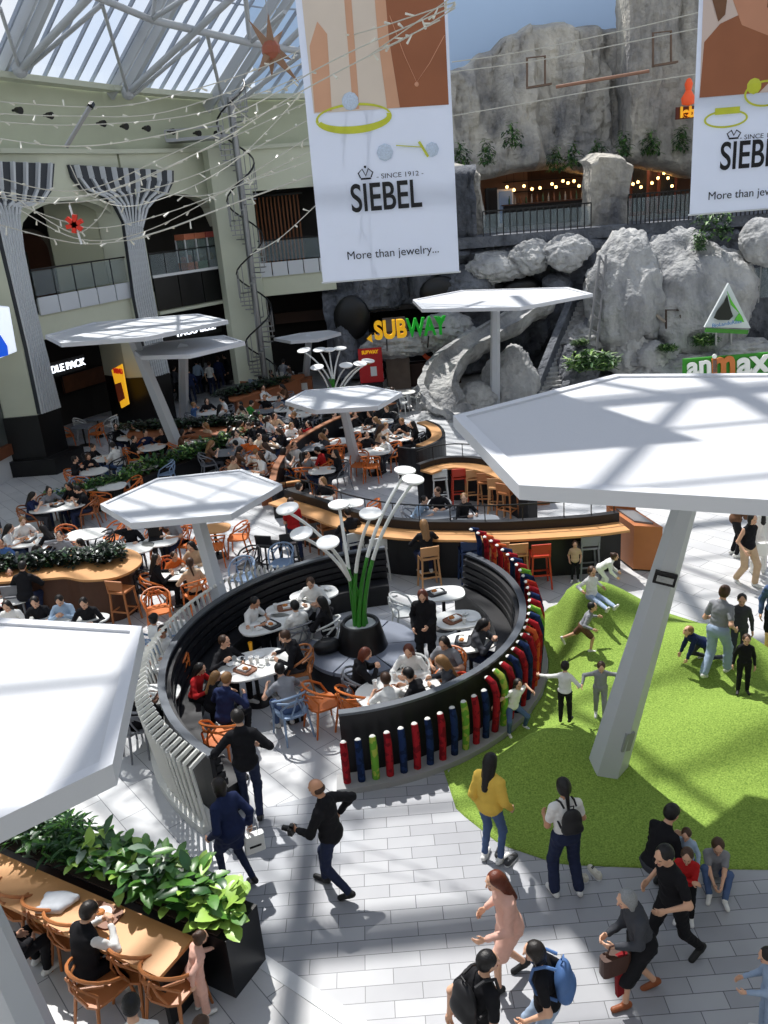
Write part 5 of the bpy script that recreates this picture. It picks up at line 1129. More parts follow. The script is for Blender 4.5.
t = thing('curved_bench', 'curved black bench fenced by coloured fabric poles around the right half of the ring', 'bench', (0, 0, 0))
bench(t, CR, 3.28, -88, 38, 1.08, 40, .45)
ob('pole_base', MB().strip(arc(CR, 3.36, -90, 38, 40), arc(CR, 3.72, -90, 38, 40), 0, .10), M('pole_base_grey', (150, 150, 150), .6), t)
def knit(nm, c, c2):
    m = M(nm, c, .9, spec=.15); n = m.node_tree.nodes; l = m.node_tree.links; b = n['Principled BSDF']; tc = n.new('ShaderNodeTexCoord'); vo = n.new('ShaderNodeTexVoronoi'); vo.inputs['Scale'].default_value = 16; mx = n.new('ShaderNodeMix'); mx.data_type = 'RGBA'
    rp = n.new('ShaderNodeValToRGB'); rp.color_ramp.interpolation = 'CONSTANT'; rp.color_ramp.elements[1].position = .62; sp = n.new('ShaderNodeSeparateColor')
    l.new(tc.outputs['Object'], vo.inputs['Vector']); l.new(vo.outputs['Color'], sp.inputs[0]); l.new(sp.outputs[0], rp.inputs[0]); l.new(rp.outputs[0], mx.inputs[0]); mx.inputs[6].default_value = lin(c); mx.inputs[7].default_value = lin(c2); l.new(mx.outputs[2], b.inputs['Base Color']); return m
KN = {'r': knit('fabric_red', (158, 30, 40), (118, 22, 32)), 'b': knit('fabric_blue', (30, 48, 88), (20, 34, 64)), 'g': knit('fabric_green', (104, 160, 56), (164, 176, 76)), 'o': knit('fabric_orange', (196, 90, 48), (176, 40, 36))}
TIP = M('pole_tip', (214, 214, 210), .6)
seq = 'rbgrbrbrbgrbrgrbrbrorbgrbrobgrbrbororbro'
for k in range(38):
    a = R(-87.5 + 125 * k / 37); f = k / 37; u = Vector((math.cos(a), math.sin(a), 0)); c = Vector((CR[0], CR[1], 0)); h = .78 + .14 * min(1, f / .25) + .62 * max(0, f - .3) / .7
    out = .0 if f < .3 else .03
    pts = [c + u * 3.56 + Vector((0, 0, .02)), c + u * (3.60 + out * .5) + Vector((0, 0, h * .5)), c + u * (3.60 + out) + Vector((0, 0, h * .82)), c + u * (3.57) + Vector((0, 0, h))]
    if f > .3: pts.append(c + u * (3.47 - .05 * f) + Vector((0, 0, h + .06)))
    pl_ = ob('pole', MB().tube(pts, [.056] * (len(pts) - 1) + [.048], 10), KN[seq[k % len(seq)]], t, True)
    pl_['label'] = {'r': 'red', 'b': 'blue', 'g': 'green', 'o': 'orange'}[seq[k % len(seq)]] + ' fabric wrapped pole'
    e = pts[-1]; ob('tip', MB().ball(tuple(e), .047, 8, (1, 1, .5)), TIP, pl_, True)
# sofa, planter, flower lamps
SOF = Vector((-.58, 13.66, 0))
t = thing('round_sofa', 'round black sofa with grey blue seat in the middle of the ring', 'sofa', SOF)
ob('base', MB().lathe([(.96, 0), (1.02, .05), (1.02, .36), (1.0, .40)], 40), BENCH, t, True)
for k in range(6): ob('cushion', MB().strip(arc((0, 0), .45, k * 60 + 1, k * 60 + 59, 10), arc((0, 0), 1.0, k * 60 + 1, k * 60 + 59, 10), .40, .47), M('sofa_top', (112, 118, 132), .5), t)
t = thing('lamp_planter', 'black tapered planter pot standing in the middle of the round sofa', 'planter', SOF + Vector((0, 0, .40)))
ob('pot', MB().lathe([(.45, 0), (.47, .02), (.35, .52), (.33, .55), (.29, .55), (.29, .48)], 36), M('pot_black', (16, 16, 19), .3), t, True); ob('gravel', MB().lathe([(.29, .47), (.28, .50)], 30), M('gravel_pale', (176, 180, 180), .8, bump=.5, scale=40), t)
STG = M('stem_green', (52, 128, 40), .4); STW = M('stem_white', (222, 224, 222), .4); DISC = M('disc_white', (236, 236, 234), .4)
def flower(base, zb, discs, Ys, lb, rr=.19):
    t = thing('flower_lamp', lb, 'sculpture', (base.x, base.y, zb)); B0 = Vector((base.x, base.y, zb)); n = len(discs)
    for k, ((x, y), Y) in enumerate(zip(discs, Ys)):
        d = Q(x, y, Y) - B0; a = 2 * PI * k / n; b = Vector((.10 * math.cos(a), .10 * math.sin(a), 0)); S = []
        c1 = Vector((b.x + d.x * .12, b.y + d.y * .12, d.z * .62))
        for i in range(15): u = i / 14; S.append(b * (1 - u) ** 2 + c1 * 2 * u * (1 - u) + (d - Vector((0, 0, .05))) * u * u)
        m = MB(); m.cur = 0; m.tube(S[:7], [.045 - .002 * i for i in range(7)], 8); m.cur = 1; m.tube(S[6:], [.034 - .001 * i for i in range(9)], 8)
        st = ob('stem', m, [STG, STW], t, True)
        dk = ob('disc', MB().lathe([(.02, -.06), (rr * .8, -.03), (rr, .0), (rr, .025), (rr * .9, .035)], 24), DISC, st, True); dk.location = d; v = (Vector((0, -.15, 1)) + Vector((d.x, d.y, 0)) * .12).normalized(); dk.rotation_mode = 'QUATERNION'; dk.rotation_quaternion = Vector((0, 0, 1)).rotation_difference(v)
flower(SOF, .90, [(287.5, 509), (301.5, 534), (328, 543), (339, 505), (370.6, 514), (405, 471), (413, 480)], [13.4, 13.1, 12.9, 14.2, 13.3, 14.4, 13.9], 'tall sculpture of green stems with white disc heads above the round sofa')
S2 = G(338, 430); flower(S2, .9, [(304, 350.5), (319.5, 350), (329, 350), (340, 348.5), (317, 367.5), (346, 365.5), (360, 364), (368, 361)], [S2.y + v for v in (-.4, 0, .3, .6, -.7, -.6, -.3, .3)], 'farther sculpture of white stems with disc heads behind the crowd canopy', .24)
t = thing('lamp_planter', 'dark planter under the farther disc sculpture behind the canopy', 'planter', S2); ob('pot', MB().lathe([(.6, 0), (.62, .02), (.44, .88), (.4, .9)], 24), M('pot_black'), t, True)
# second ring of benches farther back
def arc_px(pts, z): return [G(x, y, z)[:2] for x, y in pts]
def offs(P, d):
    out = []
    for i, p in enumerate(P):
        a = P[max(i - 1, 0)]; b = P[min(i + 1, len(P) - 1)]; t = Vector((b[0] - a[0], b[1] - a[1])).normalized(); out.append((p[0] - t.y * d, p[1] + t.x * d))
    return out
def smooth(P, k=5):
    S = []; n = len(P)
    for i in range(n - 1):
        p = [Vector(P[j]).to_3d() for j in (max(i - 1, 0), i, i + 1, min(i + 2, n - 1))]
        for q in range(k):
            t = q / k; v = .5 * (2 * p[1] + (p[2] - p[0]) * t + (2 * p[0] - 5 * p[1] + 4 * p[2] - p[3]) * t * t + (3 * p[1] - p[0] - 3 * p[2] + p[3]) * t ** 3); S.append((v.x, v.y))
    S.append(tuple(P[-1])[:2]); return S
P2 = smooth(arc_px([(270, 482), (275, 465), (290, 445), (312, 430), (345, 415), (394, 403)], 1.05)); 
t = thing('curved_bench', 'long curved black bench wall crossing the crowd beside the canopy', 'bench')
ob('wall_panel', MB().strip(P2, offs(P2, -.12), 0, 1.05), BENCH, t); ob('cap', MB().strip(offs(P2, .02), offs(P2, -.16), 1.05, 1.09), M('cap_wood', (150, 96, 62), .5), t); ob('seat', MB().strip(offs(P2, -.12), offs(P2, -.6), 0, .45), BENCH, t)
P3 = smooth(arc_px([(397, 447), (415, 449), (433, 444), (445, 436), (441, 426), (428, 420)], 1.0)); 
t = thing('curved_bench', 'black curved wall with a wooden ledge, in front of the small boulders', 'bench'); ob('wall_panel', MB().strip(P3, offs(P3, .1), 0, 1.0), BENCH, t); ob('ledge', MB().strip(offs(P3[8:], .1), offs(P3[8:], .42), .95, 1.0), OAK, t); ob('seat', MB().strip(offs(P3, .1), offs(P3, .5), 0, .45), BENCH, t)
# ---------------------------------------------------------------- counters
def counter(lb, front, depth, z, mat=OAK, rim=True, face=BENCH, th=.05, foot=True, h2=.2):
    P_ = smooth(arc_px(front, z)); t = thing('bar_counter', lb, 'bar counter')
    ob('worktop', MB().strip(P_, offs(P_, depth), z - th, z), mat, t); ob('front_panel', MB().strip(offs(P_, depth - .10), offs(P_, depth), 0.0, z - th), face, t)
    if rim:
        ob('rim', MB().strip(offs(P_, depth), offs(P_, depth + .16), 0, z + h2), BENCH, t)
        Rm = offs(P_, depth + .08); m = MB(); m2 = MB()
        for a, b in zip(Rm, Rm[1:]): m.bar((*a, z + h2 + .35), (*b, z + h2 + .35), .025)
        for k in range(0, len(Rm), 4): m.bar((*Rm[k], z + h2), (*Rm[k], z + h2 + .35), .02)
        ob('guard_rail', m, BLACKM, t)
    return t, P_
t, PB = counter('long curved bar counter with oak top behind the ring and the stools', [(268, 503), (305, 515), (334, 526), (373, 535), (412, 539), (456, 540), (503, 540), (560, 537), (600, 534), (630, 530)], .52, 1.08)
A_ = G(633, 571); B_ = G(661, 573); c_ = G(624, 560)
t = thing('counter_box', 'orange wooden box closing the right end of the long bar', 'cabinet')
q0, q1 = A_, B_; up2 = Vector((-.25, 1.25, 0)); 
ob('body', MB().prism([q0[:2], q1[:2], (q1 + up2)[:2], (q0 + up2)[:2]], .05, 1.05), M('box_orange', (176, 108, 64), .5, var=.06), t); ob('plinth', MB().prism([(q0 + Vector((.03, .05, 0)))[:2], (q1 + Vector((-.03, .05, 0)))[:2], (q1 + up2)[:2], (q0 + up2)[:2]], 0, .05), BLACKM, t)
ob('back_panel', MB().prism([(q0 + up2 * .9)[:2], (q1 + up2 * .9)[:2], (q1 + up2)[:2], (q0 + up2)[:2]], 1.05, 1.45), M('box_orange'), t); ob('inset_top', MB().prism([(q0 + up2 * .15 + Vector((.1, 0, 0)))[:2], (q1 + up2 * .15 - Vector((.1, 0, 0)))[:2], (q1 + up2 * .8 - Vector((.1, 0, 0)))[:2], (q0 + up2 * .8 + Vector((.1, 0, 0)))[:2]], 1.05, 1.09), M('grey_top', (120, 120, 122), .4), t)
t, _ = counter('shorter curved bar counter with oak top farther back', [(432, 473), (448, 468), (464, 468), (480, 471), (497, 478), (515, 488)], .45, 1.05, h2=.15)
p = G(532, 506); t = thing('counter_box', 'low orange wooden box under the big canopy corner', 'cabinet', p); ob('body', MB().box((0, .3, .3), (.95, .6, .6)), M('box_orange'), t); ob('top', MB().box((0, .3, .62), (1.0, .64, .04)), OAKD, t)
p = G(434, 483); t = thing('counter_box', 'brown wooden crate bench end between the round platform and the bar', 'cabinet', p, .3); ob('body', MB().box((0, 0, .22), (.85, .4, .44)), OAKD, t); ob('label_plate', MB().box((.1, -.21, .25), (.25, .02, .12)), BLACKM, t)
p = G(280, 486, .5); t = thing('bench_divider', 'orange wooden divider panel at the near end of the long bench wall', 'panel', (p.x, p.y, 0), .25); ob('panel', MB().box((0, 0, .27), (1.15, .06, .54)), OAKD, t); ob('cap', MB().box((0, 0, .56), (1.2, .12, .04)), OAK, t)
# wooden bench counters with hedges
def hedge(lb, ctr, rx, ry, rot, h, seed, mats, n, ls, asp=.6, parent=None, z=0.):
    return leaf_mesh('hedge_foliage', n, (rx, ry), h, ls, mats, seed, .9, asp)
DK = [M('hedge_dark', (34, 42, 38), .35, var=.35, scale=12, spec=.6), M('hedge_mid', (52, 64, 54), .35, var=.3, scale=12, spec=.6), M('hedge_green', (50, 80, 46), .4, var=.3, scale=12)]
def planter_counter(lb, poly_px, z, plants, face=OAKD, wood=OAK, soil=True, inset=.0):
    P_ = [G(x, y, z) for x, y in poly_px]; n = len(P_); P_ = smooth([p[:2] for p in P_] + [P_[0][:2]], 4)[:-1]
    c = Vector((sum(p[0] for p in P_) / len(P_), sum(p[1] for p in P_) / len(P_))); t = thing('planter_counter', lb, 'planter', (0, 0, 0))
    ob('worktop', MB().prism(P_, z - .05, z), wood, t); ob('base', MB().prism([tuple(Vector(p).lerp(c, .12)) for p in P_], 0, z - .05), face, t)
    for (x, y, rx, ry, rot, h, s, mt, nn, ls) in plants:
        q = G(x, y, z); o = link('foliage', leaf_mesh('foliage', nn, (rx, ry), h, ls, mt, s, .9, .62), t, (q.x, q.y, z), R(rot))
    return t
planter_counter('oval oak counter with dark leafy hedge at the left behind the big canopy', [(-40, 565), (0, 560), (40, 560), (75, 553), (105, 548), (130, 549), (142, 557), (137, 567), (116, 577), (85, 580), (66, 577), (50, 578), (0, 582), (-40, 586)], 1.05,
                [(106, 560, .42, .40, 0, .42, 1, DK, 700, .13), (72, 563, .45, .30, 0, .36, 2, DK, 600, .13), (40, 566, .5, .28, 0, .34, 3, DK, 600, .13), (5, 569, .5, .3, 0, .34, 4, DK, 600, .13)], M('counter_dark', (84, 54, 38), .6, var=.15))
planter_counter('brown wooden planter bench with a dark hedge behind the leaning canopy pole', [(129, 430), (160, 427), (200, 426), (235, 421), (252, 421), (251, 428), (225, 435), (180, 436), (131, 438)], .9,
                [(x, 430 - (x - 130) * .05, .95, .34, 0, .34, x, DK, 600, .13) for x in (140, 160, 180, 200, 220, 238)], OAKD, OAKD)
planter_counter('brown wooden planter counter with hedge and stools left of the stair', [(228, 396), (250, 389), (271, 380), (300, 374), (303, 377), (280, 386), (255, 394), (232, 401)], 1.0,
                [(x, 397 - (x - 228) * .28, .8, .34, 20, .38, x, DK, 450, .14) for x in (233, 247, 260, 273)], OAKD, OAKD)
def planter_box(lb, pa, pb, w, h, plants, mat=BLACKM):
    a, b = Vector(pa), Vector(pb); d = (b - a).normalized(); s = Vector((-d.y, d.x, 0)); t = thing('planter_box', lb, 'planter', a); L = (b - a).length
    P_ = [Vector(), d * L, d * L + s * w, s * w]; ob('box', MB().prism([p[:2] for p in P_], 0, h), mat, t); ob('soil', MB().prism([(p + (d * L * .5 + s * w * .5 - p) * .06)[:2] for p in P_], h, h + .02), M('soil', (50, 40, 34), .9), t)
    for (u, rx, ry, hh, sd, mt, nn, ls, asp) in plants:
        c = d * L * u + s * w * .5; link('foliage', leaf_mesh('foliage', nn, (rx, ry), hh, ls, mt, sd, .95, asp), t, (c.x, c.y, h), math.atan2(d.y, d.x))
    return t
MG = [LEAFS[0], LEAFS[1], DK[0], LEAFS[3]]
planter_box('long dark planter row with green leaves left of the small canopy', G(70, 520), G(132, 503), .45, .55, [(u, .7, .28, .42, int(u * 100), MG, 300, .17, .45) for u in (.1, .35, .6, .85)])
planter_box('dark planter row with broad green leaves below the canopy pole foot', G(142, 496), G(248, 457), .5, .55, [(u, .75, .3, .5, int(u * 100) + 7, MG, 280, .2, .5) for u in (.08, .25, .42, .6, .78, .93)])
# litter bin
p = G(234, 411); t = thing('litter_bin', 'black litter bin at the end of the hedge counter', 'bin', p, .1); ob('body', MB().box((0, 0, .5), (.75, .6, 1.0)), BLACKM, t); ob('lid', MB().box((0, 0, 1.03), (.8, .65, .06)), M('bin_lid', (60, 60, 62), .4), t); ob('slot', MB().box((0, -.31, .8), (.4, .02, .14)), DARK, t)
p = G(304, 393); t = thing('pole_box', 'orange wooden box around the foot of the small far canopy', 'cabinet', p + Vector((0, -.25, 0))); ob('body', MB().box((0, .1, .35), (.85, .7, .7)), OAKD, t); ob('sign_plate', MB().box((.05, -.26, .4), (.35, .02, .3)), TABW, t); 
# bottom-left counter, planter box with lush leaves
zt = .76
pa, pb = G(194.6, 937, zt), G(0, 853, zt); d = (pb - pa).normalized(); s = Vector((-d.y, d.x, 0)); s = s if s.y < 0 else -s
L = 4.6
t = thing('wooden_counter', 'long oak counter along the leafy planter at the lower left', 'table', (0, 0, 0))
P_ = [pa, pa + d * L, pa + d * L + s * .55, pa + s * .55]
ob('worktop', MB().prism([p[:2] for p in P_], zt - .045, zt), OAK, t); ob('end_panel', MB().prism([(pa + d * .02)[:2], (pa + d * .08)[:2], (pa + d * .08 + s * .5)[:2], (pa + d * .02 + s * .5)[:2]], 0, zt - .045), BLACKM, t); ob('end_panel', MB().prism([(pa + d * 4.5)[:2], (pa + d * 4.56)[:2], (pa + d * 4.56 + s * .5)[:2], (pa + d * 4.5 + s * .5)[:2]], 0, zt - .045), OAKD, t)
BG = [LEAFS[0], LEAFS[1], LEAFS[3], DK[1]]; BIG = [M('leaf_big', (74, 122, 44), .35, var=.35, scale=5, spec=.5), M('leaf_lime', (150, 186, 84), .35, var=.25, scale=5, spec=.5), M('leaf_deep', (44, 84, 40), .35, var=.3, scale=5, spec=.5), M('leaf_grey', (120, 140, 120), .4, var=.3, scale=7)]
st = pa - s * .06 + d * -.38; 
a0 = Vector((st.x, st.y, 0)); t = thing('planter_box', 'long black planter box with lush broad green leaves at the lower left', 'planter', a0); w_ = .55; Lp = 4.9
P_ = [Vector(), d * Lp, d * Lp - s * w_, -s * w_]; ob('box', MB().prism([p.xy[:] for p in P_], 0, .80), M('box_black', (20, 20, 23), .3), t); ob('soil', MB().prism([(p + (d * Lp * .5 - s * w_ * .5 - p) * .05).xy[:] for p in P_], .8, .82), M('soil'), t)
for k, (u, rx, ry, hh, nn, ls, mats, asp) in enumerate(((.05, .22, .2, .26, 60, .26, [BIG[1], BIG[0]], .75), (.13, .3, .26, .45, 110, .26, [BIG[0], BIG[2], BIG[1]], .5), (.24, .32, .28, .55, 130, .25, [BIG[0], BIG[2], BIG[3]], .5), (.34, .32, .28, .50, 150, .22, BIG, .55), (.43, .3, .26, .50, 150, .2, BIG, .5), (.52, .3, .28, .55, 260, .2, [BIG[2], BIG[0]], .22), (.60, .3, .28, .50, 240, .16, [BIG[0], BIG[3], BIG[2]], .45), (.68, .3, .28, .58, 260, .2, [BIG[3], BIG[2], BIG[0]], .2), (.78, .3, .28, .4, 170, .2, BIG, .5), (.9, .3, .28, .45, 170, .2, [BIG[2], BIG[0]], .3))):
    c = d * Lp * u - s * w_ * .5; o = link('shrub', leaf_mesh('shrub', nn, (rx, ry), hh, ls, mats, k + 60, .9, asp), t, (c.x, c.y, .80), 0)
CT = (pa, d, s)          # counter frame for the seats
p = pa + d * 4.3 + s * .25; o = ob('small_sign', MB().box((0, 0, .1), (.2, .03, .2)), WHITE, None, loc=Vector((p.x, p.y, zt))); tag(o, 'small white standing card on the far end of the oak counter', 'card')

# ---------------------------------------------------------------- green mound
OUT = [(.56, 10.6), (.66, 9.66), (1.15, 8.93), (1.83, 8.5), (2.79, 8.34), (4.28, 8.14), (6, 8.0), (8.4, 8.6), (8.6, 10.2), (7.4, 11.6), (6.7, 13.0), (6.0, 14.0), (5.2, 14.9), (4.3, 15.6), (3.2, 15.5), (2.75, 14.9)] + arc((-1.0, 13.9), 3.74, 12, -64, 8)
def ins(x, y):
    c = False; n = len(OUT); dm_ = 1e9
    for i in range(n):
        x1, y1 = OUT[i]; x2, y2 = OUT[(i + 1) % n]
        if (y1 > y) != (y2 > y) and x < (x2 - x1) * (y - y1) / (y2 - y1) + x1: c = not c
        dx, dy = x2 - x1, y2 - y1; t = max(0, min(1, ((x - x1) * dx + (y - y1) * dy) / (dx * dx + dy * dy + 1e-9))); dm_ = min(dm_, math.hypot(x - x1 - t * dx, y - y1 - t * dy))
    return c, dm_
BUMP = [(3.7, 14.3, 1.15, .95, .95), (5.4, 12.7, 1.2, 1.0, .62), (5.6, 10.6, 1.5, .8, .55), (2.0, 10.6, 1.0, .5, .42), (3.6, 12.3, 1.5, 1.3, .25)]
def hill(x, y):
    c, dd_ = ins(x, y)
    if not c: return 0
    h = .03 + sum(a * math.exp(-((x - bx) / sx) ** 2 - ((y - by) / sy) ** 2) for bx, by, sx, sy, a in BUMP)
    e = min(1, dd_ / .75); e = e * e * (3 - 2 * e); return .02 + h * e
TURF = bpy.data.materials.new('artificial_turf'); TURF.use_nodes = True; n = TURF.node_tree.nodes; l = TURF.node_tree.links; b = n['Principled BSDF']; tc = n.new('ShaderNodeTexCoord'); nz = n.new('ShaderNodeTexNoise'); nz.inputs['Scale'].default_value = 45; nz.inputs['Detail'].default_value = 4; rp = n.new('ShaderNodeValToRGB')
rp.color_ramp.elements[0].color = lin((96, 124, 52)); rp.color_ramp.elements[0].position = .3; rp.color_ramp.elements[1].color = lin((150, 176, 84)); rp.color_ramp.elements[1].position = .7; bp = n.new('ShaderNodeBump'); bp.inputs['Strength'].default_value = .5; bp.inputs['Distance'].default_value = .02
l.new(tc.outputs['Object'], nz.inputs['Vector']); l.new(nz.outputs['Fac'], rp.inputs[0]); l.new(rp.outputs[0], b.inputs['Base Color']); l.new(nz.outputs['Fac'], bp.inputs['Height']); l.new(bp.outputs['Normal'], b.inputs['Normal']); b.inputs['Roughness'].default_value = .95; b.inputs['Specular IOR Level'].default_value = .1
m = MB(); C0 = (3.9, 11.8); NA, NR = 120, 44; ring_ = []
for k in range(NA):
    a = 2 * PI * k / NA; lo_, hi_ = 0, 9
    for _ in range(22):
        q = (lo_ + hi_) / 2
        if ins(C0[0] + q * math.cos(a), C0[1] + q * math.sin(a))[0]: lo_ = q
        else: hi_ = q
    ring_.append(lo_)
V = [(C0[0], C0[1], hill(*C0))]; Fc = []
for j in range(1, NR + 1):
    for k in range(NA): q = ring_[k] * j / NR; a = 2 * PI * k / NA; x, y = C0[0] + q * math.cos(a), C0[1] + q * math.sin(a); V.append((x, y, hill(x, y) if j < NR else .015))
for k in range(NA): V.append((V[1 + (NR - 1) * NA + k][0], V[1 + (NR - 1) * NA + k][1], -.02)); Fc.append((0, 1 + k, 1 + (k + 1) % NA))
for j in range(NR):
    for k in range(NA): a = 1 + j * NA + k; b_ = 1 + j * NA + (k + 1) % NA; Fc.append((a, a + NA, b_ + NA, b_))
o = ob('play_mound', MB().add(V, Fc), TURF, None, 'full'); tag(o, 'bright green artificial turf play mound with soft humps beside the ring', 'play mound')
def H(px, py):
    """point on the mound that the photograph shows at (px, py)"""
    z = .3
    for _ in range(12): p = G(px, py, z); z = .5 * z + .5 * hill(p.x, p.y)
    p = G(px, py, z); return Vector((p.x, p.y, hill(p.x, p.y)))
# ---------------------------------------------------------------- placing people
COLN = {'black': (26, 26, 30), 'white': (226, 226, 224), 'grey': (136, 138, 144), 'navy': (32, 42, 76), 'blue': (74, 108, 160), 'red': (176, 34, 36), 'pink': (222, 176, 160), 'beige': (196, 168, 140), 'yellow': (222, 186, 84), 'green': (60, 140, 60),
        'dark grey': (66, 68, 74), 'orange': (220, 110, 50), 'cream': (222, 206, 186), 'light blue': (160, 182, 206), 'brown': (100, 72, 54), 'jeans': (78, 98, 136), 'dark jeans': (38, 46, 72), 'pale jeans': (150, 168, 192)}
HC = {'dark': (28, 22, 20), 'brown': (66, 44, 30), 'light': (140, 104, 66), 'red': (96, 44, 26), 'grey': (140, 142, 144), 'blackh': (18, 16, 18)}
CACHE = {}
PART_OF = {'tee': 'shirt', 'long': 'shirt', 'jacket': 'jacket', 'coat': 'coat', 'dress': 'dress', 'tank': 'shirt', 'vest': 'vest', 'hoodie': 'hoodie', 'loose': 'blouse'}
def face_v(face): return Vector((math.sin(R(face)), math.cos(R(face)), 0))
def person(loc, face, P, top, bottom, hair, label, sc=1., child=0., vox=.010, key=None, shoe='white', hc='dark', sk=0, group=None):
    sc *= .955
    tk, tc_ = top; bk, bc = bottom if bottom else (None, None)
    shc = {'white': (220, 220, 218), 'black': (24, 24, 26), 'brown': (140, 78, 44), 'dark': (50, 48, 50)}[shoe]
    k = (key, tk, bk, hair, child) if key else None
    if k and k in CACHE:
        src, f = CACHE[k]; o = copy_tree(src); o.scale = (sc,) * 3
        recolor(o, skin(sk), 0)
        for c in o.children:
            b = c.name.split('.')[0]
            if b == PART_OF[tk]: recolor(c, cloth(COLN[tc_]))
            elif b in ('trousers', 'skirt', 'shorts'): recolor(c, cloth(COLN[bc]))
            elif b == 'hair': recolor(c, M('hair_%d_%d_%d' % HC[hc], HC[hc], .45, var=.3, scale=60, bump=.3))
            elif b == 'shoe': recolor(c, M('shoe_%d_%d_%d' % shc, shc, .5))
    else:
        o, f = make_person(P, (tk, COLN[tc_]), (bk, COLN[bc]) if bk else None, hair, shc, sk, sc, child, vox, True, HC[hc] if hair != 'cap' else COLN.get(hc, (40, 50, 80)))
        KIDS[o.name] = list(o.children)
        if k: CACHE[k] = (o, f)
    o.location = loc; o.rotation_euler = (0, 0, -R(face)); tag(o, label, 'person', group)
    return o, f
def wpt(o, p): M4 = Matrix.Translation(o.location) @ Matrix.Rotation(o.rotation_euler.z, 4, 'Z') @ Matrix.Scale(o.scale[0], 4); return M4 @ Vector(p)
SIT = {'eat': P_sit(lean=14, pitch=24, hands=((-.14, .36, .80), (.15, .40, .80))), 'talk': P_sit(lean=6, pitch=6, yaw=18, hands=((-.16, .34, .80), (.22, .30, .98))), 'lean': P_sit(lean=30, pitch=12, hands=((-.20, .50, .79), (.18, .52, .79))),
       'back': P_sit(lean=-4, pitch=10, hands=((-.12, .26, .62), (.12, .28, .62))), 'phone': P_sit(lean=10, pitch=32, hands=((-.07, .34, .92), (.07, .34, .92))), 'drink': P_sit(lean=6, pitch=2, hands=((-.14, .34, .80), (.06, .18, 1.14))), 'turn': P_sit(lean=8, yaw=-40, pitch=8, hands=((-.18, .34, .80), (.10, .34, .80)))}
def seated(px, py, face, pose, top, bottom, hair, label, chaircol=None, sc=1., zh=1.2, chairlabel=None, chairgroup=None, kind='chair', dz=0., **kw):
    P = SIT[pose]; hz = zh * sc * .955 if not dz else zh
    lean = P['lean']; off = .08 + .6 * math.sin(R(lean)) * sc
    p = G(px, py, hz + dz); loc = p - face_v(face) * off; loc.z = dz
    if not dz and px >= 200:
        for c_, r_, ok in ((CR, 2.90, loc.x > -.9), (CLx, 3.52, loc.x <= -.4)):
            q = Vector((loc.x - c_[0], loc.y - c_[1], 0))
            if ok and r_ < q.length < r_ + .95: loc = Vector((c_[0], c_[1], 0)) + q.normalized() * r_
    o, f = person(loc, face, P, top, bottom, hair, label, sc=sc, key='sit_' + pose, vox=kw.pop('vox', .0115), **kw)
    if chaircol:
        cl = Vector((loc.x, loc.y, 0)) + face_v(face) * .05
        place(kind, chaircol, cl, face, chairlabel or ('%s looped-back chair under the %s' % (chaircol, label))[:90], 'chair' if kind == 'chair' else 'stool', chairgroup)
    return o, f
# --- foreground figures
def backpack(o, f, col, label, sc=1.):
    m = M('pack_' + col, COLN.get(col, (40, 70, 120)), .6, var=.1); c = f.chest + f.T @ v3(0, -.20, .0); t = thing('backpack', label, 'backpack', wpt(o, c), o.rotation_euler.z)
    b = surface([('e', v3(0, 0, -.02), (.15, .085, .20)), ('c', v3(-.09, -.02, -.14), v3(.09, -.02, -.14), .075, .075), ('e', v3(0, -.07, -.08), (.11, .05, .10))], .014); link('bag', npmesh('bag', b[0], b[1], [m]), t)
    for sx in (-1, 1): ob('strap', MB().tube([(sx * .09, .06, .17), (sx * .10, .16, .20), (sx * .11, .27, .16), (sx * .11, .30, .02), (sx * .14, .24, -.10), (sx * .14, .05, -.15)], .016, 6), m, t, True)
    ob('handle', MB().tube([(-.03, .02, .17), (-.03, 0, .23), (.03, 0, .23), (.03, .02, .17)], .009, 6), m, t, True); t.scale = (sc * o.scale[0],) * 3; return t
man, mf = person(G(254, 816), 352, P_walk(.16, 6, arm=.05, lift=.03, yaw=25, pitch=22, hands=((-.42, .10, .95), (.24, .16, 1.02)), elb=((-.6, -.8, 0), (.8, -.8, -.2))), ('jacket', 'black'), ('trousers', 'dark jeans'), 'short', 'person in black jacket and dark jeans walking away past the slatted ring end', 1.06, vox=.008, shoe='black', hc='dark')
wom, wf = person(G(240, 884), 312, P_walk(.20, 6, lift=.05, pitch=10, hands=((-.26, .12, .88), (.27, -.06, .84))), ('coat', 'navy'), ('slim', 'dark jeans'), 'bob', 'person in dark blue coat carrying a white paper bag beside the leafy planter', .99, vox=.008, shoe='black', sk=1)
ph, pf = person(G(338, 892), 296, P_walk2(.22, 6, lift=.06, pitch=20, hands=((-.16, .36, .98), (.25, .0, 1.02)), elb=((-.6, -.5, -.6), (.8, -.8, .1))), ('jacket', 'black'), ('trousers', 'dark jeans'), 'bald', 'balding person in black hooded jacket holding a camera, walking on the grey paving', 1.04, vox=.008, shoe='black', sk=1, hc='brown')
yl, yf = person(G(492, 862), 38, P_stand(pitch=14, hands=((-.21, .06, .84), (.22, .16, .86))), ('loose', 'yellow'), ('slim', 'jeans'), 'long', 'person with long dark hair and yellow blouse standing at the mound edge', .99, vox=.008, shoe='white', hc='blackh')
wt, wtf = person(G(566, 893), 350, P_stand(pitch=12, feet=((-.15, 0, .085), (.15, -.06, .085)), hands=((-.16, .30, 1.0), (.22, .30, 1.0))), ('tee', 'white'), ('wide', 'dark jeans'), 'pony', 'person in white tee and navy trousers wearing a small black backpack', 1.0, vox=.008, hc='blackh', sk=1)
backpack(wt, wtf, 'black', 'small black backpack worn over the white tee at the mound edge', .85)
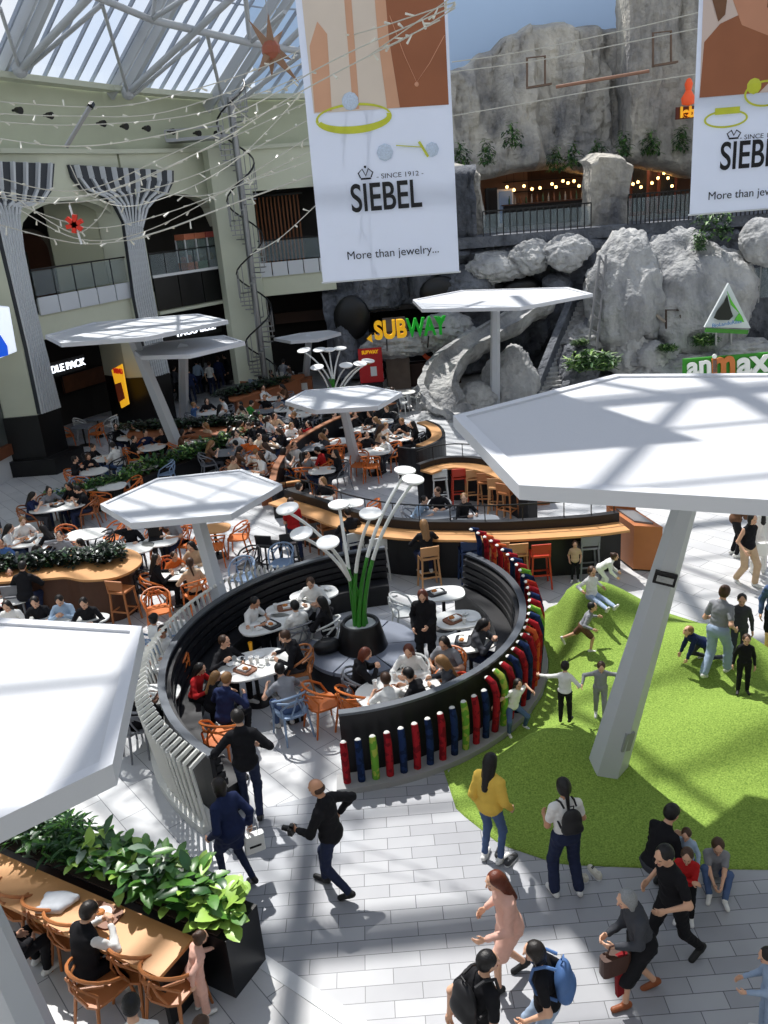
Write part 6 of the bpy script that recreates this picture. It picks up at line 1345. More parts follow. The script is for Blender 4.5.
pk, pkf = person(G(512, 982), 255, P_walk(.20, 10, lift=.05, pitch=18, hands=((-.22, .38, 1.0), (.26, .18, .92))), ('dress', 'pink'), None, 'long', 'person in a pale pink dress with long dark hair walking left', .98, vox=.008, hc='red', shoe='black')
bt, btf = person(G(484, 1088), 62, P_walk(.22, 6, pitch=10, yaw=-10), ('tee', 'black'), ('trousers', 'beige'), 'short', 'short haired person in black tee with black backpack at the bottom edge', 1.04, vox=.008, hc='blackh')
backpack(bt, btf, 'black', 'black backpack on the short haired person at the bottom edge', 1.)
bb, bbf = person(G(548, 1066), 285, P_walk2(.24, 6, pitch=16), ('tee', 'black'), ('trousers', 'pale jeans'), 'bob', 'person in black tee and pale jeans with blue backpack at the bottom edge', .98, vox=.008)
backpack(bb, bbf, 'blue', 'blue backpack on the dark haired person at the bottom edge', 1.05)
sgd, sgf = person(G(670, 962), 246, P_walk2(.34, 10, lift=.04, pitch=16, hands=((-.22, .30, 1.06), (.26, .10, .98))), ('tee', 'black'), ('trousers', 'black'), 'short', 'person in black uniform and glasses striding left near the seated boy', 1.04, vox=.008, shoe='black', hc='blackh')
ow, of_ = person(G(640, 998), 262, P_walk(.22, 14, lift=.03, pitch=20, hands=((-.10, .36, .98), (.08, .38, .98))), ('jacket', 'dark grey'), ('skirt', 'black'), 'bob', 'grey haired person in grey jacket and black skirt with a brown handbag', .94, vox=.008, shoe='brown', hc='grey', sk=0)
cr, _ = person(G(652, 899), 62, dict(pelvis=(0, 0, .52), lean=22, pitch=20, feet=((-.14, .25, .085), (.14, .0, .085)), knee=((-.3, 1, .3), (.3, 1, .3)), hands=((-.15, .45, .62), (.15, .45, .62))), ('long', 'black'), ('trousers', 'dark grey'), 'short', 'person in black crouching behind the two small children at the mound edge', 1.04, vox=.009, shoe='black', hc='blackh')
person(G(684, 893), 215, P_stand(pitch=18), ('long', 'light blue'), ('trousers', 'jeans'), 'short', 'small child in light blue top beside the crouching person', .60, 1., vox=.012, hc='brown')
person(G(684, 922), 205, P_stand(pitch=14, lean=12, hands=((.10, .22, 1.08), (-.10, .24, 1.10)), elb=((-.8, .1, -.6), (.8, .1, -.6))), ('long', 'red'), ('trousers', 'black'), 'pony', 'child in red top with crossed arms at the mound edge', .70, 1., vox=.011, hc='brown')
person(G(714, 876), 196, dict(pelvis=(0, 0, .13), lean=12, pitch=22, feet=((-.10, .58, .085), (.12, .50, .085)), knee=((-.4, .3, 1), (.3, .3, 1)), hands=((-.05, .52, .30), (.06, .52, .30))), ('tee', 'grey'), ('trousers', 'jeans'), 'short', 'boy in striped grey tee and jeans sitting on the mound edge', .78, 1., vox=.010, hc='brown')
person(G(766, 1040), 282, P_stand(pitch=20, hands=((-.12, .34, 1.0), (.14, .34, 1.0))), ('long', 'pale jeans'), ('trousers', 'pale jeans'), 'short', 'child in pale denim at the lower right edge', .72, .8, vox=.011, hc='dark')
# props held
p = wpt(wom, wf.arms[1][2]) + Vector((.02, -.02, -.1)); t = thing('paper_bag', 'white paper bag carried by the person in the dark blue coat', 'bag', p, .4)
ob('bag_body', MB().prism(superell(.13, .05, 16, .3), -.30, -.05), PAPER, t); ob('handle', MB().tube([(-.06, 0, -.05), (-.05, 0, .05), (.05, 0, .05), (.06, 0, -.05)], .006, 5), PAPER, t); ob('print', MB().box((0, -.052, -.20), (.15, .004, .03)), INK, t)
p = wpt(ph, pf.arms[0][2]) + face_v(296) * .08 + Vector((0, 0, -.02)); t = thing('camera_held', 'black camera held by the bald person in black', 'camera', p, -R(296)); ob('body', MB().box((0, 0, 0), (.13, .06, .09)), BLACKM, t); ob('lens', MB().tube([(0, .02, 0), (0, .13, 0)], .035, 12), BLACKM, t, True); ob('viewfinder', MB().box((0, 0, .06), (.05, .05, .03)), BLACKM, t)
p = wpt(ow, of_.arms[0][2]); t = thing('handbag', 'brown handbag held by the grey haired person', 'bag', p + Vector((0, 0, -.16)), .3); ob('bag_body', MB().prism(superell(.16, .06, 16, .4), -.16, .06), M('bag_brown', (70, 44, 34), .5, var=.3), t); ob('handle', MB().tube([(-.1, 0, .05), (-.06, 0, .18), (.06, 0, .18), (.1, 0, .05)], .01, 6), M('bag_brown'), t, True)
p = wpt(ow, (-.12, .30, .62)); o = ob('red_scarf', MB().plate([(-.07, 0, .22), (.06, 0, .24), (.08, .02, -.3), (-.03, .02, -.34)], .05), cloth((130, 28, 34)), None, loc=p, rz=.3); tag(o, 'dark red folded scarf hanging from the hands with the handbag', 'scarf')
def shoes(px, py, rz, lb, col, g, loc=None):
    p = loc or G(px, py); 
    for k, (dx, a) in enumerate(((-.09, .15), (.09, -.25))):
        sv = surface([('c', v3(0, -.07, .045), v3(0, .10, .035), .045, .04), ('c', v3(0, -.07, .05), v3(0, -.06, .09), .04, .035), ('x', v3(0, -.06, .12), (.028, .045, .06), np.eye(3))], .011, .02)
        q = p + Matrix.Rotation(rz, 3, 'Z') @ Vector((dx, 0 if k == 0 else -.08, 0)); o = link('sneaker', npmesh('sneaker', sv[0], sv[1], [col]), None, q, rz + a); tag(o, lb, 'shoe', g); ob('sole', MB().prism([(.045 * x, .125 * y + .01) for x, y in superell(1, 1, 14, .7)], 0, .025), WHITE, o); ob('laces', MB().bar((-.02, .03, .082), (.02, .05, .082), .01).bar((-.02, .05, .078), (.02, .07, .078), .01), BLACKM, o)
shoes(585, 875, .6, 'white sneaker standing alone beside the navy trousers', M('shoe_cream', (206, 202, 190), .6), 'pair of white sneakers')
shoes(506, 856, -.5, 'black and white sneaker beside the yellow blouse wearer', M('shoe_darkgrey', (60, 62, 66), .6), 'pair of dark sneakers')
# --- on and around the mound
def onm(px, py): return H(px, py)
ws, wsf = person(onm(715, 676), 48, P_walk2(.24, 10, lift=.04, pitch=22, hands=((-.20, .25, .95), (.24, .12, .92))), ('tee', 'grey'), ('wide', 'pale jeans'), 'bun', 'person in grey tee and wide pale jeans walking over the green mound', .98, vox=.009, hc='brown')
person(onm(737, 664), 200, P_stand(), ('long', 'dark grey'), ('trousers', 'dark grey'), 'short', 'child in dark grey partly hidden behind the wide jeans wearer', .78, .7, vox=.012)
person(onm(697, 662), 262, dict(pelvis=(0, -.15, .52), lean=58, pitch=-20, feet=((-.1, -.62, .10), (.1, -.25, .085)), toes=((0, .3, -1), (0, 1, 0)), knee=((-.1, .6, -.8), (.1, 1, 0)), hands=((-.2, .42, .14), (.2, .38, .14))), ('jacket', 'navy'), ('trousers', 'dark grey'), 'short', 'child in navy jacket crawling on hands on the green mound', .68, 1., vox=.011, hc='light')
person(onm(742, 694), 196, P_stand(hands=((-.24, .02, .84), (.26, .0, .84))), ('long', 'black'), ('trousers', 'black'), 'short', 'child in all black with sunglasses standing on the mound at right', .64, 1., vox=.010, shoe='dark', hc='brown')
person(onm(575, 583), 192, P_stand(hands=((-.2, .1, .95), (.2, .12, .95))), ('tee', 'beige'), ('slim', 'black'), 'pony', 'child in peach tee and black leggings standing on the mound crest', .60, 1., vox=.011, hc='brown')
person(onm(601, 590), 110, dict(pelvis=(0, -.05, .78), lean=52, pitch=10, feet=((-.12, -.1, .085), (.12, .12, .085)), hands=((-.2, .50, .62), (.2, .5, .60))), ('loose', 'white'), ('trousers', 'white'), 'bun', 'child in white bending forward on the mound crest', .66, .8, vox=.011, hc='brown')
person(onm(592, 600), 158, dict(pelvis=(0, 0, .14), lean=-6, pitch=10, feet=((-.12, .80, .10), (.12, .82, .10)), toes=((-.1, .6, .8), (.1, .6, .8)), knee=((-.1, .2, 1), (.1, .2, 1)), hands=((-.34, -.05, .28), (.34, .05, .36))), ('long', 'white'), ('trousers', 'pale jeans'), 'pony', 'child in white top and pale jeans sliding down the mound', .74, .9, vox=.010, hc='brown')
person(onm(583, 650), 112, dict(pelvis=(0, 0, .74), lean=24, pitch=0, feet=((-.1, -.58, .26), (.1, .22, .085)), toes=((0, .5, -1), (0, 1, 0)), knee=((-.1, .5, -.6), (.1, 1, .1)), hands=((-.34, .34, .90), (.36, .30, .86))), ('long', 'grey'), ('shorts', 'brown'), 'short', 'child in grey top and brown shorts lunging down the mound', .66, 1., vox=.010, hc='blackh')
person(onm(565, 724), 24, P_stand(hands=((-.62, .12, 1.20), (.30, .16, 1.0)), elb=((-.4, -1, -.2), (.8, -.8, 0))), ('long', 'white'), ('trousers', 'black'), 'short', 'child in white top and black trousers with one arm stretched out', .66, 1., vox=.010, shoe='black', hc='dark')
person(onm(600, 718), 190, P_walk(.14, 8, lift=.02, pitch=26, hands=((-.44, .10, 1.02), (.44, .16, 1.04)), elb=((-.5, -1, .3), (.5, -1, .3))), ('long', 'grey'), ('trousers', 'grey'), 'short', 'child in grey looking down beside the leaning canopy pole', .66, 1., vox=.010, hc='brown')
person(H(513, 729), 160, dict(pelvis=(0, 0, .66), lean=4, side=-14, pitch=10, feet=((-.28, .1, .085), (.22, .2, .085)), knee=((-.5, 1, .1), (.5, 1, .1)), hands=((-.50, .10, 1.0), (.55, .05, .86)), elb=((-.5, -1, .3), (.5, -1, .3))), ('tee', 'white'), ('trousers', 'jeans'), 'long', 'child in white tee with long hair leaning at the coloured poles', .66, 1., vox=.010, hc='dark')
bv, bvf = person(G(745, 584), 160, P_walk(.18, 3, lift=.02), ('vest', 'black'), ('wide', 'beige'), 'bob', 'person in black vest and beige trousers with a white bag at the right edge', .98, vox=.011)
person(G(758, 574), 12, P_stand(), ('hoodie', 'white'), ('wide', 'white'), 'long', 'person in all white walking away at the right edge', .98, vox=.011, hc='blackh')
person(G(733, 556), 100, P_stand(lean=16, hands=((-.15, .4, 1.0), (.15, .42, 1.0))), ('jacket', 'brown'), ('trousers', 'black'), 'short', 'person in brown jacket bending behind the black vest wearer', .98, vox=.012)
dj, djf = person(G(772, 655), 200, P_stand(), ('jacket', 'jeans'), ('shorts', 'black'), 'long', 'person in denim jacket and black shorts cut by the right edge', 1.0, vox=.011)
p = wpt(bv, (-.30, .06, .80)); t = thing('shoulder_bag', 'white bag carried by the person in the black vest', 'bag', p); ob('bag_body', MB().prism(superell(.15, .06, 16, .5), -.15, .12), PAPER, t); ob('strap', MB().tube([(-.1, 0, .1), (0, 0, .5), (.1, 0, .1)], .01, 5), PAPER, t)
# --- lower-left counter
fc = math.degrees(math.atan2(-s.x, -s.y)) ; fcv = face_v(fc)
def ctr_seat(k): return pa + d * k + s * .78
def chairc(k, off, col, lb, df=0): p = pa + d * k + s * off; place('chair', col, Vector((p.x, p.y, 0)), fc + df, lb, 'chair', sc=1.02)
for x, y, lb, df in ((156, 966, 'nearest the planter end', -6), (122, 944, 'right of the waistcoat wearer', 4), (82, 968, 'pulled out behind the waistcoat wearer', 10), (58, 912, 'left of the waistcoat wearer', 2), (36, 898, 'at the far part of the oak counter', -4), (6, 884, 'cut by the left edge', 4)):
    p = G(x, y + 9, .78) + fcv * .18; place('chair', 'wood', Vector((p.x, p.y, 0)), fc + df, 'orange wooden looped-back chair ' + lb, 'chair', sc=1.04)
p = G(92, 905, 1.2) - fcv * .25; wcp, wcf = person(Vector((p.x, p.y, 0)), fc + 10, SIT['phone'], ('long', 'white'), ('trousers', 'black'), 'short', 'person in white shirt and black waistcoat seated at the oak counter', 1.05, vox=.008, hc='dark')
V_, F_ = surface([q for q in Fig(SIT['phone']).tor(.028, 1.15)] + [('e', v3(0, 0, .56), (.19, .15, .1))], .012); link('waistcoat', npmesh('waistcoat', V_, F_, [cloth((24, 24, 28))]), wcp)
p = G(6, 898, 1.2) - fcv * .2; person(Vector((p.x, p.y, 0)), fc, SIT['back'], ('jacket', 'black'), ('trousers', 'black'), 'short', 'person in black leather jacket seated at the lower left edge', 1.0, vox=.011)
pp = G(203, 1014); person(Vector((pp.x, pp.y, 0)), fc + 25, P_stand(lean=16, pitch=16, hands=((-.2, .42, 1.0), (.24, -.14, .95))), ('dress', 'pink'), ('wide', 'pink'), 'bun', 'child in cream pink outfit leaning on the end of the oak counter', .66, .8, vox=.009, hc='brown')
p = G(128, 1003, 1.62); person(Vector((p.x, p.y, 0)), 350, P_stand(pitch=25), ('long', 'white'), ('trousers', 'dark grey'), 'short', 'dark haired person in white shirt at the bottom left edge', 1., vox=.009, hc='blackh')
p = G(196, 1022, 1.5); person(Vector((p.x, p.y, 0)), 20, P_stand(pitch=10), ('long', 'grey'), ('trousers', 'black'), 'short', 'child whose dark hair just shows below the cream outfit', .92, vox=.012, hc='brown')
p = pa + d * 1.75 + s * .28; o = link('folded_jacket', None); m_ = surface([('e', v3(0, 0, .04), (.20, .14, .06)), ('c', v3(-.15, .1, .03), v3(.2, .02, .05), .05, .04), ('c', v3(-.2, -.1, .03), v3(.05, -.12, .03), .04, .05)], .014); bpy.data.objects.remove(o); o = link('folded_jacket', npmesh('folded_jacket', m_[0], m_[1], [cloth((190, 194, 200))]), None, (p.x, p.y, zt)); tag(o, 'pale grey jacket lying crumpled on the oak counter', 'jacket')
tt = thing('food_tray', 'brown tray with a meal in front of the waistcoat wearer', 'tray', (pa + d * 1.15 + s * .2).xy.to_3d() + Vector((0, 0, zt)), math.atan2(d.y, d.x)); ob('base', MB().prism(superell(.22, .15, 20, .4), 0, .02), TRAY[0], tt); ob('plate', MB().lathe([(.07, .02), (.11, .035), (.05, .03)], 16), CUPM[0], tt); ob('food', MB().ball((.02, 0, .05), .05, 8, (1.2, 1, .5)), FOOD, tt)
# --- ring seating: tables, food, people
RT = [(254, 664, .60, .48, 20, 'in the left of the ring beside the bench end', 11), (266, 624, .50, .34, 25, 'in front of the bearded person in the ring', 7), (288, 608, .42, .32, 25, 'second from the top along the left ring bench', 6), (314, 594, .48, .32, 20, 'at the top of the left ring bench', 6),
      (398, 690, .66, .52, 30, 'nearest the coloured poles in the ring', 12), (458, 619, .42, .36, 0, 'right of the standing person in black in the ring', 6), (470, 641, .44, .36, 10, 'beside the person on the right ring bench', 3), (443, 593, .42, .32, 0, 'farthest back in the right of the ring', 1)]
for k, (x, y, rx, ry, rot, where, n) in enumerate(RT): t = table(x, y, rx, ry, rot, where); clutter(t, rx, ry, where, n, k + 5)
o = ob('juice_glass', MB().lathe([(.03, 0), (.04, .15), (.035, .15), (.028, .02)], 14), CUPM[2], None, True, loc=G(251, 650, .742)); tag(o, 'tall glass of orange juice on the large left ring table', 'glass')
o_ = 'orange looped-back chair '
seated(256, 602, 120, 'eat', ('tee', 'white'), ('trousers', 'black'), 'short', 'bearded person in white tee eating on the left ring bench', hc='blackh', sk=1)
seated(310, 583, 190, 'eat', ('hoodie', 'white'), ('trousers', 'grey'), 'short', 'person in white hoodie eating at the top of the left ring bench', hc='brown')
seated(294, 606, 330, 'back', ('loose', 'white'), ('trousers', 'beige'), 'short', 'person in loose white top with back turned in the ring', 'grey', hc='blackh', chairlabel='grey looped-back chair under the person in the loose white top')
seated(319, 602, 300, 'talk', ('jacket', 'black'), ('trousers', 'grey'), 'long', 'person in black jacket with long dark hair near the sofa back', 'white', hc='blackh', chairlabel='white looped-back chair behind the round sofa in the ring')
seated(226, 643, 130, 'talk', ('long', 'black'), ('trousers', 'black'), 'short', 'person in black jumper looking right on the left ring bench', hc='brown')
seated(283, 636, 262, 'eat', ('hoodie', 'black'), ('trousers', 'dark grey'), 'short', 'person in black hoodie on the right of the large left ring table', 'wood', hc='brown', chairlabel=o_ + 'with black bag hung near the sofa')
seated(277, 664, 330, 'lean', ('tee', 'grey'), ('trousers', 'jeans'), 'short', 'person in grey tee with back turned on the pale blue chair', 'blue', hc='blackh', chairlabel='pale blue looped-back chair under the person in the grey tee')
seated(202, 668, 110, 'eat', ('long', 'red'), ('trousers', 'black'), 'long', 'person in red top deep in the left ring bench', hc='dark', sc=.9)
seated(218, 675, 60, 'eat', ('jacket', 'black'), ('trousers', 'black'), 'long', 'child with light brown hair on the left ring bench', hc='light', sc=.84)
seated(228, 677, 28, 'eat', ('jacket', 'navy'), ('trousers', 'black'), 'short', 'person in navy jacket with orange collar at the ring bench end', hc='light', sc=1.0)
p = G(296, 720); t = thing('carry_bag', 'black bag standing behind the pale blue chair in the ring', 'bag', p, .4); ob('bag_body', MB().prism(superell(.16, .09, 18, .5), 0, .34), BLACKM, t); ob('handle', MB().tube([(-.08, 0, .33), (-.05, 0, .46), (.05, 0, .46), (.08, 0, .33)], .012, 6), BLACKM, t, True)
chair(222, 738, 20, 'orange', 'orange looped-back chair beside the end of the slatted ring bench'); chair(322, 703, 60, 'orange', 'orange looped-back chair standing alone left of the coloured pole wall'); chair(355, 706, 48, 'orange', 'orange looped-back chair second from the open floor in the ring')
stw, stf = person(G(428, 668), 190, P_stand(pitch=28, hands=((-.08, .28, 1.02), (.20, .12, .92))), ('coat', 'black'), ('wide', 'black'), 'long', 'person in long black clothes standing with a cup in the ring', 1.0, vox=.009, hc='red', shoe='black')
seated(366, 653, 85, 'phone', ('jacket', 'black'), ('trousers', 'black'), 'bob', 'person in black leather jacket seated in front of the round sofa', 'grey', hc='red', chairlabel='grey looped-back chair in front of the round sofa')
seated(408, 651, 195, 'eat', ('long', 'white'), ('trousers', 'beige'), 'long', 'person in white top with long red brown hair in the right of the ring', 'white', hc='red', chairlabel='white looped-back chair with pale coat beside the round sofa')
seated(443, 643, 210, 'eat', ('tee', 'grey'), ('trousers', 'white'), 'long', 'person in pale grey top facing the large right ring table', 'orange', hc='dark', chairlabel=o_ + 'under the person in pale grey top')
seated(446, 664, 282, 'eat', ('jacket', 'dark grey'), ('trousers', 'black'), 'long', 'person with light brown long hair at the right ring bench', 'red', hc='light', chairlabel='red looped-back chair behind the light brown long hair')
seated(417, 680, 300, 'lean', ('tee', 'black'), ('trousers', 'black'), 'short', 'person in black tee leaning in at the pole wall bench', hc='blackh')
seated(398, 693, 345, 'lean', ('tee', 'white'), ('trousers', 'black'), 'short', 'person in white tee with back to the pole wall bench', hc='brown')
seated(485, 624, 120, 'phone', ('jacket', 'dark grey'), ('trousers', 'dark jeans'), 'long', 'person with very long dark hair alone on the right ring bench', hc='blackh')
chair(405, 612, 80, 'light' if False else 'white', 'white looped-back chair beside the standing person in black'); 
t = thing('carry_bag', 'black bag lying on the round sofa beside the planter pot', 'bag', SOF + Vector((-.62, -.15, .47)), .3); bs = surface([('e', v3(0, 0, .13), (.26, .16, .14)), ('c', v3(-.15, 0, .07), v3(.15, 0, .07), .08, .08)], .015); link('bag_body', npmesh('bag_body', bs[0], bs[1], [BLACKM]), t); ob('handle', MB().tube([(-.1, 0, .24), (-.05, 0, .33), (.05, 0, .33), (.1, 0, .24)], .01, 6), BLACKM, t, True)
# ---------------------------------------------------------------- tables and people of the hall
HAIRN = {'short': 'short', 'long': 'long', 'pony': 'tied', 'bun': 'pinned-up', 'bob': 'bobbed'}
POSES = ['eat', 'talk', 'lean', 'phone', 'drink', 'turn']
rc = random.Random(21)
def crowd_table(px, py, rx, ry, rot, where, seats, chaircol, tab='white', sc=1.):
    """seats: (angle seen in plan, 0 = far side, clockwise; top colour or None for an empty chair [, hair])"""
    t = table(px, py, rx, ry, rot, where, tab); c = t.location; used = set()
    for a, colr, *h in seats:
        u = face_v(a); r_ = (rx + ry) / 2 + .18; loc = c + u * r_; f = (a + 180) % 360
        place('chair', chaircol, loc + u * .02, f, '%s looped-back chair at the table %s' % (chaircol, where), 'chair', 'chairs at the table ' + where)
        if colr is None: continue
        hair = h[0] if h else rc.choice(['short', 'short', 'long', 'long', 'pony'])
        if (colr, hair) in used: hair = next(q for q in HAIRN if (colr, q) not in used)
        used.add((colr, hair)); pose = rc.choice(POSES)
        person(loc - u * .0, f, SIT[pose], (rc.choice(['tee', 'long', 'long']), colr), ('trousers', rc.choice(['black', 'dark jeans', 'dark grey', 'jeans'])), hair, '%s-haired person in %s at the table %s' % (HAIRN[hair], colr, where), sc=rc.uniform(.94, 1.03), key='sit_' + pose, vox=.0125, hc=rc.choice(['dark', 'brown', 'blackh', 'dark', 'light']), sk=rc.randint(0, 2), shoe='dark')
for a in (
    # left zone
    (94, 471, .42, .42, 0, 'nearest the black pier base', [(270, 'black', 'short'), (330, 'black', 'long'), (200, None)], 'orange'),
    (104, 458, .4, .4, 0, 'behind the pier base table', [(300, 'black', 'short'), (120, 'white', 'short')], 'black'),
    (88, 486, .42, .42, 0, 'before the green leaved planter row', [(230, None), (320, None)], 'blue'),
    (146, 466, .38, .38, 0, 'left of the leaning far pole foot', [(240, None), (90, None)], 'blue'),
    (58, 506, .75, .4, 12, 'at the left end of the planter row', [(262, 'navy', 'long'), (320, 'grey', 'bun'), (20, 'black', 'long'), (80, 'black', 'short')], 'brown'),
    (86, 534, .5, .4, 0, 'with two empty orange chairs by the hedge', [(300, None), (60, None), (200, None)], 'orange'),
    (33, 540, .55, .42, 10, 'second from the left edge above the hedge', [(320, 'white', 'short'), (262, 'white', 'long'), (110, 'black', 'long')], 'brown'),
    (60, 560, .45, .35, 0, 'just behind the dark leafy hedge', [(250, 'white', 'long'), (80, 'white', 'pony'), (350, 'grey', 'short')], 'grey'),
    (8, 566, .4, .35, 0, 'at the left edge behind the hedge', [(330, 'blue', 'short'), (100, None)], 'orange'),
    (8, 598, .5, .35, 0, 'under the hedge counter at the left edge', [(240, 'red', 'long'), (350, 'blue', 'short')], 'grey'),
    (132, 548, .5, .38, 0, 'under the left corner of the small canopy', [(345, 'black', 'short')], 'grey'),
    (160, 541, .42, .34, 0, 'with the open laptop under the canopy', [(340, 'brown', 'long'), (30, 'grey', 'short')], 'orange'),
    (184, 572, .5, .38, 0, 'crowded under the small canopy pole', [(250, 'black', 'long'), (150, 'beige', 'pony'), (20, 'beige', 'long'), (320, 'orange', 'short')], 'orange'),
    (214, 528, .40, .34, 0, 'in the sun right of the canopy pole', [(175, None), (95, None)], 'orange', 'oak'),
    (152, 664, .38, .3, 0, 'with papers between fence and big canopy', [(20, 'white', 'short'), (330, None)], 'blue'),
    (154, 694, .42, .32, 0, 'where the person in the navy cap sits', [(215, None)], 'grey'),
    (178, 628, .35, .3, 0, 'outside the white slats', [(230, 'white', 'bun')], 'blue'),
    # behind the small canopy
    (152, 447, .45, .45, 0, 'in front of the brown planter bench', [(250, 'black', 'short'), (330, 'navy', 'short'), (30, 'black', 'long')], 'orange'),
    (128, 437, .4, .4, 0, 'at the left end of the brown planter bench', [(300, 'black', 'short'), (60, 'white', 'long')], 'black'),
    (196, 441, .45, .4, 0, 'right of the leaning far pole', [(330, 'black', 'short'), (40, 'beige', 'long'), (250, 'brown', 'bob')], 'orange'),
    (210, 412, .5, .45, 0, 'behind the planter bench hedge', [(250, 'blue', 'short'), (60, 'white', 'short'), (340, 'black', 'long')], 'grey'),
    (236, 417, .45, .4, 0, 'right of the litter bin', [(250, 'white', 'long'), (20, 'cream', 'short'), (120, 'beige', 'pony')], 'brown'),
    (262, 411, .45, .4, 0, 'in the sun behind the green shirt', [(230, 'green', 'short'), (10, 'black', 'short'), (80, None)], 'grey', 'grey'),
    (285, 409, .42, .4, 0, 'with two white plates below the far stools', [(330, 'grey', 'short'), (100, 'white', 'long')], 'white'),
    (256, 432, .5, .42, 0, 'midway along the leafy planter', [(260, 'cream', 'long'), (20, 'blue', 'short'), (160, 'black', 'short'), (90, 'pink', 'long')], 'black', 'grey'),
    (280, 428, .45, .4, 0, 'outside the far end of the bench wall', [(330, 'beige', 'long'), (80, 'black', 'short'), (220, 'white', 'pony')], 'black'),
    (228, 452, .5, .42, 0, 'near the end of the green planter', [(250, 'brown', 'long'), (30, 'white', 'short'), (120, 'grey', 'short')], 'grey', 'grey'),
    (256, 458, .5, .42, 0, 'beside the bench wall bend', [(240, 'brown', 'pony'), (340, 'orange', 'long'), (100, 'white', 'long'), (170, 'cream', 'short')], 'brown'),
    (246, 474, .42, .36, 0, 'behind the right corner of the small canopy', [(300, 'beige', 'short'), (60, 'white', 'long')], 'brown'),
    (300, 414, .42, .4, 0, 'left of the crowd canopy edge', [(240, 'white', 'short'), (60, 'beige', 'long')], 'grey'),
    # inside the second ring
    (304, 462, .55, .4, 20, 'inside the bend of the black bench wall', [(250, 'white', 'long'), (330, 'white', 'short'), (110, 'red', 'short'), (180, 'brown', 'long')], 'orange'),
    (312, 447, .5, .4, 20, 'next up along the bench wall', [(320, 'black', 'short'), (70, 'dark grey', 'long')], 'orange', 'grey'),
    (335, 441, .5, .38, 0, 'left of the crowd canopy pole', [(300, 'black', 'long'), (60, None), (180, None)], 'orange'),
    (340, 425, .42, .36, 0, 'behind the crowd canopy pole', [(320, 'black', 'short'), (40, 'grey', 'short')], 'black'),
    (366, 429, .5, .4, 0, 'right of the crowd canopy pole', [(320, 'black', 'short'), (20, 'black', 'long'), (100, 'dark grey', 'long')], 'black'),
    (374, 451, .5, .42, 0, 'nearest the dark shade of the crowd canopy', [(340, 'black', 'short'), (190, None), (60, 'white', 'short')], 'orange'),
    (396, 438, .5, .4, 0, 'before the curved black wall', [(320, 'white', 'long'), (30, 'black', 'short'), (250, 'beige', 'long'), (90, 'black', 'long')], 'black'),
    (348, 503, .4, .34, 0, 'behind the long bar with two round chairs', [(250, None), (110, None)], 'orange'),
    (318, 500, .4, .34, 0, 'behind the left part of the long bar', [(250, 'beige', 'short'), (20, 'black', 'long')], 'orange'),
    (268, 446, .45, .38, 0, 'outside the middle of the bench wall', [(300, 'cream', 'short'), (60, 'black', 'long'), (180, 'beige', 'bob')], 'black'),
    (240, 440, .42, .38, 0, 'between the green planter and the crowd', [(310, 'white', 'long'), (50, 'black', 'short'), (190, 'pink', 'pony')], 'grey', 'grey'),
    (274, 398, .4, .36, 0, 'in the first row past the hedge counter stools', [(300, 'white', 'short'), (60, 'brown', 'long')], 'grey'),
    (244, 428, .4, .36, 0, 'second to the right past the litter bin', [(310, 'cream', 'short'), (80, 'dark grey', 'long')], 'brown'),
    (318, 406, .4, .34, 0, 'behind the crowd canopy rim at its left', [(300, 'grey', 'long'), (30, 'white', 'short')], 'grey'),
    (296, 437, .4, .34, 0, 'just inside the far end of the bench wall', [(330, 'white', 'long'), (70, 'red', 'pony')], 'orange'),
    (382, 421, .4, .34, 0, 'near the far opening of the second ring', [(320, 'black', 'short'), (30, 'black', 'pony'), (200, None)], 'black'),
    (322, 470, .4, .34, 0, 'at the edge of the crowd canopy shade', [(300, 'grey', 'short'), (60, 'black', 'long')], 'grey'),
    (112, 486, .4, .36, 0, 'among the planter leaves left of the small canopy', [(60, None), (200, None)], 'orange'),
    (405, 392, .4, .36, 0, 'with white chairs before the shop', [(60, None), (200, None), (300, None)], 'white'),
    (437, 514, .55, .34, 0, 'behind the middle of the long bar', [(300, 'light blue', 'short'), (10, 'black', 'short')], 'grey', 'grey'),
    (478, 520, .5, .34, 0, 'behind the bar right of the middle', [(330, 'black', 'short')], 'grey', 'grey'),
    (270, 385, .4, .4, 0, 'in the shade under the far small canopy', [(250, 'blue', 'short'), (20, 'black', 'long')], 'black'),
    (282, 378, .4, .4, 0, 'deep under the upper floor', [(240, 'navy', 'short'), (40, 'white', 'short'), (120, 'grey', 'long')], 'black'),
    (82, 426, .4, .4, 0, 'inside the dark shop with orange chairs', [(250, None), (110, None)], 'orange', 'grey'),
    (97, 418, .4, .4, 0, 'deep inside the dark shop', [(250, None), (110, None)], 'white', 'grey')):
    crowd_table(*a)
for k, (x, y, where, n) in enumerate(((60, 506, 'at the left end of the planter row', 3), (33, 540, 'second from the left edge above the hedge', 4), (184, 572, 'crowded under the small canopy pole', 6), (152, 664, 'with papers between fence and big canopy', 4), (154, 694, 'where the person in the navy cap sits', 5), (304, 462, 'inside the bend of the black bench wall', 3), (396, 438, 'before the curved black wall', 3), (366, 429, 'right of the crowd canopy pole', 3))):
    tt = next(o for o in bpy.data.objects if o.get('category') == 'table' and o.get('label', '').endswith(where)); clutter(tt, .42, .34, where, n, 80 + k)
p = G(156, 539, .742); t = thing('laptop', 'open black laptop on the table under the small canopy', 'laptop', p, R(10)); ob('keyboard', MB().box((0, 0, .012), (.34, .24, .02)), BLACKM, t); ob('screen', MB().box((0, .12, .13), (.34, .015, .23), R3=Matrix.Rotation(R(-12), 3, 'X')), BLACKM, t)
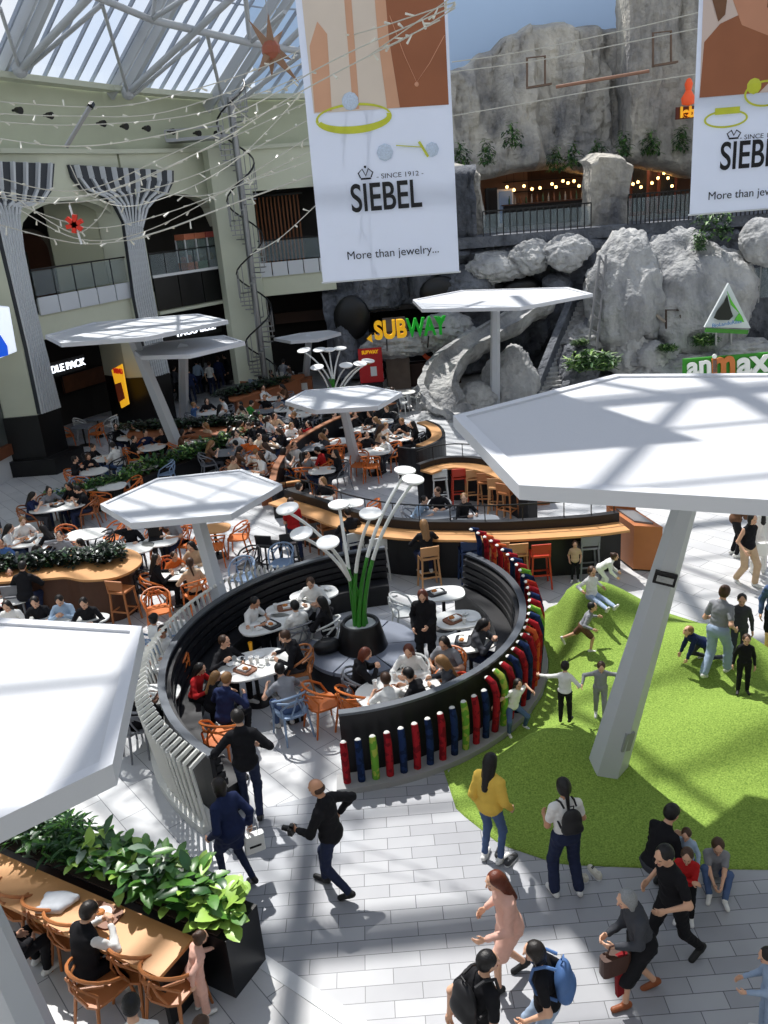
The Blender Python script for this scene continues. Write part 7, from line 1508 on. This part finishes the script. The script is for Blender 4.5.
seated(140, 684, 20, 'eat', ('long', 'black'), ('trousers', 'black'), 'cap', 'person in navy cap and black top beside the big canopy edge', 'grey', hc='navy', sc=.95, chairlabel='grey looped-back chair under the person in the navy cap')
# standing people farther off
ST = {'a': P_stand(), 'b': P_walk(.18, 4), 'c': P_stand(pitch=20, hands=((-.12, .3, 1.05), (.12, .3, 1.05)))}
for k, (x, y, face, ps, tp, bt_, hr, lb) in enumerate((
    (4, 588, 10, 'c', 'black', 'black', 'short', 'person in black standing at the left edge by the table'), (-2, 560, 150, 'a', 'dark grey', 'black', 'short', 'person in dark clothes cut by the left edge above the hedge'),
    (137, 424, 200, 'c', 'white', 'jeans', 'long', 'person in white top and jeans standing below the yellow poster'), (131, 420, 160, 'a', 'black', 'black', 'long', 'person in black beside the white top under the yellow poster'),
    (213, 396, 20, 'a', 'white', 'dark jeans', 'short', 'person in white top queuing behind the smaller far canopy'), (201, 394, 330, 'a', 'light blue', 'dark jeans', 'short', 'person in light blue top queuing behind the smaller far canopy'), (207, 392, 0, 'c', 'grey', 'black', 'long', 'person in grey top queuing left of the white top'),
    (222, 392, 0, 'a', 'navy', 'dark jeans', 'short', 'person in navy queuing right of the white top'), (230, 388, 250, 'a', 'black', 'black', 'short', 'person in black at the dark shop screen by the pier'), (238, 386, 60, 'c', 'black', 'black', 'long', 'long-haired person in black near the hedge counter'),
    (172, 408, 340, 'a', 'black', 'black', 'short', 'person in black standing left of the upright far pole'), (178, 402, 30, 'b', 'dark grey', 'black', 'short', 'person in dark grey walking behind the far canopy poles'), (194, 404, 340, 'b', 'navy', 'dark jeans', 'short', 'person in navy walking right of the upright far pole'),
    (395, 432, 10, 'a', 'dark grey', 'black', 'short', 'person in dark grey standing behind the crowded tables'), (250, 378, 200, 'c', 'beige', 'black', 'long', 'person in beige beside the far hedge counter'), (292, 372, 120, 'a', 'black', 'black', 'short', 'person in black standing in the shade under the upper floor'),
    (298, 562, 350, 'c', 'red', 'dark jeans', 'short', 'person in dark red top leaning at the left part of the long bar'), (400, 377, 190, 'c', 'white', 'black', 'short', 'person in white top in front of the red poster'), (388, 379, 200, 'a', 'grey', 'black', 'long', 'person in grey top in front of the red poster'))):
    person(G(x, y), face, ST[ps], ('tee' if tp in ('white', 'red') else 'long', tp), ('trousers', bt_), hr, lb, key='st_' + ps, vox=.0125, hc=('dark', 'brown', 'blackh')[k % 3], shoe='dark', sc=rc.uniform(.95, 1.03))
# stools and people at the bars
for x, y, face, col, lb in ((430, 588, 350, 'tan', 'tan bar stool under the blonde person at the long bar'), (379, 578, 345, 'white', 'white bar stool at the long bar left of the blonde person'), (356, 572, 340, 'white', 'white bar stool second to the left of the blonde person'), (470, 582, 355, 'navy', 'dark blue bar stool at the long bar behind the pole wall'),
    (500, 584, 0, 'tan', 'tan bar stool third from the wooden box at the long bar'), (518, 585, 0, 'tan', 'tan bar stool second from the wooden box at the long bar'), (540, 586, 0, 'red', 'red bar stool nearest the mound at the long bar'), (588, 578, 0, 'grey', 'grey bar stool behind the children on the mound crest'),
    (441, 504, 0, 'white', 'pale bar stool at the left end of the shorter bar'), (460, 503, 0, 'red', 'red bar stool at the shorter bar'), (474, 504, 0, 'tan', 'tan bar stool right of the red one at the shorter bar'), (486, 508, 10, 'wood', 'wooden bar stool third from the right at the shorter bar'), (497, 514, 15, 'tan', 'tan bar stool in the sun at the right of the shorter bar'), (508, 520, 40, 'wood', 'wooden bar stool pulled out nearest the big canopy corner'),
    (272, 574, 20, 'black', 'black bar stool with white seat at the left part of the bar'), (292, 572, 350, 'black', 'black bar stool beside the dark red top'), (330, 556, 340, 'wood', 'wooden bar stool at the long bar below the left disc lamps'), (316, 548, 340, 'brown', 'brown bar stool behind the dark red top'),
    (258, 402, 30, 'blue', 'blue bar stool at the hedge counter near the litter bin'), (270, 398, 30, 'white', 'white bar stool at the hedge counter left of the stair'), (284, 394, 20, 'white', 'white bar stool nearest the small far canopy at the hedge counter'), (250, 404, 30, 'brown', 'brown bar stool second from the litter bin'),
    (128, 622, 20, 'wood', 'wooden bar stool at the right end of the oval hedge counter'), (24, 626, 0, 'grey', 'grey bar stool at the oval hedge counter beside the black coat')):
    stool(x, y, face, col, lb)
SITH = P_sit(.76, lean=16, pitch=20, hands=((-.16, .40, 1.12), (.16, .40, 1.12)), feet=((-.12, .28, .36), (.12, .28, .36)))
def bar_person(x, y, face, top, hair, lb, hc='dark', kind='long'): person(G(x, y), face, SITH, (kind, top), ('trousers', 'dark jeans'), hair, lb, key='bar', vox=.0125, hc=hc, shoe='white')
bar_person(430, 589, 350, 'black', 'long', 'blonde person in dark top sitting at the middle of the long bar', 'light'); bar_person(357, 573, 335, 'black', 'short', 'person in black sitting at the long bar behind the disc lamps')
bar_person(285, 394, 20, 'grey', 'short', 'person in grey sitting high at the hedge counter'); bar_person(34, 632, 0, 'black', 'short', 'person in black coat bent over the oval hedge counter', kind='jacket')
# row of people seated behind the big canopy at the left
t = table(45, 622, 1.25, .3, 0, 'mostly hidden behind the big left canopy')
for x, y, tp, hr, lb, ps in ((6, 606, 'white', 'long', 'person in white with brown hair at the left edge above the big canopy', 'eat'), (34, 602, 'black', 'short', 'person in black tee in the row above the big canopy', 'eat'), (59, 600, 'light blue', 'short', 'bearded person in light blue shirt in the row above the big canopy', 'phone'), (83, 603, 'black', 'short', 'person in black striped jacket at the right of that row', 'eat')):
    seated(x, y, 175, ps, ('tee' if tp == 'black' and x < 50 else 'long', tp), ('trousers', 'dark grey'), hr, lb, vox=.0125)
for x, y, face, col, lb in ((243, 577, 200, 'blue', 'pale blue looped-back chair outside the slats beside the canopy pole'), (250, 566, 215, 'black', 'black looped-back chair behind the pale blue one by the slats'), (282, 563, 190, 'blue', 'pale blue looped-back chair outside the ring near the black stool'), (188, 544, 200, 'orange', 'orange looped-back chair left of the canopy pole'), (104, 547, 250, 'black', 'black looped-back chair behind the dark hedge'),
    (150, 590, 120, 'black', 'black looped-back chair beside the oval hedge counter'), (158, 610, 160, 'orange', 'orange looped-back chair with a patterned bag above the big canopy'), (174, 676, 250, 'orange', 'orange looped-back chair between the slats and the papers table'), (360, 465, 200, 'orange', 'orange looped-back chair in front of the crowd canopy pole'), (430, 458, 30, 'black', 'black looped-back chair outside the curved black wall')):
    chair(x, y, face, col, lb)
